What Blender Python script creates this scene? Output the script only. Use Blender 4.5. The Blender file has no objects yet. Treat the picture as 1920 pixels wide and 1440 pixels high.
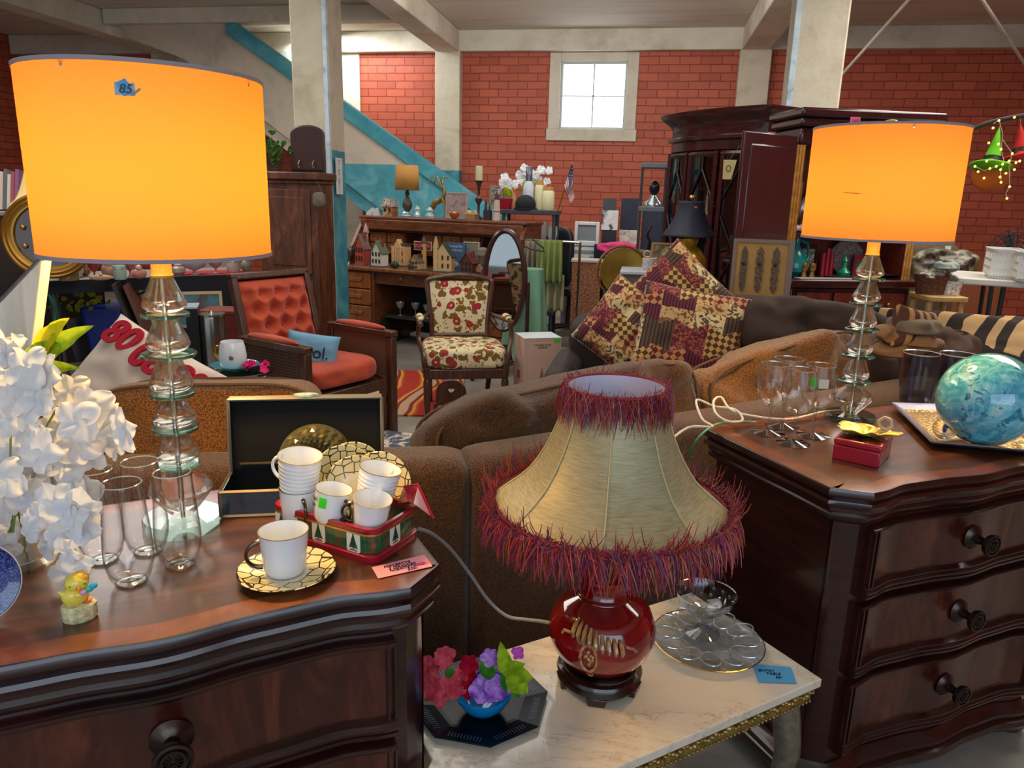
import bpy, math, random
from mathutils import Vector, Matrix, noise
R_ = math.radians
random.seed(7)
SC = bpy.context.scene
COL = SC.collection
# ---------------------------------------------------------------- camera
F = 1395.0
EYE = 1.43
PIT, YAW, ROL = R_(14.06), R_(9.7), R_(1.5)
_f = Vector((-math.sin(YAW), math.cos(YAW), 0)); _r = Vector((math.cos(YAW), math.sin(YAW), 0)); _u = Vector((0, 0, 1))
FW = _f*math.cos(PIT)-_u*math.sin(PIT); _u2 = _u*math.cos(PIT)+_f*math.sin(PIT)
RT = _r*math.cos(ROL)+_u2*math.sin(ROL); UP = _u2*math.cos(ROL)-_r*math.sin(ROL)
CAM = Vector((0, 0, EYE))
cd = bpy.data.cameras.new('camera'); cam = bpy.data.objects.new('camera', cd); COL.objects.link(cam)
m3 = Matrix((RT, UP, -FW)).transposed()
cam.matrix_world = Matrix.Translation(CAM) @ m3.to_4x4()
cd.sensor_width = 36; cd.lens = F/1920*36; cd.clip_start = .05; cd.clip_end = 100
SC.camera = cam
# ---------------------------------------------------------------- view, world, large lights
SC.view_settings.view_transform = 'Standard'; SC.view_settings.look = 'None'
SC.view_settings.gamma = 1; SC.view_settings.exposure = 0.15; SC.view_settings.use_curve_mapping = False
try:
    SC.cycles.max_bounces = 10; SC.cycles.transmission_bounces = 10; SC.cycles.transparent_max_bounces = 24
    SC.cycles.diffuse_bounces = 3; SC.cycles.glossy_bounces = 4
    SC.cycles.use_denoising = True; SC.cycles.sample_clamp_indirect = 6
    SC.cycles.caustics_reflective = False; SC.cycles.caustics_refractive = False
except Exception: pass
w = bpy.data.worlds.new('world'); SC.world = w; w.use_nodes = True
w.node_tree.nodes['Background'].inputs[0].default_value = (.80, .90, 1, 1)
w.node_tree.nodes['Background'].inputs[1].default_value = .6
def area(name, loc, tgt, sx, sy, e, col):
    l = bpy.data.lights.new(name, 'AREA'); l.shape = 'RECTANGLE'; l.size = sx; l.size_y = sy; l.energy = e; l.color = col
    o = bpy.data.objects.new(name, l); COL.objects.link(o); o.location = loc
    o.rotation_euler = (Vector(tgt)-Vector(loc)).to_track_quat('-Z', 'Y').to_euler(); return o
def point(name, loc, e, col, r=.03):
    l = bpy.data.lights.new(name, 'POINT'); l.energy = e; l.color = col; l.shadow_soft_size = r
    o = bpy.data.objects.new(name, l); COL.objects.link(o); o.location = loc; return o
area('storefront_daylight', (1.5, -3.0, 2.3), (0, 3, .6), 5, 2.2, 75, (.62, .80, 1))
area('overhead_fill', (-1.2, 3.6, 3.3), (-1.2, 3.6, 0), 2.2, 3.6, 55, (1, .97, .9))  # this and the next two: unseen overhead panels, added for general brightness
area('overhead_fill', (2.6, 5.0, 3.3), (2.6, 5.0, 0), 1.6, 3.5, 110, (1, .97, .9))
area('overhead_fill', (-4.6, 5.4, 3.3), (-4.6, 5.4, 0), 1.6, 3.5, 90, (1, .97, .9))
area('back_wall_fill', (-.8, 7.0, 3.2), (-.9, 10.6, 1.6), 3.0, .8, 50, (1, .97, .93))  # unseen fill panel added mid-room to brighten the back wall
area('stairwell_light', (-4.2, 10.2, 3.45), (-4.0, 10.7, 2.0), 1.8, .3, 30, (.95, .98, 1))
# ---------------------------------------------------------------- pixel -> place
def ray(x, y): return FW+RT*((x-960)/F)-UP*((y-720)/F)
def AZ(x, y, z): d = ray(x, y); return CAM+d*((z-EYE)/d.z)
def AY(x, y, Y): d = ray(x, y); return CAM+d*(Y/d.y)
def S(p): return (Vector(p)-CAM).dot(FW)/F
def PX(p):
    v = Vector(p)-CAM; k = v.dot(FW); return 960+F*v.dot(RT)/k, 720-F*v.dot(UP)/k
def ZP(loc, py):                       # height at which the vertical through loc reaches picture row py
    a, b = -1.0, 5.0
    for _ in range(40):
        m = (a+b)/2
        if PX((loc[0], loc[1], m))[1] > py: a = m
        else: b = m
    return (a+b)/2
def face(p): return -math.atan2(p[0], p[1])
# ---------------------------------------------------------------- materials
def lin(c):
    if isinstance(c, str):
        c = c.lstrip('#'); c = [int(c[i:i+2], 16)/255 for i in (0, 2, 4)]
    return tuple((v/12.92 if v <= .04045 else ((v+.055)/1.055)**2.4) for v in c)+(1,)
_M = {}
class N:
    def __init__(s, name):
        s.m = bpy.data.materials.new(name); s.m.use_nodes = True; s.t = s.m.node_tree; s.n = s.t.nodes
        s.b = s.n['Principled BSDF']; s.out = s.n['Material Output']
    def add(s, ty, **k):
        n = s.n.new(ty)
        for a, v in k.items(): setattr(n, a, v)
        return n
    def link(s, a, b): s.t.links.new(a, b)
    def coord(s, sc=(1, 1, 1), rot=(0, 0, 0), kind='Object'):
        tc = s.add('ShaderNodeTexCoord'); mp = s.add('ShaderNodeMapping')
        mp.inputs['Scale'].default_value = sc; mp.inputs['Rotation'].default_value = rot
        s.link(tc.outputs[kind], mp.inputs[0]); return mp.outputs[0]
    def noise(s, v, sc, det=4, dist=0, ro=.5):
        n = s.add('ShaderNodeTexNoise'); n.inputs['Scale'].default_value = sc; n.inputs['Detail'].default_value = det
        n.inputs['Distortion'].default_value = dist; n.inputs['Roughness'].default_value = ro; s.link(v, n.inputs['Vector']); return n.outputs['Fac']
    def ramp(s, fac, stops, interp='LINEAR'):
        r = s.add('ShaderNodeValToRGB'); r.color_ramp.interpolation = interp; e = r.color_ramp.elements
        while len(e) < len(stops): e.new(.5)
        for k, (p, c) in enumerate(stops): e[k].position = p; e[k].color = lin(c)
        s.link(fac, r.inputs[0]); return r.outputs[0]
    def mix(s, f, a, b, mode='MIX'):
        m = s.add('ShaderNodeMix', data_type='RGBA', blend_type=mode)
        for sock, v in ((m.inputs[0], f), (m.inputs[6], a), (m.inputs[7], b)):
            if hasattr(v, 'links') or hasattr(v, 'is_linked'): s.link(v, sock)
            else: sock.default_value = v if not isinstance(v, str) else lin(v)
        return m.outputs[2]
    def bump(s, h, st=.3, d=.01):
        b = s.add('ShaderNodeBump'); b.inputs['Strength'].default_value = st; b.inputs['Distance'].default_value = d
        s.link(h, b.inputs['Height']); s.link(b.outputs[0], s.b.inputs['Normal'])
    def math(s, op, a, b=0.):
        m = s.add('ShaderNodeMath', operation=op)
        for i, v in enumerate((a, b)):
            if isinstance(v, (int, float)): m.inputs[i].default_value = v
            else: s.link(v, m.inputs[i])
        return m.outputs[0]
    def col(s, c): s.link(c, s.b.inputs['Base Color'])
    def set(s, **k):
        for a, v in k.items(): s.b.inputs[a.replace('_', ' ')].default_value = v
def M(name, c=None, r=.5, metal=0, var=0, vs=8, bump=0, bs=40, coat=0, emit=None, es=1, alpha=None):
    """plain procedural material, cached: colour with a little noise variation and bump"""
    if name in _M: return _M[name]
    s = N(name); s.set(Roughness=r, Metallic=metal)
    s.b.inputs['Base Color'].default_value = lin(c)
    if coat: s.set(Coat_Weight=coat, Coat_Roughness=.05)
    v = s.coord()
    if var:
        l = lin(c); f = s.noise(v, vs, 5); hi = tuple(min(1, x*(1+var)) for x in l[:3])+(1,); lo = tuple(x*(1-var) for x in l[:3])+(1,)
        mx = s.add('ShaderNodeMix', data_type='RGBA'); s.link(f, mx.inputs[0]); mx.inputs[6].default_value = lo; mx.inputs[7].default_value = hi
        mr = s.add('ShaderNodeMapRange'); mr.inputs[1].default_value = .3; mr.inputs[2].default_value = .7; s.link(f, mr.inputs[0]); s.link(mr.outputs[0], mx.inputs[0])
        s.col(mx.outputs[2])
    if bump: s.bump(s.noise(v, bs, 3), bump, .004)
    if emit: s.b.inputs['Emission Color'].default_value = lin(emit); s.b.inputs['Emission Strength'].default_value = es
    _M[name] = s.m; return s.m
def P(c, r=.5, metal=0, **k):
    if isinstance(c, str) is False: c = '%02x%02x%02x' % tuple(c)
    return M('paint_%s_%d_%d' % (c.lstrip('#'), int(r*100), int(metal*100)), c, r, metal, **k)
def wood(name, dark, light, sc=6, r=.35, coat=0, ax=(1, 8, 8), bump=.1, mid=None):
    if name in _M: return _M[name]
    s = N(name); v = s.coord(ax); f = s.noise(v, sc, 6, 1.2, .6)
    st = [(.3, dark), (.7, light)] if not mid else [(.28, dark), (.5, mid), (.72, light)]
    s.col(s.ramp(f, st)); s.set(Roughness=r)
    if coat: s.set(Coat_Weight=coat, Coat_Roughness=.12)
    s.bump(f, bump, .003); _M[name] = s.m; return s.m
def tweed(name, dark, light, sc=260, r=.95, big=.25):
    if name in _M: return _M[name]
    s = N(name); v = s.coord((1, 1, 1.3)); vo = s.add('ShaderNodeTexVoronoi'); vo.inputs['Scale'].default_value = sc; s.link(v, vo.inputs['Vector'])
    c = s.ramp(vo.outputs['Distance'], [(.15, light), (.65, dark)]); f = s.noise(v, 9, 3)
    c2 = s.mix(s.math('MULTIPLY', f, big), c, light); s.col(c2); s.set(Roughness=r, Sheen_Weight=.25)
    s.bump(vo.outputs['Distance'], .6, .004); _M[name] = s.m; return s.m
def thin(name, tint='ffffff', refl=1.1, a=.0):
    """thin clear glass: transparent with a fresnel reflection"""
    if name in _M: return _M[name]
    s = N(name); s.n.remove(s.b); tr = s.add('ShaderNodeBsdfTransparent'); tr.inputs[0].default_value = lin(tint)
    g = s.add('ShaderNodeBsdfGlossy'); g.inputs[1].default_value = .02; lw = s.add('ShaderNodeLayerWeight'); lw.inputs[0].default_value = .5
    fa = s.math('MINIMUM', s.math('ADD', s.math('MULTIPLY', s.math('POWER', lw.outputs['Facing'], 3.2), refl*.9), .03+a), 1.)
    mx = s.add('ShaderNodeMixShader'); s.link(fa, mx.inputs[0]); s.link(tr.outputs[0], mx.inputs[1]); s.link(g.outputs[0], mx.inputs[2])
    s.link(mx.outputs[0], s.out.inputs[0]); _M[name] = s.m; return s.m
def crystal(name, c='ffffff', k=.42, ior=1.45):
    if name in _M: return _M[name]
    s = N(name); s.set(Roughness=.0, IOR=ior, Transmission_Weight=1.); s.b.inputs['Base Color'].default_value = lin(c)
    t = s.add('ShaderNodeBsdfTransparent'); t.inputs[0].default_value = lin(c); mx = s.add('ShaderNodeMixShader'); mx.inputs[0].default_value = k
    s.link(s.b.outputs[0], mx.inputs[1]); s.link(t.outputs[0], mx.inputs[2]); s.link(mx.outputs[0], s.out.inputs[0]); _M[name] = s.m; return s.m
def glass(name, c='ffffff', r=0., ior=1.5, bump=0, bs=30):
    if name in _M: return _M[name]
    s = N(name); s.set(Roughness=r, IOR=ior, Transmission_Weight=1.); s.b.inputs['Base Color'].default_value = lin(c)
    if bump: s.bump(s.noise(s.coord(), bs, 2), bump, .01)
    _M[name] = s.m; return s.m
def shade_mat(name, c, tr=.75, weave=260, c2=None):
    if name in _M: return _M[name]
    s = N(name); v = s.coord((1, 1, 3)); f = s.noise(v, weave, 2)
    l = lin(c); col = s.mix(f, tuple(x*.8 for x in l[:3])+(1,), l)
    t = s.add('ShaderNodeBsdfTranslucent'); d = s.add('ShaderNodeBsdfDiffuse'); s.link(col, t.inputs[0]); d.inputs[0].default_value = lin(c2 or c)
    mx = s.add('ShaderNodeMixShader'); mx.inputs[0].default_value = tr; s.link(d.outputs[0], mx.inputs[1]); s.link(t.outputs[0], mx.inputs[2])
    b = s.add('ShaderNodeBump'); b.inputs[0].default_value = .3; b.inputs['Distance'].default_value = .002; s.link(f, b.inputs['Height']); s.link(b.outputs[0], d.inputs['Normal'])
    s.link(mx.outputs[0], s.out.inputs[0]); _M[name] = s.m; return s.m
# ---------------------------------------------------------------- mesh building
def ssm(t): t = max(0, min(1, t)); return t*t*(3-2*t)
class MB:
    def __init__(s): s.v = []; s.f = []; s.mi = []; s.uv = None
    def face(s, idx, mi=0): s.f.append(tuple(idx)); s.mi.append(mi)
    def add(s, vs, fs, mi=0, mat=None):
        o = len(s.v)
        s.v += [tuple(mat @ Vector(p)) if mat else tuple(p) for p in vs]
        for f in fs: s.face([o+i for i in f], mi)
        return s
    def box(s, c, d, rot=None, mi=0, taper=1.):
        x, y, z = d[0]/2, d[1]/2, d[2]/2; t = taper
        vs = [(-x, -y, -z), (x, -y, -z), (x, y, -z), (-x, y, -z), (-x*t, -y*t, z), (x*t, -y*t, z), (x*t, y*t, z), (-x*t, y*t, z)]
        m = Matrix.Translation(c)
        if rot: m = m @ Matrix.Rotation(rot[2], 4, 'Z') @ Matrix.Rotation(rot[1], 4, 'Y') @ Matrix.Rotation(rot[0], 4, 'X')
        return s.add(vs, [(0, 3, 2, 1), (4, 5, 6, 7), (0, 1, 5, 4), (1, 2, 6, 5), (2, 3, 7, 6), (3, 0, 4, 7)], mi, m)
    def b0(s, x0, x1, y0, y1, z0, z1, mi=0): return s.box(((x0+x1)/2, (y0+y1)/2, (z0+z1)/2), (abs(x1-x0), abs(y1-y0), abs(z1-z0)), None, mi)
    def lathe(s, prof, c=(0, 0, 0), n=32, mi=0, cap=True, lobes=0, amp=0, mat=None, sx=1, sy=1):
        vs = []; fs = []
        for (r, z) in prof:
            for k in range(n):
                a = 2*math.pi*k/n; q = r*(1+amp*math.cos(lobes*a)) if lobes else r
                vs.append((c[0]+q*math.cos(a)*sx, c[1]+q*math.sin(a)*sy, c[2]+z))
        for i in range(len(prof)-1):
            for k in range(n):
                a = i*n+k; b = i*n+(k+1) % n; fs.append((a, b, b+n, a+n))
        if cap:
            if prof[0][0] > 1e-5: fs.append(tuple(range(n-1, -1, -1)))
            if prof[-1][0] > 1e-5: o = (len(prof)-1)*n; fs.append(tuple(o+k for k in range(n)))
        return s.add(vs, fs, mi, mat)
    def tube(s, pts, r, n=8, mi=0, cap=True):
        pts = [Vector(p) for p in pts]; vs = []; fs = []; up = Vector((0, 0, 1)); L = len(pts)
        for i, p in enumerate(pts):
            d = (pts[min(i+1, L-1)]-pts[max(i-1, 0)]).normalized()
            if abs(d.dot(up)) > .95 and i == 0: up = Vector((1, 0, 0))
            a = d.cross(up)
            if a.length < 1e-4: a = d.cross(Vector((0, 1, 0)))
            a.normalize(); b = a.cross(d).normalized(); up = b
            rr = r[i] if isinstance(r, (list, tuple)) else r
            for k in range(n):
                t = 2*math.pi*k/n; vs.append(p+a*(rr*math.cos(t))+b*(rr*math.sin(t)))
        for i in range(L-1):
            for k in range(n): a = i*n+k; b = i*n+(k+1) % n; fs.append((a, b, b+n, a+n))
        if cap: fs.append(tuple(range(n-1, -1, -1))); fs.append(tuple((L-1)*n+k for k in range(n)))
        return s.add(vs, fs, mi)
    def prism(s, poly, a, b, axis='z', mi=0, mat=None):
        n = len(poly)
        def q(p, t): return (p[0], p[1], t) if axis == 'z' else ((p[0], t, p[1]) if axis == 'y' else (t, p[0], p[1]))
        vs = [q(p, a) for p in poly]+[q(p, b) for p in poly]
        fs = [tuple(range(n-1, -1, -1)), tuple(range(n, 2*n))]+[(i, (i+1) % n, n+(i+1) % n, n+i) for i in range(n)]
        return s.add(vs, fs, mi, mat)
    def sph(s, c, r, n=16, m=10, mi=0, sc=(1, 1, 1), mat=None):
        prof = [(r*math.sin(math.pi*i/m), -r*math.cos(math.pi*i/m)) for i in range(m+1)]
        o = len(s.v); s.lathe([(max(a, 1e-4), b) for a, b in prof], (0, 0, 0), n, mi, True)
        for i in range(o, len(s.v)):
            x, y, z = s.v[i]; p = Vector((x*sc[0], y*sc[1], z*sc[2]))
            if mat: p = mat @ p
            s.v[i] = (p[0]+c[0], p[1]+c[1], p[2]+c[2])
        return s
    def grid(s, fn, nu, nv, mi=0, mfn=None, closeu=False):
        o = len(s.v); s.v += [tuple(fn(i/nu, j/nv)) for j in range(nv+1) for i in range(nu+1)]
        for j in range(nv):
            for i in range(nu):
                a = o+j*(nu+1)+i; s.face((a, a+1, a+nu+2, a+nu+1), mfn((i+.5)/nu, (j+.5)/nv) if mfn else mi)
        return s
    def loft(s, rings, mi=0, cap=True):
        n = len(rings[0]); o = len(s.v)
        for r in rings: s.v += [tuple(p) for p in r]
        for i in range(len(rings)-1):
            for k in range(n): a = o+i*n+k; b = o+i*n+(k+1) % n; s.face((a, b, b+n, a+n), mi)
        if cap: s.face(range(o+n-1, o-1, -1), mi); e = o+(len(rings)-1)*n; s.face(range(e, e+n), mi)
        return s
    def xf(s, mat, start=0):
        for i in range(start, len(s.v)): s.v[i] = tuple(mat @ Vector(s.v[i]))
        return s
    def build(s, name, mats, parent=None, bevel=0, smooth=40, solid=0, sub=0, flip=False):
        me = bpy.data.meshes.new(name); me.from_pydata(s.v, [], s.f)
        for m in (mats if isinstance(mats, (list, tuple)) else [mats]): me.materials.append(m)
        me.polygons.foreach_set('material_index', s.mi); me.update()
        if smooth:
            me.shade_smooth()
            try: me.set_sharp_from_angle(angle=R_(smooth))
            except Exception: pass
        o = bpy.data.objects.new(name, me); COL.objects.link(o)
        if parent: o.parent = parent
        if solid: md = o.modifiers.new('solid', 'SOLIDIFY'); md.thickness = solid; md.offset = 0
        if bevel: md = o.modifiers.new('bevel', 'BEVEL'); md.width = bevel; md.segments = 2; md.limit_method = 'ANGLE'; md.angle_limit = R_(50); md.harden_normals = False
        if sub: md = o.modifiers.new('sub', 'SUBSURF'); md.levels = sub; md.render_levels = sub
        return o
def tag(o, label, cat, group=None, kind=None):
    o['label'] = label; o['category'] = cat
    if group: o['group'] = group
    if kind: o['kind'] = kind
    return o
def T(name, label, cat, loc=(0, 0, 0), rz=0, group=None, rot=None):
    o = bpy.data.objects.new(name, None); COL.objects.link(o); o.empty_display_size = .05
    o.location = loc; o.rotation_euler = rot or (0, 0, rz); return tag(o, label, cat, group)
def O(mb, name, mats, label, cat, loc=(0, 0, 0), rz=0, group=None, rot=None, **k):
    o = mb.build(name, mats, None, **k); o.location = loc; o.rotation_euler = rot or (0, 0, rz); return tag(o, label, cat, group)
def ST(mb, name, mats, loc=(0, 0, 0), parent=None, **k):
    o = mb.build(name, mats, parent, **k); o.location = loc
    if not parent: o['kind'] = 'structure'
    return o
def dup(root, loc, rz=None, label=None, group=None, scale=None):
    r = root.copy(); COL.objects.link(r); r.location = loc
    if rz is not None: r.rotation_euler = (root.rotation_euler[0], root.rotation_euler[1], rz)
    if scale: r.scale = scale
    if label: r['label'] = label
    if group: r['group'] = group
    for ch in list(root.children):
        c = ch.copy(); COL.objects.link(c); c.parent = r
        for g in list(ch.children):
            d = g.copy(); COL.objects.link(d); d.parent = c
    return r
def text(s, name, mat, parent, loc, rot, size, label=None, ext=.0004, ax='CENTER', shear=0, off=0):
    c = bpy.data.curves.new(name, 'FONT'); c.body = s; c.size = size; c.extrude = ext; c.align_x = ax; c.align_y = 'CENTER'; c.shear = shear; c.offset = off
    t_ = bpy.data.objects.new(name, c); me = bpy.data.meshes.new_from_object(t_); bpy.data.objects.remove(t_); bpy.data.curves.remove(c)
    me.materials.clear(); me.materials.append(mat); o = bpy.data.objects.new(name, me); COL.objects.link(o); o.parent = parent; o.location = loc; o.rotation_euler = rot
    if label: o['label'] = label
    return o
def rrect(w, d, r, n=5):
    r = min(r, w/2-1e-4, d/2-1e-4); p = []
    for cx, cy, a0 in ((w/2-r, d/2-r, 0), (-w/2+r, d/2-r, 90), (-w/2+r, -d/2+r, 180), (w/2-r, -d/2+r, 270)):
        for k in range(n+1): a = R_(a0+90*k/n); p.append((cx+r*math.cos(a), cy+r*math.sin(a)))
    return p
def cushion(w, h, d, e=4., nse=.01, ns=5., seed=0, seg=28, sag=0):
    """plump box cushion, centred; w along x, h along z, d along y"""
    b = MB()
    def pw(a, q): return math.copysign(abs(a)**q, a)
    rings = []
    for j in range(seg+1):
        th = -math.pi/2+math.pi*j/seg; r = []
        for i in range(seg*2):
            ph = 2*math.pi*i/(seg*2); q = 2./e
            x = w/2*pw(math.cos(ph), q)*pw(math.cos(th), q); z = h/2*pw(math.sin(ph), q)*pw(math.cos(th), q); y = d/2*pw(math.sin(th), q)
            p = Vector((x, y, z)); k = noise.noise(Vector((x*ns+seed, y*ns, z*ns)))+.5*noise.noise(Vector((x*ns*2.7+seed, y*ns*2, z*ns*2.7)))
            y2 = y*(1+k*nse/d*6)
            zz = z+k*nse*(abs(z)/(h/2))-sag*(1-(2*x/w)**2)*(1 if z > 0 else 0)
            r.append((x+k*nse*.5, y2, zz))
        rings.append(r)
    b.loft(rings); return b
def pillow(w, h, t, seg=28, pinch=.08, nse=.006, seed=0, mfn=None):
    """thrown pillow in the xz plane, pulled-out corners"""
    b = MB()
    for sgn in (-1, 1):
        def fn(u, v):
            a, c = (2*u-1), (2*v-1); e = ((1-a**4)*(1-c**4)); y = sgn*t/2*max(e, 0)**.55
            x = w/2*a*(1-pinch*(1-c*c)); z = h/2*c*(1-pinch*(1-a*a))
            k = noise.noise(Vector((a*2.5+seed, c*2.5, sgn)))*nse*2*e
            return (x, y+k, z)
        if sgn < 0: b.grid(fn, seg, seg, 0, mfn)
        else: b.grid(lambda u, v: fn(1-u, v), seg, seg, 0, (lambda u, v: mfn(1-u, v)) if mfn else None)
    return b
# ================================================================ the room
def brick_mat():
    s = N('painted_brick'); tc = s.add('ShaderNodeTexCoord'); sp = s.add('ShaderNodeSeparateXYZ'); s.link(tc.outputs['Object'], sp.inputs[0])
    cb = s.add('ShaderNodeCombineXYZ'); s.link(s.math('ADD', sp.outputs[0], sp.outputs[1]), cb.inputs[0]); s.link(sp.outputs[2], cb.inputs[1])
    v = cb.outputs[0]; nz = s.add('ShaderNodeTexNoise'); nz.inputs['Scale'].default_value = 5; s.link(v, nz.inputs['Vector'])
    mv = s.add('ShaderNodeMix', data_type='VECTOR'); mv.inputs[0].default_value = .012; s.link(v, mv.inputs[4]); s.link(nz.outputs['Color'], mv.inputs[5])
    b = s.add('ShaderNodeTexBrick'); b.offset = .5; s.link(mv.outputs[1], b.inputs['Vector'])
    for k, q in (('Scale', 1), ('Mortar Size', .006), ('Mortar Smooth', .3), ('Bias', 0), ('Brick Width', .265), ('Row Height', .1015)): b.inputs[k].default_value = q
    b.inputs['Color1'].default_value = lin('a84a30'); b.inputs['Color2'].default_value = lin('c86242'); b.inputs['Mortar'].default_value = lin('5a2014')
    f = s.noise(v, 1.1, 4); f2 = s.noise(v, 14, 4)
    c = s.mix(s.math('MULTIPLY', f, .5), b.outputs[0], 'cf6444'); c = s.mix(s.math('MULTIPLY', f2, .35), c, '8f3524'); s.col(c)
    s.set(Roughness=.6); h = s.math('ADD', s.math('MULTIPLY', b.outputs['Fac'], -1), s.math('MULTIPLY', f2, .3)); s.bump(h, .8, .012); return s.m
BRICK = brick_mat()
def plaster(name, a, b, c3, sc=1.6, streak=(1, 1, 1), rough=.8):
    s = N(name); v = s.coord(streak); f = s.noise(v, sc, 8, .4, .65); s.col(s.ramp(f, [(.3, a), (.5, b), (.72, c3)])); s.set(Roughness=rough)
    s.bump(s.noise(v, 18, 5), .25, .01); return s.m
PAINT = plaster('cream_concrete', 'b9ad97', 'd6ccb8', 'e4dccb')
CEIL = plaster('ceiling_boards', 'bdb5a6', 'd6cec0', 'dcc7b4', 1.2, (.4, 5, 1))
STEEL = plaster('pale_steel_angle', '9fb4c0', 'cfe0e8', 'e6eef0', 8)
TEAL = plaster('teal_paint', '2f7f90', '4796a4', '6fb0b8', 2.4)
def dado_mat(name, zt, tx=None):           # cream above, teal paint below the dado height
    s = N(name); tc = s.add('ShaderNodeTexCoord'); sp = s.add('ShaderNodeSeparateXYZ'); s.link(tc.outputs['Object'], sp.inputs[0])
    v = tc.outputs['Object']; f = s.noise(v, 3, 8, .5, .65); a = s.ramp(f, [(.3, 'b4a78e'), (.5, 'd0c3a9'), (.75, 'ddd3be')]); t = s.ramp(f, [(.3, '2c7485'), (.5, '4190a0'), (.75, '7db9c2')])
    z = s.math('ADD', sp.outputs[2], s.math('MULTIPLY', s.noise(v, 11, 3), .02)); k = s.math('LESS_THAN', z, zt)
    s.col(s.mix(k, a, t)); s.set(Roughness=.6); s.bump(s.noise(v, 14, 6), .35, .012); return s.m
DADO = dado_mat('two_tone_paint', 1.79)
FLOORM = plaster('worn_concrete_floor', '6b645c', '8d857a', 'a59c8e', 1.4)
WY = 10.7
ST(MB().b0(-9.6, 5.6, -3.2, WY+.3, -.12, 0), 'floor', FLOORM)
ST(MB().b0(-9.6, 5.6, -3.2, WY+.3, 3.6, 3.75), 'ceiling', CEIL)
# back wall with the opening of the small window
wl, wr, wb, wt = -1.27, -.38, 2.36, 3.22
b = MB(); b.b0(-9.6, wl, WY, WY+.25, 0, 3.6); b.b0(wr, 5.6, WY, WY+.25, 0, 3.6); b.b0(wl, wr, WY, WY+.25, 0, wb); b.b0(wl, wr, WY, WY+.25, wt, 3.6)
ST(b, 'wall_back', BRICK)
ST(MB().b0(-9.75, -9.6, -3.2, WY+.25, 0, 3.6), 'wall_left', BRICK)
ST(MB().b0(5.6, 5.75, -3.2, WY+.25, 0, 3.6), 'wall_right', BRICK)
# window
win = ST(MB().b0(wl, wr, WY+.02, WY+.10, wb, wb+.03).b0(wl, wr, WY+.02, WY+.10, wt-.03, wt).b0(wl, wl+.03, WY+.02, WY+.10, wb+.03, wt-.03).b0(wr-.03, wr, WY+.02, WY+.10, wb+.03, wt-.03)
   .b0((wl+wr)/2-.009, (wl+wr)/2+.009, WY+.03, WY+.07, wb+.03, wt-.03).b0(wl+.03, wr-.03, WY+.03, WY+.07, (wb+wt)/2-.005, (wb+wt)/2+.007), 'window_1', P('b9c6c2'))
sk = M('daylit_frosted_pane', 'ffffff', .3, emit='f2fbff', es=3.2)
ST(MB().b0(wl+.005, wr-.005, WY+.075, WY+.085, wb+.005, wt-.005), 'window_pane', sk, parent=win)
b = MB(); b.b0(-1.42, wl-.0, WY-.03, WY+.02, 2.36, 3.33); b.b0(wr, -.235, WY-.03, WY+.02, 2.36, 3.33); b.b0(wl, wr, WY-.03, WY+.02, wt, 3.33); b.b0(-1.44, -.215, WY-.045, WY+.02, 2.205, 2.36)
ST(b, 'window_frame', PAINT, parent=win, bevel=.008)
# beams and pilasters
ST(MB().b0(-9.6, 5.6, WY-.14, WY-.002, 3.335, 3.6), 'trim_1', PAINT, bevel=.01)
for i, (x0, x1) in enumerate(((-2.98, -2.63), (1.03, 1.42), (-7.25, -6.9))):
    ST(MB().b0(x0, x1, WY-.17, WY-.002, 0, 3.335), 'trim_%d' % (i+2), DADO, bevel=.012)
    ST(MB().b0(x0+.02, x1-.02, 2.5, WY-.14, 3.325, 3.6), 'trim_%d' % (i+5), PAINT, bevel=.012)
for i, (x0, x1) in enumerate(((-9.06, -7.98), (-6.9, -6.2), (-4.45, -4.12))):
    ST(MB().b0(x0, x1, WY-.03, WY-.002, 0, 3.33), 'trim_%d' % (i+8), PAINT)
# free-standing columns
cl = ST(MB().b0(-2.94, -2.64, 6.1, 6.46, 0, 3.33), 'trim_11', DADO, bevel=.014)
ST(MB().b0(-2.655, -2.62, 6.08, 6.12, 0, 3.3), 'trim_edge', STEEL, parent=cl)
cr = ST(MB().b0(.975, 1.33, 6.1, 6.46, 0, 3.33), 'trim_12', DADO, bevel=.014)
ST(MB().b0(.955, .995, 6.08, 6.12, 0, 3.3), 'trim_edge', STEEL, parent=cr)
pn = T('taped_notice', 'white paper notice taped to the teal painted column', 'notice', (-2.617, 6.25, 1.42), R_(90))
MB().b0(-.07, .07, -.003, 0, 0, .30).build('paper', P('dfe3e2'), pn)
for k in range(3): text(('|-- . |', '--|. -|', '. |-- -')[k], 'lettering', P('333a44'), pn, (.0, -.0045, .24-.08*k), (R_(90), R_(90), 0), .05)
# beam crossing above the stair, stairs with solid balustrade
ST(MB().b0(-6.9, -2.98, 9.12, 9.30, 3.42, 3.6), 'trim_13', PAINT, bevel=.01)
def stairpt(t, off=0): return (-5.25+t*(3.45), 3.49-t*2.25+off)
s_ = N('stair_plaster'); tc = s_.add('ShaderNodeTexCoord'); sp = s_.add('ShaderNodeSeparateXYZ'); s_.link(tc.outputs['Object'], sp.inputs[0]); v = tc.outputs['Object']
f = s_.noise(v, 2.2, 8, .6, .65); a = s_.ramp(f, [(.3, 'ab9f8c'), (.5, 'c5b8a4'), (.75, 'd6bca8')]); t = s_.ramp(f, [(.3, '2f7f90'), (.5, '4796a4'), (.72, '84bdc4')])
s_.col(s_.mix(s_.math('LESS_THAN', sp.outputs[2], 1.79), a, t)); s_.set(Roughness=.6); s_.bump(s_.noise(v, 9, 6), .5, .02)
slope = 2.25/3.45
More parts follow.
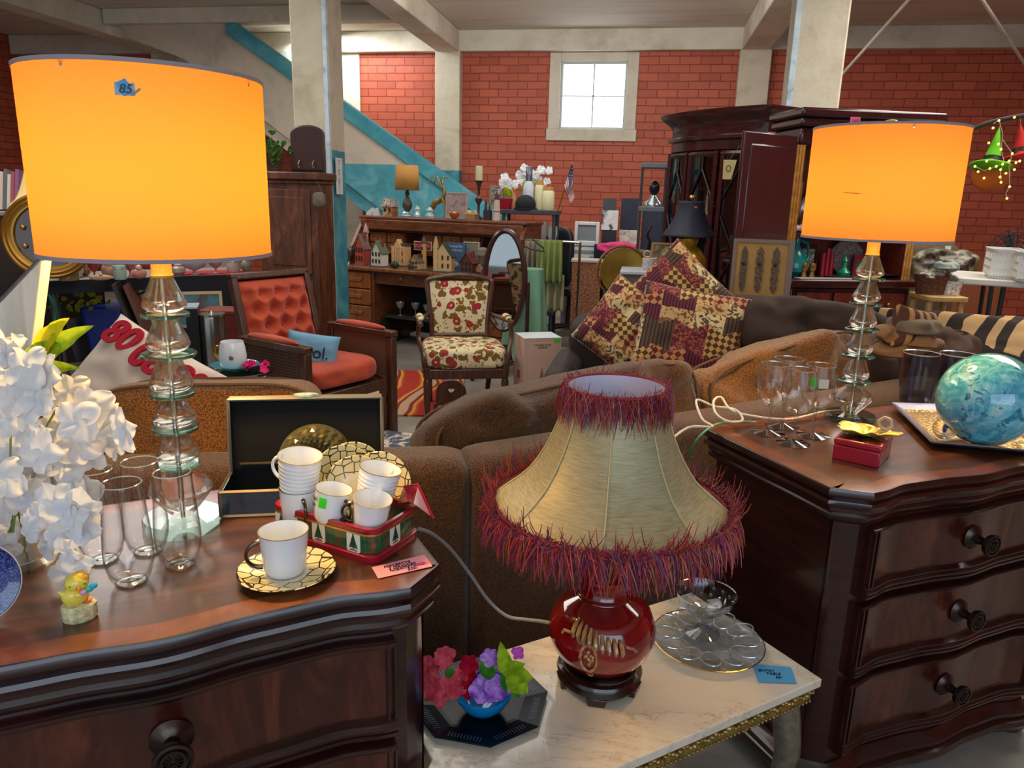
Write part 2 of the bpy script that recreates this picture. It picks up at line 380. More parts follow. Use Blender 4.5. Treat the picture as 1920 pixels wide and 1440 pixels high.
face_poly = [(-6.7, 3.42), (-5.25, 3.42), (-1.55, 3.42-3.7*slope), (-1.55, .25), (-2.6, .75), (-5.87, 3.02), (-6.7, 3.30)]
ST(MB().prism(face_poly, 9.2, 9.29, 'y'), 'wall_stair', s_.m)
ST(MB().prism([(-5.25, 3.50), (-1.45, 3.50-3.8*slope), (-1.45, 3.30-3.8*slope), (-5.25, 3.30)], 9.15, 9.33, 'y'), 'trim_14', TEAL, bevel=.01)
ST(MB().prism([(-5.85, 3.03), (-2.6, .76), (-1.6, .1), (-1.6, -.0), (-2.9, .75), (-5.95, 2.9)], 9.29, 10.45, 'y'), 'trim_15', s_.m)
b = MB()
for k in range(19): x = -5.6+k*.21; z = 3.2-k*.137*1.0; b.b0(x, x+.23, 9.3, 10.45, max(.02, z-.6), z-.45)
ST(b, 'trim_16', plaster('stair_treads', '8a8378', 'a39b8f', 'b5ada0'))
ST(MB().b0(-5.6, -4.46, 10.5, 10.55, 2.2, 3.33), 'trim_17', plaster('stairwell_plaster', '9fb3ab', 'c2d2ca', 'dbe4dc', 3))
# rods of the bracing at upper right and the conduit at upper left
b = MB().tube([AY(1573, 146, 8.6), AY(1730, -30, 7.4)], .014)
O(b, 'bracing_rod', PAINT, 'cream bracing rod rising from the right column to the ceiling', 'rod')
b = MB().tube([AY(1832, -15, 7.0), AY(1925, 125, 8.8)], .014)
O(b, 'bracing_rod', PAINT, 'cream bracing rod sloping down to the picture edge above the hats', 'rod')
# floor rug
def rug_mat():
    s = N('rug_red'); v = s.coord(); w_ = s.add('ShaderNodeTexWave'); w_.inputs['Scale'].default_value = 1.1; w_.inputs['Distortion'].default_value = 6; w_.inputs['Detail Scale'].default_value = .7; s.link(v, w_.inputs['Vector'])
    s.col(s.ramp(w_.outputs[0], [(.1, 'b03020'), (.35, 'c9521f'), (.5, 'd79a3c'), (.7, '8e2a20'), (.9, 'c7a07c')], 'CONSTANT')); s.set(Roughness=.95); return s.m
c = AZ(755, 745, 0)
O(MB().prism(rrect(1.5, 1.3, .02), 0.001, .012), 'rug', rug_mat(), 'red and orange patterned rug between the orange armchair and floral chair', 'rug', (c.x-.35, c.y+.1, 0), .2)
c = AZ(780, 850, 0)
def rug2():
    s = N('rug_pale'); f = s.noise(s.coord(), 7, 3, 2); s.col(s.ramp(f, [(.35, '5a5f77'), (.48, 'c9b9a6'), (.55, 'e1d6c4'), (.65, 'a5433a'), (.7, 'd8cbb8')], 'CONSTANT')); s.set(Roughness=.95); return s.m
O(MB().prism(rrect(1.0, .8, .02), .001, .014), 'rug', rug2(), 'pale rug with blue and red flowers behind the sofas', 'rug', (c.x-.05, c.y-.1, 0), -.1)
# ================================================================ the two chests
TOP = .83; TZ = .46
WOOD_D = wood('mahogany_dark', '1c0a08', '391410', 5, .28, .5, (1.5, 1.5, 9))
WOOD_F = wood('mahogany_flame', '260a07', '63301b', 3.2, .25, .5, (4, 4, 1.2), mid='421610')
WOOD_T = wood('mahogany_top', '331b0f', '70482c', 3.0, .3, .35, (1.2, 5, 1), mid='4f2c19', bump=.04)
WOOD_B = wood('mahogany_crossband', '52260f', '95592f', 3.4, .3, .35, (2, 2, 1), mid='70391d', bump=.04)
EDGE = M('worn_edge', '2a100b', .3, coat=.5)
BRONZE = M('aged_bronze', '4a3d38', .3, .9)
CW = .855; CD = .485
_cp = [(0, 0), (.072, .057), (.10, .056), (.19, .040), (.30, .043), (.4275, .056)]
def nfront(u):
    u = min(u, CW-u)
    for (a, p), (b_, q) in zip(_cp, _cp[1:]):
        if u <= b_:
            t = (u-a)/(b_-a); return p+(q-p)*(t if b_ <= .1 else ssm(t))
    return _cp[-1][1]
def outline(ins, z, bk=0):
    us = [0, .018, .036, .054, .072]+[.072+(CW-.144)*k/40 for k in range(1, 40)]+[CW-.072, CW-.054, CW-.036, CW-.018, CW]
    p = []
    for u in us: p.append((min(max(u, ins), CW-ins)-CW/2, -(nfront(u)-ins*.9 if 0 < u < CW else 0-ins*.2), z))
    p += [(CW/2-ins, CD-.03-ins, z), (CW/2-ins-.03, CD-ins+bk, z), (-CW/2+ins+.03, CD-ins+bk, z), (-CW/2+ins, CD-.03-ins, z)]
    return p
def chest(name, label, loc, rz):
    t = T(name, label, 'chest of drawers', loc, rz, 'matching serpentine chests')
    # top slab with moulded edge, cross-banded veneer
    b = MB(); L = [(.012, .775), (.012, .783), (.004, .787), (.001, .794), (.004, .801), (.010, .804), (.006, .808), (0, .814), (0, .824), (.004, .83)]
    b.loft([outline(i, z) for i, z in L], 0, False)
    n = len(outline(0, 0)); o = len(b.v); a = outline(.004, .83); c = outline(.008, .8302); d = outline(.055, .8304); e = outline(.0555, .8304)
    for r in (a, c, d): b.v += r
    for k in range(n):
        k2 = (k+1) % n; b.face((o+k, o+k2, o+n+k2, o+n+k), 0); b.face((o+n+k, o+n+k2, o+2*n+k2, o+2*n+k), 2)
    b.face([o+2*n+k for k in range(n)], 1)
    b.build('top', [WOOD_D, WOOD_T, WOOD_B], t, smooth=35)
    b = MB(); L = [(.03, .12), (.03, .745), (.022, .75), (.014, .757), (.012, .765), (.016, .77), (.02, .775)]
    b.loft([outline(i, z) for i, z in L]); b.build('body', WOOD_D, t, smooth=35)
    b = MB(); L = [(.012, .035), (.012, .05), (-.008, .055), (-.014, .066), (-.01, .078), (.002, .082), (-.002, .09), (-.002, .10), (.012, .108), (.026, .12)]
    b.loft([outline(i, z) for i, z in L]); b.build('plinth', WOOD_D, t, smooth=35)
    for sx in (-1, 1):
        for yy in (.0, CD-.09):
            MB().lathe([(.03, 0), (.045, .008), (.052, .025), (.045, .04), (.03, .046)], (sx*(CW/2-.06), yy+.01, 0), 24).build('foot', WOOD_D, t)
            
    us = [.095+(CW-.19)*k/44 for k in range(45)]
    for z1, z0 in ((.738, .590), (.545, .387), (.342, .175)):
        b = MB(); prof = [(z0-.030, -.028), (z0-.028, -.006), (z0-.022, .0), (z0-.016, .001), (z0-.013, -.004), (z0-.010, .002), (z0-.005, .003), (z0-.001, -.002), (z0+.003, .001), (z0+.006, .001), (z0+.009, -.006),
              (z0+.012, -.012), (z0+.016, -.012), (z1-.016, -.012), (z1-.012, -.012), (z1-.009, -.004), (z1-.004, -.003), (z1, -.008), (z1+.002, -.028)]
        rings = [[(u-CW/2, -(nfront(u)+dn), z) for z, dn in prof] for u in us]
        m_ = len(prof); o = 0
        for r in rings: b.v += r
        for i in range(len(rings)-1):
            for k in range(m_-1): b.face((i*m_+k, (i+1)*m_+k, (i+1)*m_+k+1, i*m_+k+1), 1 if k in (11, 12, 13) else 0)
        b.face(range(m_-1, -1, -1)); b.face([(len(rings)-1)*m_+k for k in range(m_)])
        # raised bead frame at the ends of the panel
        for ux in (.095, .095+CW-.19-.02):
            for q in (0, .011): b.box((ux-CW/2+.006+q, -(nfront(ux+.01)-.008), (z0+z1)/2), (.004, .012, z1-z0-.01), mi=0)
        d_ = b.build('drawer', [WOOD_D, WOOD_F], t, smooth=35)
        kz = (z0+z1)/2+.004; y0 = -(nfront(CW/2)-.012)
        kb = MB(); mm = Matrix.Translation((0, y0, kz)) @ Matrix.Rotation(R_(90), 4, 'X')
        kb.lathe([(.027, 0), (.030, .004), (.024, .009), (.02, .012), (.012, .016), (.009, .03), (.012, .038), (.024, .043), (.027, .05), (.0265, .056), (.022, .057), (.021, .053), (.018, .052), (.017, .056), (.013, .056), (.012, .053), (.003, .055)], (0, 0, 0), 32, mat=mm)
        for k in range(12):
            a = math.pi*2*k/12; kb.box((.008*math.cos(a), y0-.0555, kz+.008*math.sin(a)), (.008, .003, .0015), rot=(0, -a, 0))
        kb.build('knob', BRONZE, d_, smooth=50)
    return t
def chloc(o, th, side): c = R_(th); return (o[0]+side*math.cos(c)*CW/2, o[1]+side*math.sin(c)*CW/2, 0)
chest('chest_of_drawers', 'dark mahogany serpentine chest holding the teacup tin, flutes and nearer glass lamp', chloc((-.301, 1.103), 36, -1), R_(36))
chest('chest_of_drawers', 'dark mahogany serpentine chest holding the blue glass ball, goblets and farther glass lamp', chloc((.434, 1.628), 32, 1), R_(32))

# ================================================================ crystal lamps
CRY = crystal('lead_crystal', 'fffdf8', .4, 1.45)
DISC = crystal('sea_glass', 'b5ddd2', .3, 1.4)
BRASSY = M('satin_brass', 'd9b65a', .25, 1)
SHADE = shade_mat('linen_shade', '623f12', .80, c2='e9c28a')
TRIM = M('shade_trim', '9a8f96', .9)
BULB = M('warm_bulb', 'fff0c0', .4, emit='ffd98a', es=4)
def crystal_lamp(label, px, py, pys, topy, r_shade, e, yb, discs):
    loc = AZ(px, py, TOP+.0005); t = T('table_lamp', label, 'table lamp', loc, 0, 'glass stacked table lamps')
    z = lambda y: ZP(loc, y)-loc.z
    s = S((loc.x, loc.y, loc.z+.3))
    # base disc
    MB().lathe([(.066, 0), (.069, .004), (.069, .018), (.066, .022), (.02, .022)], (0, 0, 0), 48).build('base_disc', thin('clear_disc', 'dce9e4', .9, .0), t)
    zt = z(pys[0]); z1 = .0225
    pr = [(.018, z1), (.024, z1+.008), (.03, z1+.014), (.052, z1+(zt-z1)*.45), (.055, z1+(zt-z1)*.55), (.047, z1+(zt-z1)*.68), (.026, z1+(zt-z1)*.85), (.019, zt-.001)]
    MB().lathe(pr, n=16).build('foot_crystal', CRY, t, smooth=20)
    for k in range(len(pys)-1):
        a = z(pys[k]); bq = z(pys[k+1]); h = bq-a; dr = discs[k]*s/2
        random.seed(k+int(px)); b = MB(); n = 36; ring = [dr*(1+random.uniform(-.03, .03)) for _ in range(n)]; vs = []; fs = []
        for zz, q in ((0, .97), (.002, 1), (.0055, 1), (.0075, .96)):
            vs += [(ring[i]*q*math.cos(2*math.pi*i/n), ring[i]*q*math.sin(2*math.pi*i/n), a+zz) for i in range(n)]
        for j in range(3): fs += [(j*n+i, j*n+(i+1) % n, (j+1)*n+(i+1) % n, (j+1)*n+i) for i in range(n)]
        fs += [tuple(range(n-1, -1, -1)), tuple(3*n+i for i in range(n))]; b.add(vs, fs); b.build('glass_disc', DISC, t)
        w_ = .033; a2 = a+.0085; h2 = h-.0095
        MB().lathe([(.018, a2), (.028, a2+h2*.05), (.0345, a2+h2*.14), (.0365, a2+h2*.24), (.034, a2+h2*.38), (.0265, a2+h2*.66), (.019, a2+h2*.97), (.018, a2+h2)], n=20).build('crystal', CRY, t, smooth=30)
    zt = z(pys[-1]); zs = z(yb)
    MB().tube([(0, 0, .02), (0, 0, zt)], .004, 10).build('rod', M('nickel', 'd6d3cc', .2, 1), t)
    MB().lathe([(.0175, zt), (.0185, zt+.004), (.0165, zt+.008), (.0165, zs+.06), (.012, zs+.065), (.012, zs+.12), (.004, zs+.12)], n=24).build('socket', M('lamp_neck', 'd8b060', .35, .6), t)
    # drum shade
    zb = zs; ztop = topy; R2 = r_shade
    sh = MB()
    sh.lathe([(R2, zb), (R2, ztop)], n=72, cap=False); so = sh.build('lamp_shade', SHADE, t)
    for zz in (zb, ztop):
        MB().lathe([(R2-.0015, zz-.003), (R2+.0015, zz-.003), (R2+.0015, zz+.003), (R2-.0015, zz+.003), (R2-.0015, zz-.003)], n=72, cap=False).build('shade_trim', TRIM, so)
    MB().tube([(-R2, 0, ztop-.012), (0, 0, ztop-.012), (R2, 0, ztop-.012)], .0018, 6).tube([(0, R2, ztop-.012), (0, 0, ztop-.012), (0, -R2, ztop-.012)], .0018, 6).build('shade_frame', M('nickel', 'd6d3cc', .2, 1), so)
    MB().lathe([(.004, ztop-.012), (.006, ztop-.002), (.010, ztop), (.020, ztop+.006), (.021, ztop+.014), (.014, ztop+.022), (.003, ztop+.025)], n=20).build('finial', M('finial_ball', 'd9c46a', .3, .3), t)
    zc = (zb+ztop)/2-.02
    MB().lathe([(.012, zs+.118), (.05, zc-.05), (.052, zc-.048), (.012, zc-.044)], n=24).build('bulb_light_blocker', M('lamp_neck', 'd8b060', .35, .6), t)  # cup added under the bulb to block light falling on the glass base
    MB().sph((0, 0, zc), .03, 20, 12, sc=(1, 1, 1.3)).build('bulb', BULB, t)
    pl = point('bulb_light', (0, 0, zc+.001), e, (1, .62, .21), .08); pl.parent = t
    return t, so, R2, zb, ztop
LB = AZ(345, 985, TOP)
def mklamp(label, px, py, pys, ytop, ybot, wpx, e, discs):
    loc = AZ(px, py, TOP); zt = ZP(loc, ytop)-TOP; zb = ZP(loc, ybot)-TOP; rr = wpx/2*S((loc.x, loc.y, TOP+(zt+zb)/2))
    return crystal_lamp(label, px, py, pys, zt, rr*.985, e, ybot, discs)
t1, so1, r1, zb1, zt1 = mklamp('tall glass lamp whose yellow drum shade carries a blue price sticker', 345, 985, [873, 806, 742, 668, 594, 520], 146, 474, 415, 42, [76, 84, 80, 98, 84])
t2, so2, r2, zb2, zt2 = mklamp('tall glass lamp with yellow drum shade and no sticker, behind the red box', 1592, 788, [717, 669, 620, 572, 526, 480], 243, 447, 268, 38, [58, 58, 60, 56, 56])
# sticker on the first shade, facing the camera
def on_shade(t, R2, px, py):
    L = Vector(t.location); best = None
    d = ray(px, py); o = CAM-L; a = d.x*d.x+d.y*d.y; bq = 2*(o.x*d.x+o.y*d.y); c = o.x*o.x+o.y*o.y-R2*R2; k = (-bq-math.sqrt(bq*bq-4*a*c))/(2*a); p = o+d*k
    return p, math.atan2(p.y, p.x)
p, an = on_shade(t1, r1, 234, 167)
def patch(b, an, z, w_, h, R2, off, mi=0, rot=0):
    vs = []
    for j in (0, 1):
        for i in range(7):
            u = (i/6-.5)*w_; v = (j-.5)*h; uu = u*math.cos(rot)-v*math.sin(rot); vv = u*math.sin(rot)+v*math.cos(rot)
            a = an+uu/R2; vs.append(((R2+off)*math.cos(a), (R2+off)*math.sin(a), z+vv))
    b.add(vs, [(i, i+1, i+8, i+7) for i in range(6)], mi)
stk = MB(); patch(stk, an, p.z, .026, .017, r1, .0008, 0); patch(stk, an, p.z+.002, .015, .020, r1, .0014, 1, .5)
st = stk.build('price_sticker', [P('9ab0bd'), P('4f97c8')], so1, smooth=0); st['label'] = 'blue handwritten price sticker'
text('85', 'lettering', P('15203a'), so1, ((r1+.0022)*math.cos(an), (r1+.0022)*math.sin(an), p.z), (R_(90), 0, an+R_(90)), .017, shear=.3)
p2, an2 = on_shade(t1, r1, 256, 172); stk = MB(); patch(stk, an2, p2.z, .014, .003, r1, .001, 0, .7); patch(stk, an2-.035, p2.z-.003, .006, .003, r1, .001, 0, -.7); stk.build('sticker_tail', P('8d8578'), so1, smooth=0)
p2, an2 = on_shade(t2, r2, 1597, 362); stk = MB(); patch(stk, an2, p2.z, .040, .002, r2, .001, 0, -.06); stk.build('scuff_mark', P('b06008'), so2, smooth=0)

# ================================================================ marble topped table and red lamp
def marble():
    s = N('marble'); v = s.coord(); v = s.coord((1, 2.6, 1), (0, 0, .5)); f = s.noise(v, 2.6, 9, .5, .68); f2 = f
    a = s.ramp(f, [(.40, 'e0d3c0'), (.496, 'dccdb8'), (.5, '9a8676'), (.503, 'ddcfbb'), (.62, 'e8dccb')])
    s.col(a); s.set(Roughness=.16, Coat_Weight=.4); return s.m
K = (1.43-TZ)/.93; tc0 = AZ(1542, 1273, TZ); tf = AZ(1150, 1442, TZ); ud = (tf-tc0).normalized(); nd = Vector((-ud.y, ud.x, 0))  # nd points to the viewer
if nd.y > 0: nd = -nd
DEP = .40
def tp(u, n): q = tc0+ud*u-nd*n; return (q.x, q.y)
cz = (-.30+.02, 1.085)
tt = T('side_table', 'low marble topped table with gilt carved apron and curved legs', 'table', (tc0.x, tc0.y, 0))
def loc2(p): return (p[0]-tc0.x, p[1]-tc0.y)
sd = Vector((-.588, .809)); sp0 = Vector((-.312, 1.082)); ub = Vector((ud.x, ud.y)); bb = Vector(tp(0, DEP)); de = sd.x*-ub.y+ub.x*sd.y
k_ = ((bb.x-sp0.x)*-ub.y+ub.x*(bb.y-sp0.y))/de; bi = sp0+sd*k_
poly = [loc2(tp(0, 0)), loc2(tp(.95, 0)), loc2((-.345, .985)), loc2((-.318, 1.0)), loc2(sp0), loc2(bi), loc2(tp(0, DEP))]
MB().prism(poly[::1], TZ-.02, TZ).build('tabletop', marble(), tt, bevel=.003, smooth=0)
GILT = M('old_gilt', 'a08a4c', .38, .75, var=.35, vs=60, bump=.5, bs=90)
b = MB()
def apr(a, c, n=40):
    A = Vector((*loc2(a), 0)); Cc = Vector((*loc2(c), 0)); d = (Cc-A); L = d.length; d.normalize(); nn = Vector((d.y, -d.x, 0)); 
    if nn.dot(nd) < 0 and abs(nn.dot(nd)) > .5: nn = -nn
    if abs(nn.dot(nd)) <= .5 and nn.dot(-ud) < 0: nn = -nn
    prof = [(-.015, TZ-.021), (.004, TZ-.022), (.004, TZ-.028), (-.004, TZ-.034), (-.008, TZ-.044), (0, TZ-.052), (.0, TZ-.057), (-.016, TZ-.058)]
    b.loft([[tuple(A+d*(L*i/n)+nn*o_+Vector((0, 0, z_))) for o_, z_ in prof] for i in range(n+1)])
    for i in range(int(L/.011)):
        q = A+d*(i*.011+.005)+nn*.0015; b.sph((q.x, q.y, TZ-.055), .0035, 8, 5)
    for i in range(int(L/.045)):
        q = A+d*(i*.045+.02)+nn*.002
        for k in range(5): w_ = q+d*((k-2)*.009); b.sph((w_.x, w_.y, TZ-.034+.004*math.sin(k*1.6+i)), .0075-.0012*abs(k-2), 8, 5, sc=(1.2, 1.2, .8))
apr(tp(.012, .012), tp(.92, .012)); apr(tp(.012, .012), tp(.012, DEP-.012)); b.build('apron', GILT, tt, smooth=50)
for (u_, n_) in ((.05, .05), (.05, DEP-.05), (.60, DEP-.05), (.78, .05)):
    q = Vector((*loc2(tp(u_, n_)), 0)); od = (-ud*(1 if u_ < .2 else -1)+nd*(1 if n_ < .2 else -1)).normalized()
    pts = []; rs = []
    for k in range(13):
        tq = k/12; z_ = (TZ-.055)*(1-tq); off = .028*math.sin(tq*math.pi*.85)-.05*tq**1.5*0+(-.03*math.sin((tq-.35)*math.pi*1.2) if tq > .35 else 0)+.03*max(0, tq-.85)/.15
        pts.append(q+od*off+Vector((0, 0, max(z_, .014)))); rs.append(.030*(1-tq*.62)+.004*math.sin(tq*6))
    MB().tube(pts, rs, 10).build('leg', M('silvered_leg', '8f8877', .3, .7, var=.3, vs=50), tt)
# wooden stand
vloc = AZ(1122, 1278, TZ); sv = S((vloc.x, vloc.y, TZ+.12))
ROSE = M('rosewood', '24100a', .25, coat=.6)
t = T('lamp_stand', 'round dark rosewood stand under the red lamp', 'stand', (vloc.x, vloc.y, TZ))
sr = .088
MB().lathe([(sr*.70, .012), (sr*.93, .014), (sr*.97, .02), (sr*.9, .027), (sr*.95, .031), (sr*1.0, .037), (sr*.97, .043), (sr*.85, .045), (sr*.78, .041), (.02, .041)], n=48).build('ring', ROSE, t)
for k in range(5):
    a = k*2*math.pi/5+.95; MB().box((sr*.82*math.cos(a), sr*.82*math.sin(a), .0095), (.022, .034, .019), (0, 0, a), taper=1.25).build('foot', ROSE, t, bevel=.002)
# red vase lamp
OX = M('oxblood_glaze', '7c0f0e', .08, 0, var=.35, vs=9, coat=1)
t = T('table_lamp', 'round oxblood red vase lamp with fringed gold silk shade', 'table lamp', (vloc.x, vloc.y, TZ+.0455)); bz = TZ+.0455
zz = lambda y: ZP(vloc, y)-bz
Rv = 100*sv; zn = zz(1088); zbot = 0
zc = (zn)/2-.004
pr = [(.045, 0), (.055, .002), (Rv*.72, .022), (Rv*.92, .055), (Rv, .09), (Rv*.985, .118), (Rv*.9, .148), (Rv*.74, .172), (.052, .186), (.049, .190), (.050, .194), (.053, .197), (.05, .20), (.047, .215), (.047, .232), (.051, .24), (.05, .245), (.02, .245)]
sc_ = zz(1075)/.245; pr = [(r_, z_*sc_) for r_, z_ in pr]
from math import sqrt
vs_ = MB().lathe(pr, n=56).build('vase', OX, t, smooth=60)
ca = face(vloc)   # camera side azimuth of the vase
def vp(ang, z_, off=0):
    a = math.atan2(-vloc.y, -vloc.x)+ang
    rr = None
    for (r0, z0), (r1_, z1_) in zip(pr, pr[1:]):
        if z0 <= z_ <= z1_ and z1_ > z0: rr = r0+(r1_-r0)*(z_-z0)/(z1_-z0); break
    rr = (rr or .09)+off; return (rr*math.cos(a), rr*math.sin(a), z_)
CREAMG = M('cream_relief_glaze', 'a8764a', .15, coat=.8, var=.6, vs=80)
rl = MB()
for k in range(9):
    z0 = .152*sc_-.0030*k; a0 = -.56+.115*k
    rl.tube([vp(a0, z0+.015, .001), vp(a0+.01, z0+.006, .007), vp(a0+.02, z0-.005, .008), vp(a0+.03, z0-.016, .002)], [.0025, .005, .005, .0025], 6)
rl.tube([vp(-.80, .128*sc_, .001), vp(-.76, .138*sc_, .003), vp(-.60, .140*sc_, .003)], .003, 6)
rl.tube([vp(.46, .126*sc_, .002), vp(.60, .120*sc_, .004), vp(.68, .108*sc_, .001)], .003, 6)
for k in range(14):
    a = 2*math.pi*k/14; rl.tube([vp(-.20+.15*math.cos(a), .092*sc_+.030*math.sin(a), .002), vp(-.20+.15*math.cos(a+.46), .092*sc_+.030*math.sin(a+.46), .002)], .003, 5)
for k in range(10): rl.sph(vp(-.20+random.uniform(-.10, .10), .092*sc_+random.uniform(-.018, .018), .001), .0035, 8, 6)
for k in range(10):
    a = 2*math.pi*k/10; rl.tube([vp(-.18+.06*math.cos(a), .042*sc_+.008*math.sin(a), .002), vp(-.18+.06*math.cos(a+.64), .042*sc_+.008*math.sin(a+.64), .002)], .0018, 5)
rl.build('relief', CREAMG, vs_)
MB().lathe([(.012, .245*sc_), (.012, .29*sc_), (.018, .292*sc_), (.018, .34*sc_), (.004, .34*sc_)], n=20).build('socket', M('nickel', 'd6d3cc', .2, 1), t)
# bell shade
def silk():
    s = N('dupioni_silk'); tc = s.add('ShaderNodeTexCoord'); v = tc.outputs['Object']; f = s.noise(s.coord((1, 1, 14)), 40, 4)
    col = s.ramp(f, [(.3, 'a0946c'), (.7, 'c6bb96')]); t_ = s.add('ShaderNodeBsdfTranslucent'); d = s.add('ShaderNodeBsdfDiffuse'); g = s.add('ShaderNodeBsdfGlossy'); g.inputs[1].default_value = .45
    s.link(col, t_.inputs[0]); s.link(col, d.inputs[0]); g.inputs[0].default_value = lin('d8ccaa'); m1 = s.add('ShaderNodeMixShader'); m1.inputs[0].default_value = .25; m2 = s.add('ShaderNodeMixShader'); m2.inputs[0].default_value = .14
    s.link(d.outputs[0], m1.inputs[1]); s.link(t_.outputs[0], m1.inputs[2]); s.link(m1.outputs[0], m2.inputs[1]); s.link(g.outputs[0], m2.inputs[2]); s.link(m2.outputs[0], s.out.inputs[0]); return s.m
zT = zz(724); zB = zz(942); H = zT-zB
rB = 218*S((vloc.x, vloc.y, bz+zB)); rT = rB*.415
_sp = [(0, 1), (.05, .94), (.12, .84), (.22, .72), (.36, .615), (.5, .54), (.65, .475), (.82, .43), (1, .415)]
def sh_r(tq):
    for (a, p), (b_, q) in zip(_sp, _sp[1:]):
        if tq <= b_: return rB*(p+(q-p)*(tq-a)/(b_-a))
    return rB*.415
sh = MB(); NP = 8
def shf(u, v):
    a = 2*math.pi*u; q = abs(math.sin(a*NP/2)); rr = sh_r(v)*(1-.035*q*(1-v*.5)); return (rr*math.cos(a), rr*math.sin(a), zB+H*v)
sh.grid(shf, 96, 24); SH = sh.build('lamp_shade', silk(), t, smooth=50)
pp = MB()
for k in range(NP):
    a = 2*math.pi*k/NP; pp.tube([((sh_r(j/12)+.0015)*math.cos(a), (sh_r(j/12)+.0015)*math.sin(a), zB+H*j/12) for j in range(13)], .0016, 5)
pp.build('seam_piping', M('silk_piping', 'c9b585', .6), SH)
MB().lathe([(sh_r(1-k/20)*.965-.001, zT-H*k/20) for k in range(20)], n=40, cap=False).build('lining', M('lilac_lining', 'cfcbe0', .7), SH)
def fringe(b, rf, zf, n, lmin, lmax, up, seed, th=.0007, flare=.35):
    random.seed(seed)
    for _ in range(n):
        a = random.uniform(0, 2*math.pi); L = random.uniform(lmin, lmax); r0 = rf+random.uniform(-.004, .004); z0 = zf+random.uniform(-.006, .008)
        d = Vector((math.cos(a), math.sin(a), 0)); tg = Vector((-math.sin(a), math.cos(a), 0)); dn = -1 if random.random() > up else random.uniform(-.2, 1)
        fl = random.uniform(.1, flare*2); p0 = d*r0+Vector((0, 0, z0)); sw = random.uniform(-.5, .5); p = [p0]
        for k in (1, 2, 3):
            tq = k/3; p.append(p0+d*(L*fl*tq*(1.25-tq*.5))+tg*(L*sw*tq)+Vector((0, 0, L*dn*tq*(.55+.45*tq))))
        b.tube(p, [th, th, th*.9, th*.4], 3, random.randrange(4), False)
FR = [P('8c1f2c', .55), P('b0384a', .55), P('6a2a55', .55), P('a8562f', .55)]
b = MB(); fringe(b, rB+.001, zB+.004, 3600, 0.02, .068, .24, 3, th=.0011); b.build('fringe', FR, SH, smooth=0)
b = MB(); fringe(b, rT+.003, zT-.004, 1100, .012, .065, .02, 5, flare=.14, th=.0009); fringe(b, rT, zT, 500, .008, .018, .6, 9, flare=.3)
b.build('fringe', FR, SH, smooth=0)
b = MB()
for rr, zq in ((rB, zB), (rT, zT)): MB().tube([(rr*math.cos(a*math.pi/24), rr*math.sin(a*math.pi/24), zq) for a in range(49)], .004, 6).build('braid', FR[0], SH)
# ================================================================ things on the near chest
THIN = thin('thin_clear_glass'); CHINA = M('white_china', 'eef0f2', .12, coat=.6); GOLD = M('gold_band', 'b08a3c', .25, 1); DKM = M('dark_pewter', '5a4a3a', .2, .9)
def giraffe(r0):
    s = N('mosaic_rim_china'); tc = s.add('ShaderNodeTexCoord'); vo = s.add('ShaderNodeTexVoronoi', feature='DISTANCE_TO_EDGE'); vo.inputs['Scale'].default_value = 46; vo.inputs['Randomness'].default_value = .55
    s.link(tc.outputs['Object'], vo.inputs['Vector']); ln = s.add('ShaderNodeVectorMath', operation='LENGTH'); s.link(tc.outputs['Object'], ln.inputs[0])
    k = s.math('MULTIPLY', s.math('LESS_THAN', vo.outputs[0], .055), s.math('GREATER_THAN', ln.outputs['Value'], r0))
    k2 = s.math('GREATER_THAN', ln.outputs['Value'], r0)
    s.col(s.mix(k, s.mix(k2, 'f2ead2', 'ead9a0'), '3a2c1c')); s.set(Roughness=.12, Coat_Weight=.6); return s.m
GIR = giraffe(.034)
def saucer_mb():
    return MB().lathe([(.0, .0), (.026, 0), (.028, .003), (.030, .003), (.060, .0085), (.0745, .0135), (.0755, .0145), (.074, .0155), (.060, .0105), (.034, .0065), (.0, .006)], n=48, cap=False)
def cup(name, label, loc, rz=0, rot=None, ribs=False, hand=0., scale=1, group='mosaic china cups'):
    t = T(name, label, 'cup', loc, rz, group, rot); t.scale = (scale,)*3
    pr = [(.0, .002), (.024, .002), (.026, 0), (.029, .002), (.033, .010)]
    if ribs:
        for k in range(1, 28): z = .010+.056*k/28; pr.append((.033+.005*k/28+.0006*math.sin(k*math.pi*.5), z))
    else: pr += [(.0345, .03), (.0365, .05)]
    pr += [(.0385, .070), (.0392, .0725), (.0382, .0727), (.0355, .055), (.033, .02), (.028, .006), (.0, .005)]
    MB().lathe(pr, n=44, cap=False).build('body', CHINA, t)
    MB().lathe([(.0385, .0718), (.0394, .0722), (.0394, .0730), (.0380, .0730)], n=44, cap=False).build('rim', GOLD, t)
    a = hand; d = Vector((math.cos(a), math.sin(a), 0)); pts = []
    for k in range(13):
        th = -math.pi/2+math.pi*k/12; pts.append(d*(.034+.024*math.cos(th))+Vector((0, 0, .038+.022*math.sin(th))))
    h = MB().tube(pts, [.0045-.0016*math.sin(math.pi*k/12) for k in range(13)], 8).build('handle', DKM if not ribs else CHINA, t)
    return t
L0 = AZ(538, 1080, TOP)
so = O(saucer_mb(), 'saucer', GIR, 'mosaic rimmed saucer carrying the single cup in front of the tin', 'saucer', (L0.x, L0.y, TOP), smooth=50); so.scale = (1.02,)*3
t = cup('teacup', 'white china teacup with dark handle on the saucer, in front of the tin', (L0.x-.002, L0.y, TOP+.0075), hand=R_(215), group='mosaic china cups')
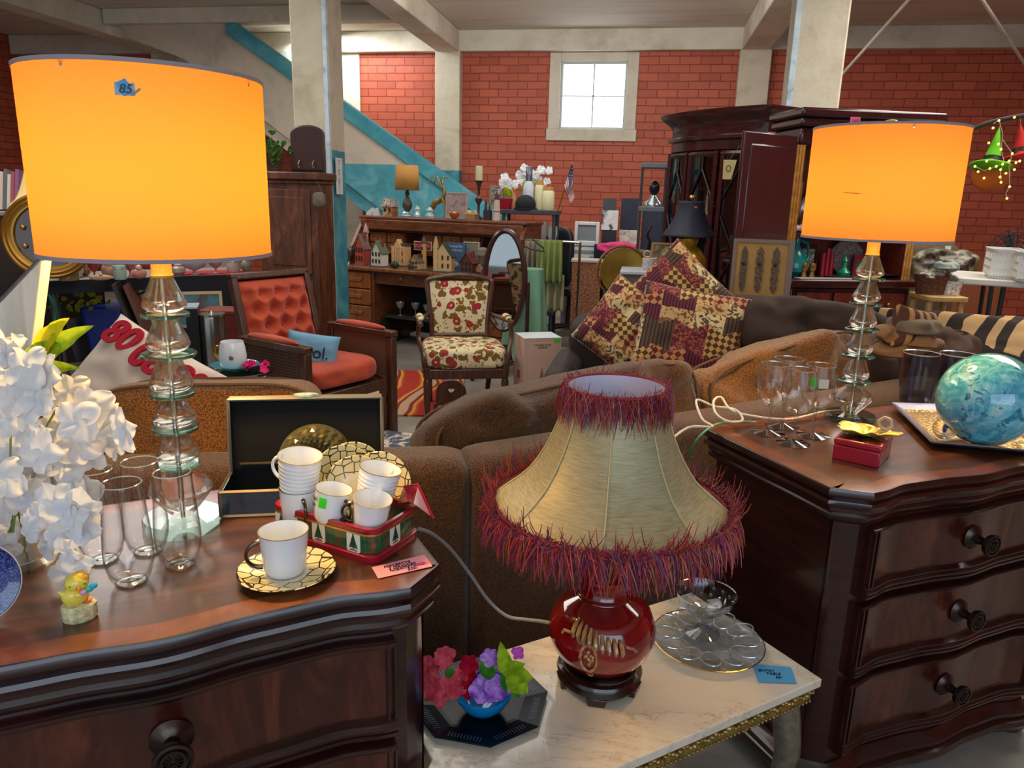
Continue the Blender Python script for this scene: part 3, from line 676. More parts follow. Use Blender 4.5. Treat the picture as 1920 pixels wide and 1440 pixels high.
# tin
Nn = AZ(701, 1060, TOP); Lf = AZ(514, 1004, TOP); Rg = AZ(781, 1003, TOP)
lx = (Lf-Nn); wl_ = lx.length; ang = math.atan2(-lx.y, -lx.x); dl = .75*(Rg-Nn).length
ex = Vector((math.cos(ang), math.sin(ang), 0)); ey = Vector((-ex.y, ex.x, 0)); dp = max((Rg-Nn).dot(ey), .12); ctr = Nn-ex*wl_/2+ey*dp/2
TH = .062
tin = T('gift_tin', 'open red and green plaid tin filled with teacups', 'tin', (ctr.x, ctr.y, TOP), ang)
def plaid():
    s = N('plaid_tin_print'); tc = s.add('ShaderNodeTexCoord'); sp = s.add('ShaderNodeSeparateXYZ'); s.link(tc.outputs['Object'], sp.inputs[0])
    u = s.math('ADD', sp.outputs[0], sp.outputs[1])
    def band(x, p, w_, o_=0.): return s.math('LESS_THAN', s.math('FRACT', s.math('ADD', s.math('DIVIDE', x, p), o_)), w_)
    a = band(u, .036, .5); c = band(sp.outputs[2], .034, .5); thn = s.math('MAXIMUM', band(u, .036, .04, .25), band(u, .036, .04, .75)); st = band(sp.outputs[2], .003, .4)
    col = s.mix(a, '14603c', '2d5a30'); col = s.mix(s.math('MULTIPLY', s.math('MULTIPLY', a, st), .9), col, '7c3030'); col = s.mix(s.math('MULTIPLY', c, .45), col, '123b2a'); col = s.mix(s.math('MULTIPLY', thn, .6), col, '8a3a3a')
    s.col(col); s.set(Roughness=.25, Coat_Weight=.5); return s.m
RED = M('red_enamel', 'a3122a', .25, coat=.5); TINGOLD = M('tin_gold', 'd2a850', .3, .9)
rr = .022
def rring(w_, d_, z, r_=rr): return [(x, y, z) for x, y in rrect(w_, d_, r_, 7)]
b = MB().loft([rring(wl_-.004, dp-.004, .013), rring(wl_, dp, .016), rring(wl_, dp, TH-.012), rring(wl_-.002, dp-.002, TH-.006), rring(wl_-.006, dp-.006, TH-.006), rring(wl_-.008, dp-.008, .018)], cap=False)
b.face(range(len(b.v)-len(rring(1, 1, 0)), len(b.v))); b.build('body', plaid(), tin, smooth=50)
MB().loft([rring(wl_+.001, dp+.001, TH-.013), rring(wl_+.006, dp+.006, TH-.009), rring(wl_+.006, dp+.006, TH), rring(wl_-.004, dp-.004, TH+.001), rring(wl_-.010, dp-.010, TH-.001), rring(wl_-.010, dp-.010, TH-.012)], cap=False).build('rim', RED, tin)
MB().loft([rring(wl_+.007, dp+.007, TH-.013), rring(wl_+.0075, dp+.0075, TH-.011), rring(wl_+.007, dp+.007, TH-.0095)], cap=False).build('gold_line', TINGOLD, tin)
MB().loft([rring(wl_+.006, dp+.006, 0), rring(wl_+.008, dp+.008, .002), rring(wl_+.008, dp+.008, .0125), rring(wl_+.002, dp+.002, .014)]).build('base', RED, tin)
TREE = P('23512f', .5)
def card(cx, cy, rz_, par):
    m = Matrix.Translation((cx, cy, .0325)) @ Matrix.Rotation(rz_, 4, 'Z')
    c = MB().prism(rrect(.028, .036, .004), -.0008, .0004, 'y', 0, m).build('tree_card', P('e6dfd0', .35), par)
    b = MB()
    for k in range(6):
        z0 = -.010+.0038*k; w_ = .010*(1-k/6.5); b.prism([(-w_, z0), (w_, z0), (w_*.3, z0+.0065), (-w_*.3, z0+.0065)], -.0014, -.0007, 'y', 0, m)
    b.build('tree', TREE, c, smooth=0); MB().prism([(-.0015, -.014), (.0015, -.014), (.001, -.009), (-.001, -.009)], -.0013, -.0007, 'y', 0, m).prism([(-.009, -.0155), (.009, -.0155), (.006, -.013), (-.006, -.013)], -.0013, -.0007, 'y', 0, m).build('trunk', P('7a5a48', .5), c, smooth=0)
for q in (-.36, .02, .36): card(wl_*q-.01, -dp/2-.0006, 0, tin)
for q in (-.05,): card(wl_/2+.0006, dp*q, R_(90), tin)
# the tin's lid stands behind, its corner showing over the right side
lid = T('tin_lid', 'red lid leaning inside the back right corner of the plaid tin', 'lid', AZ(778, 985, TOP), ang)
lid.location.z = TOP
q0 = [AY(757, 911, 1.22), AY(790, 908, 1.22), AY(815, 975, 1.20), AY(783, 955, 1.20), AY(735, 948, 1.20)]
lid.location = (0, 0, 0); lid.rotation_euler = (0, 0, 0)
b = MB(); cv = [Vector(p) for p in (AY(745, 945, 1.20), AY(757, 912, 1.215), AY(784, 908, 1.215), AY(813, 972, 1.175), AY(775, 944, 1.16), AY(766, 940, 1.155))]
n_ = len(cv); o_ = Vector((.0, .002, -.001)); b.add(cv+[p+o_ for p in cv], [tuple(range(n_)), tuple(range(2*n_-1, n_-1, -1))]+[(i, (i+1) % n_, n_+(i+1) % n_, n_+i) for i in range(n_)])
b.build('panel', RED, lid, smooth=0)
b = MB(); b.tube([cv[2], cv[3]], .0018, 6).tube([cv[1], cv[2]], .0018, 6); b.build('rolled_edge', RED, lid)
def tinp(a, c, z): return tuple(ctr+ex*(a*wl_)+ey*(c*dp)+Vector((0, 0, z)))
def upr(px_, py_, Y_): p = AY(px_, py_, Y_); return p
# saucers standing in the tin
for i, (px_, py_, Y_, tl, tz, lab) in enumerate(((642, 893, 1.250, 74, .25, 'mosaic rimmed saucer rising highest at the back of the tin'), (660, 886, 1.278, 76, .1, 'mosaic rimmed saucer mostly hidden behind the tallest saucer in the tin'),
        (668, 915, 1.222, 70, .1, 'mosaic rimmed saucer leaning at the front of the saucers in the tin'), (716, 905, 1.245, 78, -.35, 'mosaic rimmed saucer tilted at the right end of the tin'))):
    p = AY(px_, py_, Y_); o = O(saucer_mb(), 'saucer', GIR, lab, 'saucer', p, group='mosaic saucers in the tin', rot=(R_(tl), 0, face(p)+tz), smooth=50); o.scale = (.80,)*3
# cups in the tin
def atcup(px_, py_, Y_, lab, rx, ry, rzz, **k):
    p = AY(px_, py_, Y_); return cup('teacup', lab, p, rot=(rx, ry, rzz), **k)
atcup(560, 922, 1.155, 'ribbed white cup sticking up at the left end of the tin', R_(4), R_(7), 0, ribs=True, hand=R_(170), scale=.98)
atcup(560, 975, 1.150, 'white cup lying under the ribbed cup in the tin', R_(0), R_(2), 0, hand=R_(-50), scale=.86)
atcup(700, 945, 1.175, 'ribbed white cup sticking up at the right end of the tin', R_(0), R_(12), .2, ribs=True, hand=R_(60), scale=.96)
c3 = atcup(617, 975, 1.125, 'white cup with handwritten price and green sticker in the tin', R_(-2), R_(10), 0, hand=R_(-25), scale=.82)
atcup(692, 992, 1.120, 'white cup with dark handle at the near corner of the tin', R_(5), R_(10), 0, hand=R_(-160), scale=.84)
MB().box((-.006, -.0385, .052), (.016, .001, .022), (0, 0, 0)).build('green_sticker', P('35e000', .5), c3)
text('1(6)', 'lettering', P('222222'), c3, (-.024, -.036, .058), (R_(90), 0, -.6), .011); text('14-', 'lettering', P('222222'), c3, (-.024, -.036, .044), (R_(90), 0, -.6), .011)
# pink price card
def card_px(name, label, cat, cs, z, mat, par_lines, fs, lab_col='2a1838', lift=0, sub=None):
    pts = [AZ(x, y, z) for x, y in cs]; c0 = sum(pts, Vector())/len(pts); b = MB(); n_ = len(pts)
    t = T(name, label, cat, c0); e = (pts[1]-pts[0]); an_ = math.atan2(e.y, e.x); vs = [p-c0 for p in pts]
    for i, v_ in enumerate(vs): v_.z = .001+(lift if i in (0, n_-1) else 0)
    b.add([tuple(v_) for v_ in vs]+[(v_.x, v_.y, v_.z+.0004) for v_ in vs], [tuple(range(n_-1, -1, -1)), tuple(range(n_, 2*n_))]+[(i, (i+1) % n_, n_+(i+1) % n_, n_+i) for i in range(n_)])
    b.build('paper', mat, t, smooth=0)
    for k, (s_, dx, dy) in enumerate(par_lines): text(s_, 'lettering', P(lab_col), t, (dx*math.cos(an_)-dy*math.sin(an_), dx*math.sin(an_)+dy*math.cos(an_), .0022+lift*.5), (0, -lift*0, an_), fs, shear=.25)
    return t, an_
t, a_ = card_px('price_card', 'pink price card with handwriting near the front corner of the chest', 'price card', [(709, 1086), (811, 1063), (796, 1041), (697, 1065)][::1], TOP+.0012, P('ef9aa8', .7), [("HAVERTYS", -.006, .009), ('3 DRAWER', .0, .000), ('NIGHTSTAND', .006, -.0075), ('300-', .012, -.0155)], .0098, '1c1436')
MB().box((.03*math.cos(a_)+.004, .03*math.sin(a_)-.004, .0017), (.028, .009, .0006), (0, 0, a_)).build('pink_stripe', P('f0608a', .6), t)
# glass trimmed jewellery box with open lid
bl = AZ(415, 972, TOP); jr = face(bl)+R_(-13); JW, JD, JH, JL = .300, .125, .052, .145
ex_ = Vector((math.cos(jr), math.sin(jr), 0)); ey_ = Vector((-ex_.y, ex_.x, 0)); jc = bl+ex_*JW/2+ey_*JD/2
jb = T('jewellery_box', 'open black jewellery box with glass edges and lid raised, behind the tin', 'box', (jc.x, jc.y, TOP), jr)
BLK = P('040509', .95); NAVY = M('smoked_glass_panel', '101a24', .08, .2, coat=1); EDG = M('bevelled_glass_edge', 'a9aba2', .15, .7)
b = MB(); th = .004; b.b0(-JW/2, JW/2, -JD/2, JD/2, 0, th); b.b0(-JW/2, JW/2, -JD/2, -JD/2+th, th, JH); b.b0(-JW/2, JW/2, JD/2-th, JD/2, th, JH); b.b0(-JW/2, -JW/2+th, -JD/2+th, JD/2-th, th, JH); b.b0(JW/2-th, JW/2, -JD/2+th, JD/2-th, th, JH)
b.build('body', NAVY, jb)
MB().b0(-JW/2+th, JW/2-th, -JD/2+th, JD/2-th, th, th+.003).build('lining', BLK, jb)
def frame_edges(par, pts, r_): 
    b = MB()
    for a, c in pts: b.tube([a, c], r_, 4)
    return b.build('glass_edging', EDG, par)
x_, y_ = JW/2, JD/2
frame_edges(jb, [((-x_, -y_, JH), (x_, -y_, JH)), ((-x_, -y_, 0.003), (x_, -y_, .003)), ((-x_, -y_, 0.003), (-x_, -y_, JH)), ((x_, -y_, .003), (x_, -y_, JH)), ((-x_, -y_, JH), (-x_, y_, JH)), ((x_, -y_, JH), (x_, y_, JH))], .0035)
ld = MB().b0(-JW/2, JW/2, 0, .004, 0, JL).b0(-JW/2, JW/2, -.018, 0, JL-.004, JL).b0(-JW/2, -JW/2+.004, -.018, 0, 0, JL-.004).b0(JW/2-.004, JW/2, -.018, 0, 0, JL-.004).build('lid', BLK, jb); ld.location = (0, JD/2, JH); ld.rotation_euler = (R_(-6), 0, 0)
frame_edges(ld, [((-x_, -.018, JL), (x_, -.018, JL)), ((-x_, -.018, 0), (-x_, -.018, JL)), ((x_, -.018, 0), (x_, -.018, JL)), ((-x_, 0, JL+.001), (x_, 0, JL+.001))], .0035)
MB().box((0, -.004, .012), (JW-.03, .003, .004)).build('brass_strip', M('dull_brass', '6b5a32', .4, .7), ld)
MB().lathe([(.024, 0), (.027, .002), (.025, .006), (.018, .008), (.001, .009)], (0, -.008, JL+.002), 24, sx=1, sy=.5).build('oval_ornament', M('gilt_agate', '9aa890', .3, .5, var=.4, vs=90), ld)
MB().tube([(-JW/2+.004, -.0, .002), (-JW/2, 0, JL*.6)], .0008, 4).build('stay_cord', BLK, ld)
# faceted glass dish standing in the box
p = AY(592, 862, 1.31); b = MB(); n1, n2 = 44, 9; vs = []; fs = []
for j in range(n2+1):
    r_ = .064*(1-j/n2*.72)
    for i in range(n1): a = 2*math.pi*(i+.5*(j % 2))/n1; vs.append((r_*math.cos(a), -.004-.010*math.sin(math.pi*j/n2)-(.0025 if (i+j) % 2 else 0), r_*math.sin(a)))
for j in range(n2):
    for i in range(n1):
        a = j*n1+i; c = j*n1+(i+1) % n1; d = (j+1)*n1+i; e = (j+1)*n1+(i+1) % n1
        fs += [(a, c, d), (c, e, d)] if j % 2 == 0 else [(a, c, e), (a, e, d)]
fs.append(tuple(n2*n1+i for i in range(n1))); b.add(vs, fs)
b.lathe([(.062, 0), (.0665, .002), (.0665, .006), (.062, .0075), (.0, .0075)], (0, 0, 0), 44, cap=False, mat=Matrix.Rotation(R_(90), 4, 'X') @ Matrix.Translation((0, 0, -.004)))
AMB = M('smoky_faceted_glass', '5c5730', .06, .35, coat=1)
o = O(b, 'faceted_glass_dish', AMB, 'round faceted smoky glass dish standing in the jewellery box', 'dish', p, rot=(R_(-12), 0, face(p)), smooth=0); o.scale = (1.08,)*3
# stemless flutes
FL = [(.0, .004), (.016, .003), (.019, 0), (.021, .002), (.028, .016), (.0325, .036), (.0335, .052), (.0318, .09), (.0285, .135), (.0265, .166), (.0258, .168), (.0255, .166), (.0275, .134), (.0308, .09), (.0325, .052), (.031, .036), (.026, .018), (.018, .010), (.0, .009)]
def flute(x, y, top, wpx, lab):
    p = AZ(x, y, TOP); hz = ZP(p, top)-TOP; t = T('stemless_flute', lab, 'glass', (p.x, p.y, TOP), 0, 'stemless champagne flutes')
    k = hz/.168; kr = wpx/2*S((p.x, p.y, TOP+.05))/.0335
    MB().lathe([(r_*kr, z_*k) for r_, z_ in FL], n=40, cap=False).build('bowl', THIN, t)
    MB().lathe([(0, .0035), (.0185*kr, .0035), (.0195*kr, .001), (.0205*kr, .004), (.012*kr, .009), (0, .0095)], n=32, cap=False).build('base', thin('clear_glass', 'f1f4f2', 1.8, .05), t)
    MB().lathe([(.0258*kr-.0009, hz-.001), (.0258*kr, hz+.0006), (.0258*kr+.0009, hz-.001)], n=40, cap=False).build('rim', M('glass_rim', 'cfd6d8', .1, .6), t)
    return t
flute(247, 1092, 905, 88, 'stemless flute nearest the chick figurine, in front of the other three')
flute(338, 1060, 885, 83, 'stemless flute second nearest, standing in front of the lamp foot')
flute(278, 1035, 865, 80, 'stemless flute directly behind the two front flutes')
flute(195, 1052, 880, 80, 'stemless flute beside the white blossoms')
# chick figurine
cp = AZ(151, 1160, TOP); cs_ = S((cp.x, cp.y, TOP+.03))
ck = T('chick_figurine', 'small yellow chick figurine holding eggs on a log', 'figurine', (cp.x, cp.y, TOP), face(cp)); u_ = cs_
YEL = M('glazed_yellow', 'f2dc52', .25, coat=.5); b = MB()
b.lathe([(26*u_, 0), (29*u_, 4*u_), (29*u_, 20*u_), (30*u_, 30*u_), (27*u_, 34*u_), (4*u_, 35*u_)], n=28, lobes=9, amp=.03, sy=.75); b.build('log_base', M('carved_log', 'd8cd9a', .6, var=.3, vs=120, bump=.8, bs=160), ck)
bd = MB(); bd.sph((-4*u_, 0, 50*u_), 20*u_, 20, 14, sc=(1.15, .85, .95)); bd.tube([(-12*u_, 0, 52*u_), (-24*u_, 0, 58*u_), (-30*u_, 0, 64*u_)], [9*u_, 6*u_, 2*u_], 8); bd.build('body', YEL, ck)
hd = MB().sph((1*u_, -2*u_, 76*u_), 19*u_, 22, 14, sc=(1.08, .95, .95)).build('head', YEL, ck)
MB().sph((5*u_, 0, 82*u_), 17*u_, 18, 12, sc=(1.05, .95, .8)).build('crown_tuft', M('glazed_orange_yellow', 'f4b92c', .3, coat=.4), hd)
MB().lathe([(4.5*u_, 0), (3*u_, 4*u_), (.3*u_, 8*u_)], n=10, mat=Matrix.Translation((2*u_, -19*u_, 72*u_)) @ Matrix.Rotation(R_(90), 4, 'X')).build('beak', P('ef7a1c', .3), hd)
for q in (-1, 1): MB().tube([(2*u_+q*11*u_-3*u_, -16.5*u_, 76*u_), (2*u_+q*11*u_, -17*u_, 77.5*u_), (2*u_+q*11*u_+3*u_, -16*u_, 76*u_)], .9*u_, 5).build('eye', P('3a2418', .3), hd)
MB().sph((6*u_, -14*u_, 56*u_), 9*u_, 12, 8, sc=(1.6, .6, .7)).build('wing', YEL, ck)
for (x, z, c_) in ((10, 62, 'e79ab8'), (20, 66, '3bb9a6'), (27, 71, '39a9d6')): MB().sph((x*u_, -19*u_, z*u_), 6.5*u_, 14, 10, sc=(1.15, .9, .9)).build('egg', P(c_, .2), ck)
MB().sph((15*u_, -6*u_, 38*u_), 6*u_, 12, 8, sc=(1.4, 1.2, .5)).build('foot', P('e0661e', .3), ck)
# blue plate at the picture edge
pp_ = AZ(-42, 1170, TOP); ps = S((pp_.x, pp_.y, TOP+.06)); pr_ = 80*ps
def bluepat():
    s = N('blue_transfer_print'); v = s.coord(); f = s.noise(v, 120, 4, 3); s.col(s.ramp(f, [(.45, '0d1c63'), (.52, '16308c'), (.56, '7d93d8'), (.6, '10206a')], 'CONSTANT')); s.set(Roughness=.12, Coat_Weight=.7); return s.m
pt = T('decorative_plate', 'dark blue patterned plate with pale rim at the picture edge beside the vase', 'plate', (pp_.x, pp_.y, TOP+.0005), 0, rot=(R_(78), 0, face(pp_)))
MB().lathe([(0, 0), (pr_*.55, 0), (pr_*.62, .006), (pr_*.97, .014), (pr_, .0165), (pr_*.96, .0175), (pr_*.6, .010), (pr_*.5, .005), (0, .004)], (0, pr_, 0), 56, cap=False).build('dish', bluepat(), pt)
MB().lathe([(pr_*.975, .0175), (pr_*1.003, .0172), (pr_*1.003, .0155)], (0, pr_, 0), 56, cap=False).build('rim', P('cfc9c0', .2), pt)
# big glass vase with white flowers
vc = AZ(28, 1052, TOP); vsx = S((vc.x, vc.y, TOP)); vr = 74*vsx; vh = ZP(vc, 800)-TOP
va = T('glass_vase', 'heavy clear glass cylinder vase holding white blossoms', 'vase', (vc.x, vc.y, TOP))
MB().lathe([(0, .012), (vr*.93, .012), (vr*.96, .02), (vr*.985, vh), (vr*.97, vh+.002), (vr*1.0, vh), (vr, .014), (vr*1.02, .01), (vr*1.02, .004), (vr*.99, 0), (0, 0)], n=56, cap=False).build('wall', THIN, va)
MB().lathe([(0, .0005), (vr*.97, .0005), (vr*.985, .006), (vr*.9, .015), (vr*.6, .010), (0, .013)], n=56, cap=False).build('thick_base', thin('vase_base_glass', 'f0ead8', 1.8, .06), va)
def blossom(b, c, nrm, size, npet=4, seed=0, cup_=.35):
    random.seed(seed); nrm = Vector(nrm).normalized(); q = nrm.to_track_quat('Z', 'Y').to_matrix().to_4x4(); m = Matrix.Translation(c) @ q @ Matrix.Rotation(random.uniform(0, 6.28), 4, 'Z')
    for k in range(npet):
        a = 2*math.pi*k/npet+random.uniform(-.15, .15); L = size*random.uniform(.85, 1.12); W = L*random.uniform(.85, 1.1); tw = random.uniform(-.3, .3); ph = random.uniform(0, 6)
        def fn(u, v):
            x = v*L; hw = W*.5*math.sin(math.pi*min(1, v*.86+.09))**.55; y = (2*u-1)*hw
            z = cup_*L*(v**1.5)*(.6+.4*abs(2*u-1))-.25*L*v**4+.07*L*math.sin(ph+7*u+3*v)+tw*y*v
            return m @ Vector((x*math.cos(a)-y*math.sin(a), x*math.sin(a)+y*math.cos(a), z+.0015*k/npet))
        b.grid(fn, 7, 7)
def leaf(b, p0, p1, wd, nrm=(0, -1, .4), bend=.15, fold=.25):
    p0, p1 = Vector(p0), Vector(p1); d = p1-p0; L = d.length; d.normalize(); sd_ = d.cross(Vector(nrm)).normalized(); nn = sd_.cross(d)
    def fn(u, v): hw = wd/2*math.sin(math.pi*v**.8)**.8; t_ = 2*u-1; return p0+d*(L*v)+sd_*(hw*t_)+nn*(fold*hw*abs(t_)+bend*L*math.sin(math.pi*v)*.5+.01*L*math.sin(v*24)*abs(t_))
    b.grid(fn, 6, 12)
def petal_mat(name, c, c2, tr=.35):
    if name in _M: return _M[name]
    s = N(name); f = s.noise(s.coord((1, 1, 1)), 60, 3); col = s.ramp(f, [(.35, c), (.65, c2)]); d = s.add('ShaderNodeBsdfDiffuse'); t_ = s.add('ShaderNodeBsdfTranslucent'); s.link(col, d.inputs[0]); s.link(col, t_.inputs[0])
    mx = s.add('ShaderNodeMixShader'); mx.inputs[0].default_value = tr; s.link(d.outputs[0], mx.inputs[1]); s.link(t_.outputs[0], mx.inputs[2]); s.link(mx.outputs[0], s.out.inputs[0]); _M[name] = s.m; return s.m
WPET = petal_mat('white_silk_petal', 'e9ebf2', 'f6f4f0'); GRN = petal_mat('silk_leaf', '6f9a1e', 'a9c22e', .3); GRND = petal_mat('silk_leaf_dark', '2f6a28', '4f8a30', .3)
fl = T('flower_spray', 'trailing spray of white silk blossoms and yellow-green leaves in the glass vase', 'flowers', (vc.x, vc.y, TOP+.013)); base = Vector(fl.location)
cs = [(5, 655), (52, 690), (12, 705), (92, 705), (28, 745), (132, 735), (70, 755), (170, 765), (205, 790), (232, 805), (180, 805), (8, 790), (52, 805), (108, 800), (145, 790), (145, 835), (20, 845), (80, 850), (122, 868), (45, 890), (8, 900), (95, 905),
      (60, 935), (135, 905), (158, 935), (110, 945), (5, 950), (85, 965), (140, 975), (22, 985), (112, 1000), (158, 995), (92, 1020), (128, 1032), (148, 1052), (125, 1068), (10, 1020), (70, 900), (175, 850), (60, 985), (215, 830), (30, 660), (150, 955), (100, 880)]
random.seed(4)
for i, (x, y) in enumerate(cs):
    k = 1 if y < 960 else .72; yy = vc.y-.02-.05*math.sin(i*2.3)-(.075 if y > 930 and x > 60 else 0)
    p = AY(x, y, yy)-base; b = MB(); nr = Vector((random.uniform(-.5, .7), -1, random.uniform(-.2, .8)))
    blossom(b, p, nr, .034*k, 4 if i % 3 else 5, i, .3); b.build('blossom', WPET, fl, smooth=60)
for (x0, y0, x1, y1, wd, mm) in ((60, 695, 175, 610, 34, 0), (70, 680, 125, 600, 34, 1), (90, 650, 130, 596, 26, 1), (45, 700, 128, 640, 40, 0), (60, 690, 150, 690, 20, 0), (25, 780, 62, 745, 16, 0), (70, 880, 98, 930, 12, 0), (0, 900, 30, 880, 22, 2)):
    p0 = AY(x0, y0, vc.y+.01)-base; p1 = AY(x1, y1, vc.y-.01)-base; b = MB(); leaf(b, p0, p1, wd*vsx*1.25, bend=.15); b.build('leaf', (GRN, petal_mat('silk_leaf_yellow', 'c2c41e', 'dcd02c', .3), GRND)[mm], fl, smooth=60)
for k in range(5):
    tgt = AY((60, 20, 110, 90, 40)[k], (680, 740, 760, 900, 840)[k], vc.y)-base; b = MB().tube([(.02*math.cos(k*1.3), .02*math.sin(k*1.3), .004), (tgt.x*.3+.015*math.cos(k*1.3), tgt.y*.3, tgt.z*.5), tuple(tgt)], .0016, 6); b.build('stem', P('7f9a3c', .6), fl)
# whitewashed board with silver edge behind the vase
Yp = 1.06; pz = [AY(-70, 640, Yp), AY(79, 484, Yp), AY(60, 640, Yp), AY(40, 965, Yp), AY(-70, 1000, Yp)]
c0 = Vector((pz[3].x, Yp, 0)); wb = T('whitewashed_board', 'tall whitewashed wooden board with silver top edge behind the blossoms', 'board', (c0.x, Yp, TOP))
poly = [(p.x-c0.x, p.z-TOP) for p in pz]; poly[3] = (poly[3][0], 0); poly[4] = (poly[4][0], 0)
MB().prism(poly[::-1], 0, .022, 'y').build('panel', wood('whitewash', 'cbc2af', 'f0e8d8', 5, .5, 0, (5, 5, .7), .2), wb, bevel=.002, smooth=0)
b = MB(); A, Bq = Vector((poly[0][0], .004, poly[0][1])), Vector((poly[1][0], .004, poly[1][1]))
for q in (0, .012): b.tube([A+Vector((0, q, .002)), Bq+Vector((0, q, .002))], .005, 6)
b.build('silver_edging', M('silver_leaf', 'b9bcc2', .3, .9, var=.2, vs=60), wb)
# ================================================================ on the marble table
bt = AZ(908, 1345, TZ)
oc = AZ(900, 1318, TZ); R8 = .137; ot = T('octagonal_tray', 'black octagonal glass plate under the blue bowl', 'plate', (oc.x, oc.y, TZ), R_(20))
def octr(r_, z): return [(r_*math.cos(2*math.pi*k/8), r_*math.sin(2*math.pi*k/8), z) for k in range(8)]
SMK = M('black_glass', '08121d', .22, .0); SMK.node_tree.nodes['Principled BSDF'].inputs['Specular IOR Level'].default_value = .2
MB().loft([octr(R8*.6, 0), octr(R8*.62, .001), octr(R8, .010), octr(R8*.995, .0125), octr(R8*.66, .0045), octr(R8*.6, .004)]).build('dish', SMK, ot, smooth=0)
for e in range(8):
    b = MB(); a0 = 2*math.pi*(e+.5)/8
    for k in range(-5, 6):
        c_ = Vector((math.cos(a0), math.sin(a0), 0))*R8*.80+Vector((-math.sin(a0), math.cos(a0), 0))*k*.006; b.box((c_.x, c_.y, .0094), (.014, .0013, .0008), (0, -R_(11), a0))
    b.build('ribbed_mark', P('5c6470', .3), ot)
bc = AZ(905, 1335, TZ+.0045); bl_ = T('glass_bowl', 'bright blue glass bowl filled with silk flowers', 'bowl', (bc.x, bc.y, TZ+.005))
MB().lathe([(0, 0), (.016, 0), (.03, .007), (.046, .024), (.055, .042), (.0575, .052), (.0565, .0525), (.053, .042), (.044, .026), (.026, .010), (0, .006)], n=44, cap=False).build('wall', M('sky_blue_glass', '0f7fc4', .08, coat=1), bl_)
bf = T('flower_bunch', 'red, coral and purple silk flowers with green leaves in the blue bowl', 'flowers', (bc.x, bc.y, TZ+.02)); base = Vector(bf.location)
CR = petal_mat('coral_petal', 'c23a4a', 'e0606c', .2); RD = petal_mat('crimson_petal', '8e0f22', 'b51c33', .2); PU = petal_mat('purple_petal', '8a3fc0', 'c79ae0', .2); MG = petal_mat('magenta_petal', 'b02aa0', 'd86acb', .2)
for i, (x, y, m_, sz, np_) in enumerate(((806, 1250, CR, .02, 5), (835, 1232, CR, .022, 6), (812, 1290, CR, .024, 6), (852, 1282, CR, .026, 7), (868, 1262, CR, .016, 5), (800, 1272, CR, .018, 5), (880, 1245, RD, .02, 5), (884, 1275, RD, .02, 5), (878, 1295, RD, .017, 5),
        (905, 1290, PU, .025, 6), (935, 1288, PU, .025, 6), (920, 1300, PU, .018, 5), (918, 1232, PU, .018, 5), (972, 1226, MG, .013, 4), (826, 1310, CR, .016, 4))):
    p = AY(x, y, bc.y-.02-(.012 if 1280 < y < 1305 and x > 890 else 0))-base; b = MB(); blossom(b, p, (random.uniform(-.4, .4), -1, .7), sz, np_, i+50, .5); b.build('blossom', m_, bf, smooth=60)
for (x0, y0, x1, y1, wd, mm) in ((955, 1270, 938, 1203, 26, GRN), (950, 1262, 990, 1300, 34, GRN), (945, 1258, 1000, 1272, 30, GRN), (940, 1262, 975, 1308, 28, GRND), (930, 1258, 900, 1262, 26, GRND), (925, 1262, 900, 1240, 24, GRND), (945, 1255, 985, 1245, 20, GRN), (850, 1255, 835, 1270, 16, GRND)):
    p0 = AY(x0, y0, bc.y-.025)-base; p1 = AY(x1, y1, bc.y-.03)-base; b = MB(); leaf(b, p0, p1, wd*.0011, nrm=(0, -1, .8), bend=.12); b.build('leaf', mm, bf, smooth=60)
# egg plate
ep = AZ(1326, 1207, TZ); et = T('egg_plate', 'clear pressed glass egg plate with gold rim under the stemmed bowl', 'plate', (ep.x, ep.y, TZ)); er = .124
CUT = thin('pressed_glass', 'e9edf2', 1.6, .06); THC = thin('pressed_thin', 'f0f3f7', 1.3, .03)
MB().lathe([(0, .002), (er*.5, .002), (er*.95, .010), (er, .013), (er*.99, .0145), (er*.6, .008), (0, .005)], n=56, cap=False).build('dish', THC, et)
MB().lathe([(er*.99, .0145), (er*1.008, .014), (er*1.0, .012)], n=56, cap=False).build('gold_rim', GOLD, et)
for k in range(12):
    a = 2*math.pi*k/12; d = Vector((math.cos(a), math.sin(a), 0)); tg = Vector((-d.y, d.x, 0)); cc = d*er*.70; pts = []
    for j in range(21): q = 2*math.pi*j/20; pts.append(cc+d*(.032*math.cos(q))+tg*(.022*math.sin(q))+Vector((0, 0, .015+.008*(1+math.cos(q))/2)))
    MB().tube(pts, .0015, 6).build('egg_well', M('glass_rim', 'cfd6d8', .1, .6), et)  # opaque pale grey stands in for bright highlights on the glass wells
cpt = AZ(1316, 1192, TZ+.008); sc0 = S((cpt.x, cpt.y, TZ+.05)); hz = ZP(cpt, 1112)-(TZ+.0145); ct = T('stemmed_bowl', 'small pressed glass stemmed bowl standing on the egg plate', 'bowl', (cpt.x, cpt.y, TZ+.0145)); br = 56*sc0
MB().lathe([(0, .002), (br*.55, .0), (br*.58, .003), (br*.3, .008), (.008, .014), (.007, hz*.42), (.014, hz*.48), (br*.6, hz*.6), (br*.92, hz*.82), (br, hz), (br*.97, hz+.001), (br*.86, hz*.8), (br*.5, hz*.62), (0, hz*.56)], n=48, cap=False).build('body', THC, ct)
MB().lathe([(br*.97, hz), (br*1.01, hz+.001), (br*.99, hz-.002)], n=48, cap=False).build('rim', CUT, ct)
b = MB()
for j in range(3):
    for k in range(16-3*j):
        a = 2*math.pi*(k+.5*j)/(16-3*j); rr_ = br*(.88-.2*j); b.sph((rr_*math.cos(a), rr_*math.sin(a), hz*(.84-.11*j)), .0042, 6, 4)
b.build('pressed_pattern', CUT, ct)
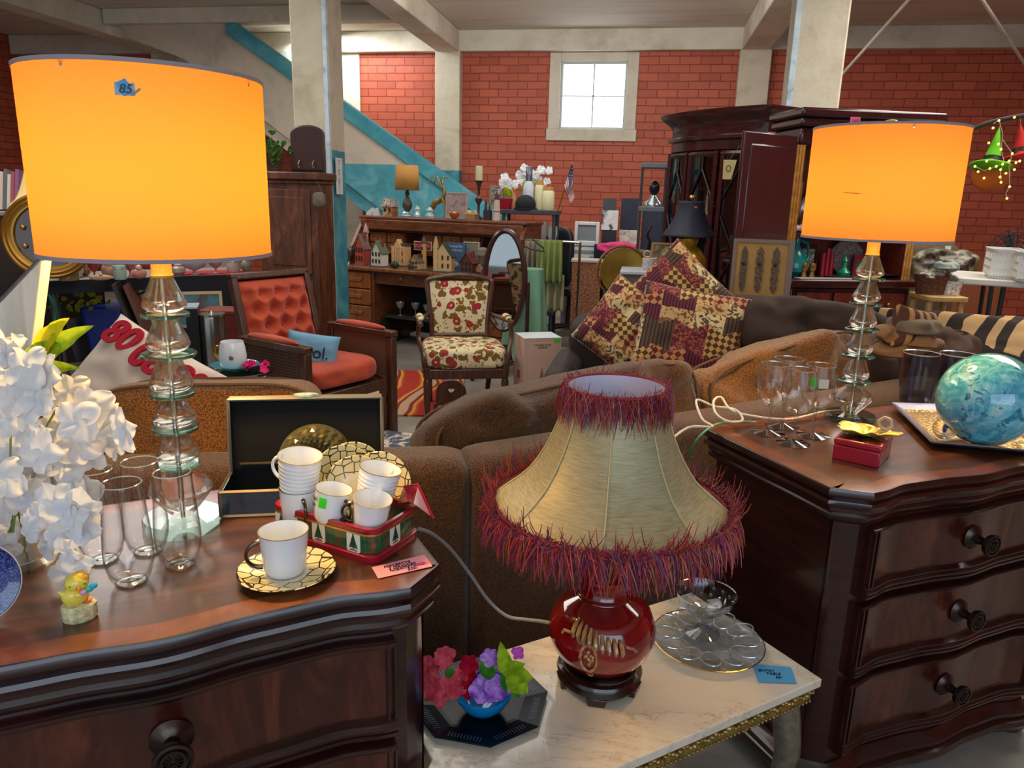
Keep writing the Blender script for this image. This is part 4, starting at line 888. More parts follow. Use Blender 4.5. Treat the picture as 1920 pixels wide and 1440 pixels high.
card_px('price_card', 'blue price card reading entry table at the right end of the marble table', 'price card', [(1422, 1279), (1494, 1282), (1483, 1252), (1412, 1246)], TZ+.0012, P('4d9fd0', .7), [('ENTRY', -.016, .0085), ('TABLE', -.004, -.001), ('65-', .004, -.0125)], .0108, '10181e')
# ================================================================ on the far chest
def goblet(x, y, ty, lab, stick=False):
    p = AZ(x, y, TOP); h = ZP(p, ty)-TOP; s_ = S((p.x, p.y, TOP+h*.7)); R0 = 33*s_; t = T('wine_glass', lab, 'wine glass', (p.x, p.y, TOP), face(p), 'wine glasses on the far chest')
    MB().lathe([(R0*.15, h*.40), (R0*.5, h*.44), (R0*.85, h*.54), (R0, h*.68), (R0*.97, h*.82), (R0*.82, h*.97), (R0*.79, h), (R0*.77, h*.97), (R0*.95, h*.8), (R0*.975, h*.68), (R0*.82, h*.55), (R0*.4, h*.45), (0, h*.42)], n=40, cap=False).build('bowl', THIN, t)
    MB().lathe([(R0*.79, h-.0015), (R0*.80, h+.0004), (R0*.77, h+.0004)], n=40, cap=False).build('rim', M('glass_rim', 'cfd6d8', .1, .6), t)
    MB().lathe([(0, .0004), (R0*.92, .0004), (R0*.94, .002), (R0*.5, .005), (.006, .010), (.0045, .02), (.004, h*.3), (.006, h*.385), (R0*.2, h*.41), (0, h*.415)], n=32, cap=False).build('stem', thin('clear_glass', 'f1f4f2', 1.8, .05), t)
    if stick:
        for (xo, w_, c_, z_) in ((-.012, .018, '2fd321', .80), (.012, .024, 'd8d0b8', .79)):
            a = -math.pi/2+xo/R0; MB().box((R0*.99*math.cos(a), R0*.99*math.sin(a)-.001, h*z_), (w_, .0008, .024), (0, 0, a+math.pi/2)).build('sticker', P(c_, .5), t)
    return t
goblet(1440, 812, 682, 'wine glass standing leftmost of the four by the crystal lamp')
goblet(1466, 799, 672, 'wine glass at the back of the group of four')
goblet(1523, 817, 684, 'wine glass with green and white stickers', True)
goblet(1487, 832, 692, 'wine glass standing nearest in the group of four')
Nn = AZ(1647, 879, TOP); Lf = AZ(1559, 860, TOP); Rg = AZ(1688, 857, TOP); e = (Nn-Lf); wq = e.length; an_ = math.atan2(e.y, e.x); ex2 = e.normalized(); ey2 = Vector((-ex2.y, ex2.x, 0)); dq = max((Rg-Nn).dot(ey2), .09); hq = ZP(Nn, 838)-TOP
c_ = Lf+ex2*wq/2+ey2*dq/2; rb = T('keepsake_box', 'square dark red lacquered box with gold leaf dish on top', 'box', (c_.x, c_.y, TOP), an_)
MB().b0(-wq/2, wq/2, -dq/2, dq/2, 0, hq*.70).build('body', RED, rb, bevel=.003); MB().b0(-wq/2-.0008, wq/2+.0008, -dq/2-.0008, dq/2+.0008, hq*.705, hq).build('lid', RED, rb, bevel=.004)
MB().b0(-wq/2+.008, wq/2-.008, -dq/2+.008, dq/2-.008, hq, hq+.0006).build('dark_panel', M('dark_lacquer', '4a1416', .08, coat=1), rb)
LD = T('leaf_dish', 'gold edged leaf shaped dish with curled handle on the red box', 'dish', (c_.x, c_.y, TOP+hq+.0008), an_+.1)
b = MB()
def lf(u, v):
    a = 2*math.pi*u; rad = (.060+.010*math.cos(3*a)+.004*math.sin(11*a))*v; return (rad*math.cos(a)*1.15, rad*math.sin(a)*.68, .002+.016*v**2.2+.002*math.sin(9*a)*v)
b.grid(lf, 66, 8); b.build('dish', M('gilded_porcelain', 'd9b25a', .3, .55, var=.2, vs=60), LD, solid=.002)
hp_ = [Vector(q) for q in ((.03, .0, .014), (.045, .004, .020), (.056, .008, .032), (.052, .012, .046), (.038, .012, .050), (.026, .008, .040), (.032, .002, .028), (.044, -.004, .024))]; hq_ = [hp_[i//4].lerp(hp_[min(i//4+1, 7)], (i % 4)/4) for i in range(29)]
MB().tube(hq_, [.0055-.00008*i for i in range(29)], 8).build('handle', M('beige_glaze', 'c9a878', .25), LD)
MB().box((.004, -.02, .0085), (.022, .010, .001), (R_(14), 0, 0)).build('green_sticker', P('63e010', .5), LD)
q4 = [AZ(1671, 752, TOP+.028), AZ(1745, 829, TOP+.022), AZ(2065, 858, TOP+.022), AZ(1985, 762, TOP+.028)]
cc_ = sum(q4, Vector())/4; cc_.z = TOP
tr_ = T('square_tray', 'square hammered gold tray with dark rim under the blue ball', 'tray', (cc_.x, cc_.y, TOP)); Q = [p-cc_ for p in q4]
def rg(k, z): return [(p.x*k, p.y*k, z) for p in Q][::1]
order = rg(1, .024); 
MB().loft([rg(.62, 0), rg(.97, .016), rg(1, .022), rg(.992, .0245), rg(.95, .0215), rg(.86, .012)], cap=False).build('rim', M('pewter_rim', '8f8890', .3, .8), tr_, smooth=0)
s_ = N('hammered_gold'); s_.set(Metallic=.85, Roughness=.3); s_.b.inputs['Base Color'].default_value = lin('c79a4a'); vo = s_.add('ShaderNodeTexVoronoi'); vo.inputs['Scale'].default_value = 110; s_.link(s_.coord(), vo.inputs['Vector']); s_.bump(vo.outputs[0], .5, .004)
b = MB(); b.v += rg(.86, .012)+rg(.80, .0085); n_ = 4
for i in range(4): b.face((i, (i+1) % 4, 4+(i+1) % 4, 4+i))
b.face((4, 5, 6, 7)); b.build('hammered_well', s_.m, tr_, smooth=0)
bp = AZ(1838, 824, TOP+.02); bs_ = S((bp.x, bp.y, TOP+.12)); Rb = 88*bs_*.985
s_ = N('swirled_aqua_glass'); v = s_.coord(); f = s_.noise(v, 16, 6, 2.2, .6); f2 = s_.noise(v, 30, 4, 1.2, .6)
s_.col(s_.mix(s_.ramp(f2, [(.56, '000000'), (.62, 'ffffff')]), s_.ramp(f, [(.34, '3a9cba'), (.48, '5abdd6'), (.6, '8ed6e2'), (.72, 'c0e6dc')]), '1a7f9c')); s_.set(Roughness=.06, Coat_Weight=1); s_.b.inputs['Transmission Weight'].default_value = .15
bt_ = T('glass_ball', 'large aqua swirled glass ball resting on the square tray', 'glass ball', (bp.x, bp.y, TOP+.0095))
MB().sph((0, 0, Rb), Rb, 56, 36).build('ball', s_.m, bt_, smooth=80)
for x, y, lab in ((1769, 819, 'small clear glass ball with blue streak beside the large aqua ball'), (1930, 822, 'small clear glass ball at the picture edge on the square tray')):
    p = AZ(x, y, TOP+.02); s3 = S(p); r_ = 21*s3; g = T('paperweight', lab, 'paperweight', (p.x, p.y, TOP+.0135))
    MB().sph((0, 0, r_), r_, 28, 18).build('ball', CRY, g, smooth=80); MB().sph((0, 0, r_), r_*.42, 12, 8, sc=(.4, .3, 1)).build('streak', P('2b62c8', .3), g)
for x, y, ty, w_, lab in ((1714, 753, 662, 62, 'tall clear tumbler beside the crystal lamp, behind the tray'), (1782, 756, 664, 62, 'tall clear tumbler half hidden by the aqua ball')):
    p = AZ(x, y, TOP); h = ZP(p, ty)-TOP; r_ = w_/2*S((p.x, p.y, TOP+h/2)); t = T('tumbler', lab, 'glass', (p.x, p.y, TOP), 0, 'tumblers on the far chest')
    MB().lathe([(0, .010), (r_*.80, .010), (r_*.93, h*.4), (r_*.96, h), (r_, h+.001), (r_*1.0, h*.4), (r_*.86, 0), (0, 0)], n=40, cap=False).build('wall', thin('tinted_tumbler_glass', 'd9dde8', 1.2, .03), t)
    MB().lathe([(0, .001), (r_*.84, .001), (r_*.82, .011), (0, .011)], n=32, cap=False).build('base', thin('clear_glass', 'f1f4f2', 1.8, .05), t); MB().lathe([(r_*.96, h), (r_*1.01, h+.0015), (r_*1.0, h-.002)], n=40, cap=False).build('rim', M('glass_rim', 'cfd6d8', .1, .6), t)
# cords
def spline(pts, k=8):
    out = []; P_ = [Vector(p) for p in pts]; P_ = [P_[0]]+P_+[P_[-1]]
    for i in range(1, len(P_)-2):
        a, b_, c, d = P_[i-1:i+3]
        for j in range(k): t_ = j/k; out.append(.5*((2*b_)+(c-a)*t_+(2*a-5*b_+4*c-d)*t_*t_+(3*b_-a-3*c+d)*t_**3))
    out.append(P_[-2]); return out
wc = [(1600, 770, .84), (1545, 772, .845), (1480, 786, .842), (1410, 780, .85), (1370, 768, .87), (1352, 745, .885), (1338, 752, .885), (1342, 775, .865), (1365, 790, .85), (1392, 788, .85), (1378, 768, .87), (1340, 762, .87), (1306, 750, .87), (1316, 785, .85), (1335, 800, .845), (1290, 802, .84), (1250, 835, .80), (1240, 870, .7)]
O(MB().tube(spline([AZ(*p) for p in wc]), .0035, 8), 'looped_cable', P('d8cfbb', .5), 'white looped lamp cord between the sofa and the far chest', 'cord')
gc = [(1417, 792, .84), (1385, 790, .842), (1345, 795, .845), (1318, 812, .84), (1300, 835, .80), (1290, 862, .7)]
O(MB().tube(spline([AZ(*p) for p in gc]), .003, 8), 'green_cable', P('5a9a7a', .5), 'thin green cord hanging over the corner of the far chest', 'cord')
kc = [AY(786, 992, 1.235), AY(812, 1002, 1.30), AY(845, 1030, 1.37), AY(880, 1075, 1.42), AY(915, 1125, 1.45), AY(950, 1155, 1.45), AY(990, 1162, 1.44), AY(1030, 1168, 1.42), AY(1060, 1185, 1.38)]
O(MB().tube(spline(kc), .0038, 8), 'grey_cable', P('8f8a86', .45), 'grey cord draped from the near chest to the red vase lamp', 'cord')
# ================================================================ sofas
TW = tweed('brown_tweed', '20140c', '74491f', 300); TWD = tweed('dark_tweed', '1d1512', '54402e', 300); CORD = tweed('rust_tweed', '40240f', 'a26c2c', 260)
VELV = M('brown_velvet', '4a2f20', .85, var=.25, vs=5, bump=.2, bs=14); CHOC = M('chocolate_microfibre', '3a281f', .85, var=.2, vs=6, bump=.15, bs=12); CHOL = M('dark_sofa_leatherette', '2b201c', .6, var=.2, vs=6)
WELT = M('brown_welt', '5a4028', .8)
def softbox(w, h, d, r=.05, seed=0, nse=.006):
    """upholstered slab: x width, z height from 0, y depth centred"""
    b = MB(); rings = []
    for z in [0, h*.2, h*.4, h*.6, h*.8, h-r, h-r*.6, h-r*.25, h-r*.05, h]:
        k = 0 if z < h-r else r*(1-math.sqrt(max(0, 1-((z-(h-r))/r)**2)))
        ring = []
        for x, y in rrect(w-2*k, d-2*k, r*.8, 5): q = noise.noise(Vector((x*3+seed, y*5, z*3)))*nse; ring.append((x+q, y+q, z+(q if z > h-r-.001 else 0)))
        rings.append(ring)
    b.loft(rings); return b
# -- sofa behind the near chest
oa = Vector((-.375, 1.655, 0)); ra = R_(19); exa = Vector((math.cos(ra), math.sin(ra), 0)); eya = Vector((-exa.y, exa.x, 0)); WA = 1.55
def la(x, y, z=0): return oa-exa*(WA-x)+eya*y+Vector((0, 0, z))
sa = T('sofa', 'brown tweed sofa with its back to the chest that holds the teacups', 'sofa', la(WA/2, 0), ra)
o = softbox(WA, .80, .17, .05, 1).build('backrest', TW, sa, smooth=70); o.location = (0, .10, .0)
o = softbox(WA-.35, .40, .78, .05, 2).build('seat_base', TW, sa, smooth=70); o.location = (-.17, .575, .04)
o = softbox(.16, .60, .8, .06, 3).build('armrest', TW, sa, smooth=70); o.location = (-WA/2-.085, .58, .03)
for q in (-1, 1):
    MB().b0(-.03, .03, -.03, .03, 0, .06).build('foot', P('1c120c'), sa).location = (q*(WA/2-.1), .1, 0)
for i, (x0, x1, lab) in enumerate(((-.10, .58, 'brown tweed back cushion showing behind the glass lamp stem'), (.60, 1.18, 'brown tweed back cushion peeping above the open jewellery box'))):
    cu = cushion(x1-x0, .36, .20, 5, .012, 4, 11+i*7); o = O(cu, 'back_cushion', CORD, lab, 'cushion', la((x0+x1)/2, .30, .765), group='tweed sofa back cushions', rot=(R_(-8), 0, ra), smooth=70)
    b = MB(); ww, hh = (x1-x0)/2, .18
    kq = (1-.75**5)**.2
    for yy in (-.075, .075): b = MB(); b.tube([(ww*kq*math.copysign(abs(math.cos(a))**.4, math.cos(a)), yy*1.05, hh*kq*1.02*math.copysign(abs(math.sin(a))**.4, math.sin(a))) for a in [2*math.pi*k/40 for k in range(41)]], .005, 6); b.build('piping', WELT, o)
# -- long sofa behind the lamp and the far chest
ob = Vector((-.365, 1.665, 0)); rb_ = R_(40); exb = Vector((math.cos(rb_), math.sin(rb_), 0)); eyb = Vector((-exb.y, exb.x, 0)); WB = 2.05
def lb(x, y, z=0): return ob+exb*x+eyb*y+Vector((0, 0, z))
sb = T('sofa', 'long brown tweed sofa running behind the red lamp and far chest', 'sofa', lb(WB/2, 0), rb_)
o = softbox(WB, .80, .16, .05, 5).build('backrest', TW, sb, smooth=70); o.location = (0, .09, 0)
o = softbox(WB-.5, .40, .32, .05, 6).build('seat_base', TW, sb, smooth=70); o.location = (.24, .335, .04)

for q in (-1, 1): MB().b0(-.03, .03, -.03, .03, 0, .06).build('foot', P('1c120c'), sb).location = (q*(WB/2-.1), .1, 0)
for i, (x0, x1, zc, tl, yy, mt, lab) in enumerate(((-.03, .97, .735, 11, .30, TW, 'long brown tweed back cushion slumping behind the red lamp shade'), (1.0, 1.85, .765, 17, .32, CORD, 'golden brown tweed back cushion behind the wine glasses'), (1.87, 2.7, .75, -2, .36, VELV, 'rumpled brown velvet cushion behind the tall tumblers'))):
    cu = cushion(x1-x0, .33, .20, 4.6, .026, 5.5, 31+i*9, sag=-.01); o = O(cu, 'back_cushion', mt, lab, 'cushion', lb((x0+x1)/2, yy, zc), group='cushions of the long sofa', rot=(R_(-10), R_(-tl*.5), rb_), smooth=70)
    ww, hh = (x1-x0)/2, .165
    kq = (1-.75**4.6)**(1/4.6)
    for yq in (-.075, .075): MB().tube([(ww*kq*math.copysign(abs(math.cos(a))**.435, math.cos(a)), yq*1.06, hh*kq*1.03*math.copysign(abs(math.sin(a))**.435, math.sin(a))) for a in [2*math.pi*k/48 for k in range(49)]], .005, 6).build('piping', WELT, o)
# -- dark sofa facing the viewer with pillows
cL = AY(1058, 640, 3.75); cR = AY(1490, 620, 3.75); wC = cR.x-cL.x
sc_ = T('sofa', 'dark brown sofa facing the viewer, piled with patchwork pillows', 'sofa', ((cL.x+cR.x)/2, 3.9, 0), 0)
o = softbox(wC, .80, .24, .09, 8).build('backrest', CHOL, sc_, smooth=70); o.location = (0, .22, .02)
o = softbox(wC-.04, .40, .42, .06, 9).build('seat', CHOL, sc_, smooth=70); o.location = (0, -.10, .03)
for q in (-1, 1): o = softbox(.17, .60, .60, .08, 10+q).build('armrest', CHOL, sc_, smooth=70); o.location = (q*(wC/2-.0), -.02, .02)
def choccush(x0, x1, y0, y1, Y, lab, mt, th=.18, tilt=-12, rz=0, ry=0, seed=0, e=3.4):
    p = AY((x0+x1)/2, (y0+y1)/2, Y); s_ = S(p); o = O(cushion((x1-x0)*s_, (y1-y0)*s_, th, e, .02, 5, seed, sag=-.0), 'throw_cushion', mt, lab, 'cushion', p, rot=(R_(tilt), ry, rz), smooth=70, group='brown cushions on the dark sofa'); return o
choccush(1345, 1475, 562, 690, 3.9, 'dark brown back cushion of the facing sofa beside the patchwork pillows', CHOC, seed=2)
choccush(1385, 1705, 566, 712, 3.62, 'large chocolate back cushion sloping down behind the far crystal lamp', CHOC, seed=5, ry=R_(9), e=3)
# patchwork pillows: tumbling-block diamonds of printed cottons
def pat(name, kind, a, b_, sc=60):
    s = N(name); v = s.coord()
    if kind == 'stripe':
        w_ = s.add('ShaderNodeTexWave'); w_.inputs['Scale'].default_value = sc*.35; s.link(v, w_.inputs['Vector']); s.col(s.ramp(w_.outputs[0], [(.45, a), (.6, b_)]))
    elif kind == 'check':
        c = s.add('ShaderNodeTexChecker'); c.inputs['Scale'].default_value = sc; mp = s.coord((1, .0, 1), (0, R_(45), 0)); s.link(mp, c.inputs['Vector']); c.inputs[1].default_value = lin(a); c.inputs[2].default_value = lin(b_); s.col(c.outputs[0])
    else:
        f = s.noise(v, sc, 2, 1.5); s.col(s.ramp(f, [(.5, a), (.56, b_)]))
    s.set(Roughness=.9); return s.m
PATCH = [pat('maroon_stripe', 'stripe', '3a0f1c', '6d2434'), pat('tan_check', 'check', 'c9a25e', '5a3420', 46), pat('brown_stripe', 'stripe', '3a2a20', '5e4634', 50), pat('tan_floral', 'dots', 'd0a46c', '7a4c28', 34), pat('red_check', 'check', 'b8864e', '6d1a20', 40), pat('maroon_floral', 'dots', '6a1c28', 'a8604a', 50), pat('ivory_floral', 'dots', 'd9c08a', '56432a', 30)]
def blocks(n, sd):
    def f(u, v):
        x, y = (u-.5)*n, (v-.5)*n*1.1547; r_ = int(math.floor(y)); q = x-(r_ % 2)*.5; c_ = math.floor(q); fx, fy = q-c_-.5, y-r_-.5
        t_ = 0 if (fy < -abs(fx)*.6+.1 and fx < 0) else (1 if (fy < -abs(fx)*.6+.1) else 2)
        return (t_*2+int(c_)*3+r_*5+sd+(t_*t_)) % 7
    return f
def patch_pillow(px_, py_, Y, size, rot, lab, seed, tilt=-22, th=.16, n=3.2, rz=0.):
    p = AY(px_, py_, Y); o = O(pillow(size, size, th, 56, .05, .008, seed, blocks(n, seed)), 'patchwork_pillow', PATCH, lab, 'pillow', p, group='patchwork pillows', smooth=70)
    m = Matrix.Rotation(rz, 4, 'Z') @ Matrix.Rotation(R_(tilt), 4, 'X') @ Matrix.Rotation(rot, 4, 'Y'); o.rotation_euler = m.to_euler()
    h = size/2*.985; b = MB(); pts = []
    for (a0, c0, a1, c1) in ((-1, -1, 1, -1), (1, -1, 1, 1), (1, 1, -1, 1), (-1, 1, -1, -1)):
        for k in range(12):
            t_ = k/12; a, c = a0+(a1-a0)*t_, c0+(c1-c0)*t_; pts.append((h*a*(1-.05*(1-c*c)), .003*math.sin(k*3), h*c*(1-.05*(1-a*a))))
    pts.append(pts[0]); b.tube(pts, .007, 6); b.build('ruffled_edge', pat('edge_%d' % seed, 'dots', 'b89a78', '6a2430', 60), o)
patch_pillow(1268, 575, 3.82, .48, R_(42), 'patchwork pillow standing on its corner, highest of the three', 3, -10)
patch_pillow(1172, 616, 3.70, .39, R_(33), 'patchwork pillow at the left, leaning by the sofa arm', 1, -16, rz=-.15)
patch_pillow(1290, 638, 3.58, .50, R_(8), 'patchwork pillow at the front, lying against the other two', 5, -20)
MB_ = None
# zebra throw on the next sofa
s_ = N('zebra_print'); v = s_.coord((1, 1.3, 1), (0, 0, .7)); w_ = s_.add('ShaderNodeTexWave'); w_.inputs['Scale'].default_value = 2.6; w_.inputs['Distortion'].default_value = 9; w_.inputs['Detail'].default_value = 2; w_.inputs['Detail Scale'].default_value = .9; s_.link(v, w_.inputs['Vector'])
s_.col(s_.ramp(w_.outputs[0], [(.46, '2a1c16'), (.52, 'c49a68')])); s_.set(Roughness=.85)
zl = [AZ(1545, 571, .92), AZ(2010, 606, .92), AZ(2010, 680, .77), AZ(1650, 634, .77)]
zc = sum(zl, Vector())/4; zc.z = 0; zq = [p-zc for p in zl]
def zsurf(u, v, dz=0): p = (zq[0]*(1-u)+zq[1]*u)*(1-v)+(zq[3]*(1-u)+zq[2]*u)*v; return Vector((p.x, p.y, p.z+dz+.05*math.sin(math.pi*min(1, v*1.3))*(1-v)))
zd = T('sofa', 'sofa whose sloping back is covered by the zebra throw', 'sofa', zc, 0)
b = MB(); b.grid(lambda u, v: zsurf(.01+.98*u, .02+.96*v, -.03), 16, 10); b.loft([[tuple(p*(1 if z_ is None else 1))[:2]+(z_ if z_ is not None else p.z-.04,) for p in zq] for z_ in (.06, None)]); b.build('backrest', CHOL, zd, smooth=70)
for q in (0, 1, 2, 3): MB().lathe([(.02, 0), (.028, .062)], (zq[q].x*.9, zq[q].y*.9, 0), 10).build('foot', P('1c120c'), zd)
O(MB().grid(lambda u, v: zsurf(u, v, .002+.014*noise.noise(Vector((u*7, v*5, 1)))) if v < .93 else zsurf(u, .95+.0*v, -.0)+Vector((.0, -.03*(v-.93)/.07, -.10*(v-.93)/.07)), 60, 34), 'zebra_throw', s_.m, 'brown and tan zebra striped throw over the sofa back behind the tumblers', 'throw', zc, 0, smooth=80, solid=.008)
# folded clothes on the long sofa
for i, (x, y, w_, h_, c_) in enumerate(((1695, 632, 100, 20, '8a6440'), (1712, 612, 84, 22, '6a5a48'), (1700, 650, 130, 16, '7a5836'))):
    p = AY(x, y, 3.0); s1 = S(p); O(cushion(w_*s1, h_*s1*1.6, .16, 3, .02, 9, 70+i), 'folded_garment', M('garment_%d' % i, c_, .85, var=.3, vs=8, bump=.3, bs=20), ('brown folded garment in the middle of the small pile by the velvet cushion', 'grey-brown folded garment on top of the small pile by the velvet cushion', 'tan folded garment at the bottom of the small pile by the velvet cushion')[i], 'garment', p, rot=(0, R_(-10*(i-1)), .3), group='folded garments', smooth=70)
# white pillow with red lettering behind the near sofa
pp_ = AY(268, 728, 2.22); s1 = S(pp_); o = O(pillow(.54, .36, .14, 30, .05, .01, 9), 'lettered_pillow', M('cream_canvas', 'd9c8b8', .85, var=.15, vs=6, bump=.2, bs=20), 'cream pillow with red script leaning behind the near sofa', 'pillow', pp_, smooth=70); m = Matrix.Rotation(.0, 4, 'Z') @ Matrix.Rotation(R_(-34), 4, 'X') @ Matrix.Rotation(R_(24), 4, 'Y'); o.rotation_euler = m.to_euler()
for k, (x, z) in enumerate(((-.16, .11), (.0, .09), (.16, .09))):
    text(('80', '08', '80')[k], 'lettering', P('c01830', .8), o, (x, -.078+.016*abs(k-1), z), (R_(90), 0, 0), .13, ext=.006, shear=.3, off=.004)
# ================================================================ armchairs and small things between
def floral():
    s = N('floral_tapestry'); nz = s.add('ShaderNodeTexNoise'); nz.inputs['Scale'].default_value = 22; s.link(s.coord(), nz.inputs['Vector'])
    def blobs(sc, th, off, wob):
        v = s.coord((1, 1, 1), off); mv = s.add('ShaderNodeMix', data_type='VECTOR'); mv.inputs[0].default_value = wob; s.link(v, mv.inputs[4]); s.link(nz.outputs['Color'], mv.inputs[5])
        vo = s.add('ShaderNodeTexVoronoi'); vo.inputs['Scale'].default_value = sc; s.link(mv.outputs[1], vo.inputs['Vector']); return s.math('LESS_THAN', vo.outputs[0], th), vo.outputs[0]
    a, _ = blobs(17, .42, (.3, 0, .2), .09); b, d = blobs(11, .30, (.1, .4, 0), .02); e, _ = blobs(40, .25, (0, .2, .1), .05)
    c = s.mix(e, 'dccaa2', '8a6a30'); c = s.mix(a, c, '77561a'); c = s.mix(b, c, '9a2a2c'); c = s.mix(s.math('LESS_THAN', d, .09), c, 'd9a070'); s.col(c); s.set(Roughness=.9); return s.m
FLOR = floral(); WALN = wood('walnut', '2c150c', '5f3420', 6, .35, .3, (6, 6, 1)); WOODR = wood('red_brown_wood', '3d1d10', '7a4226', 5, .4, .2, (2, 2, 8))
fp = AZ(866, 752, 0); fp = Vector((fp.x, fp.y, 0)); fp = AY(868, 700, 4.72); fp.z = 0
fc = T('armchair', 'wooden armchair with cream, olive and red floral tapestry', 'chair', fp, face(fp)+.10); SW = .54
b = cushion(SW, .15, .50, 5, .006, 5, 3).build('seat', FLOR, fc, smooth=70); b.location = (0, 0, .425)
bk = MB().grid(lambda u, v: ((2*u-1)*(.175+.03*v), .0-.035*math.sin(math.pi*u)*math.sin(math.pi*v)+.0, v*.37), 20, 20).grid(lambda u, v: ((1-2*u)*(.175+.03*v), .03, v*.37), 4, 4).build('backrest', FLOR, fc, smooth=70); bk.location = (0, .245, .50); bk.rotation_euler = (R_(-10), 0, 0)
pts = [(-.19, 0, -.08), (-.195, 0, .1), (-.215, 0, .27), (-.222, 0, .365), (-.15, -.004, .392), (0, -.006, .41), (.15, -.004, .392), (.222, 0, .365), (.215, 0, .27), (.195, 0, .1), (.19, 0, -.08)]
MB().tube(spline(pts, 5), .017, 8).tube([(-.195, 0, 0), (.195, 0, 0)], .014, 8).build('back_frame', WALN, bk)
MB().b0(-SW/2, SW/2, -.245, .235, .30, .365).build('seat_rail', WALN, fc, bevel=.008)
for q in (-1, 1):
    MB().lathe([(.012, 0), (.017, .03), (.013, .05), (.022, .15), (.025, .28), (.018, .30), (.026, .32), (.026, .37)], (q*(SW/2-.02), -.225, 0), 14).build('leg', WALN, fc)
    MB().tube([(q*.2, .30, 0), (q*.21, .25, .2), (q*.2, .235, .45)], [.015, .02, .02], 8).build('leg', WALN, fc)
    ar = MB().tube(spline([(q*.215, .28, .64), (q*.26, .15, .635), (q*.29, 0, .64), (q*.295, -.13, .65), (q*.285, -.17, .635)], 4), [.014]*12+[.018]*5, 8).tube(spline([(q*.295, -.12, .64), (q*.30, -.13, .55), (q*.27, -.20, .44), (q*.265, -.215, .34)], 4), .015, 8).build('armrest', WALN, fc)
    MB().sph((q*.285, -.02, .665), .03, 14, 10, sc=(.9, 3.6, .7)).build('arm_pad', FLOR, ar)
# orange button-back armchair
op = AY(590, 690, 4.05); op.z = 0; orr = R_(66)
oc_ = T('armchair', 'orange velvet button-tufted armchair with caned wooden arms', 'chair', op, orr)
ORV = M('orange_velvet', 'b03a10', .7, var=.22, vs=10, bump=.2, bs=30); ORV.node_tree.nodes['Principled BSDF'].inputs['Sheen Weight'].default_value = .2
cu = cushion(.56, .14, .56, 5, .008, 4, 2).build('seat', ORV, oc_, smooth=70); cu.location = (0, -.02, .42)
rows = [(-.17, 1), (-.057, 1), (.057, 1), (.17, 1)]
def tuft(u, v):
    x = (u-.5)*.50; z = v*.47; y = 0; d = 1
    for r_ in range(1, 5):
        zz_ = r_*.097
        for c_ in range(-2, 3):
            xx = c_*.115+(.0575 if r_ % 2 else 0); dd = (x-xx)**2+(z-zz_)**2; d = min(d, dd)
    y = -.055*(1-math.exp(-d*650))-.012
    e = min(1, min(u, 1-u)*8)*min(1, min(v, 1-v)*8); return (x, y*e, z)
bkk = MB().grid(tuft, 60, 66).build('backrest', ORV, oc_, smooth=80); bkk.location = (0, .24, .46); bkk.rotation_euler = (R_(-14), 0, 0)
MB().b0(-.285, -.245, -.02, .03, -.12, .51).b0(.245, .285, -.02, .03, -.12, .51).b0(-.285, .285, -.02, .03, .48, .52).b0(-.25, .25, .012, .03, 0, .48).build('back_frame', WALN, bkk, bevel=.008)
bt_ = MB()
for r_ in range(1, 5):
    for c_ in range(-2, 3):
        xx = c_*.115+(.0575 if r_ % 2 else 0)
        if abs(xx) < .23: MB().sph((xx, -.016, r_*.097), .009, 8, 6, sc=(1, .6, 1)).build('button', ORV, bkk)
s_ = N('woven_cane'); v = s_.coord((1, 1, 1)); vo = s_.add('ShaderNodeTexVoronoi', feature='DISTANCE_TO_EDGE'); vo.inputs['Scale'].default_value = 60; vo.inputs['Randomness'].default_value = 0; s_.link(v, vo.inputs['Vector']); s_.col(s_.ramp(vo.outputs[0], [(.1, '6a4630'), (.2, '21120c')])); s_.set(Roughness=.6); CANE = s_.m
for q in (-1, 1):
    x = q*.33
    MB().b0(x-.03, x+.03, -.34, .22, .60, .635).b0(x-.02, x+.02, -.30, .22, .32, .355).b0(x-.025, x+.025, -.335, -.285, 0, .60).b0(x-.02, x+.02, .18, .225, .0, .60).build('arm_frame', WALN, oc_, bevel=.006)
    MB().b0(x-.006, x+.006, -.29, .19, .35, .60).build('cane_panel', CANE, oc_)
    MB().sph((x, -.05, .645), .03, 14, 8, sc=(1, 7.2, .8)).build('arm_pad', ORV, oc_)
    for yy in (-.31,): MB().lathe([(.014, 0), (.02, .04), (.026, .18), (.02, .22), (.028, .26), (.028, .36)], (q*.29, yy+.03, 0), 12).build('leg', WALN, oc_)
MB().b0(-.30, .30, -.30, .22, .28, .345).build('seat_rail', WALN, oc_, bevel=.006)
bp_ = AY(585, 660, 3.97); o = O(pillow(.30, .22, .10, 22, .05, .004, 4), 'small_pillow', M('blue_cotton', '6f9cb8', .85, var=.1), 'small light blue pillow with black word on the orange armchair', 'pillow', bp_, rot=(R_(-16), R_(8), orr-.9), smooth=70)
text('cool.', 'lettering', P('141c22', .8), o, (.01, -.052, -.005), (R_(90), 0, 0), .095, ext=.002)
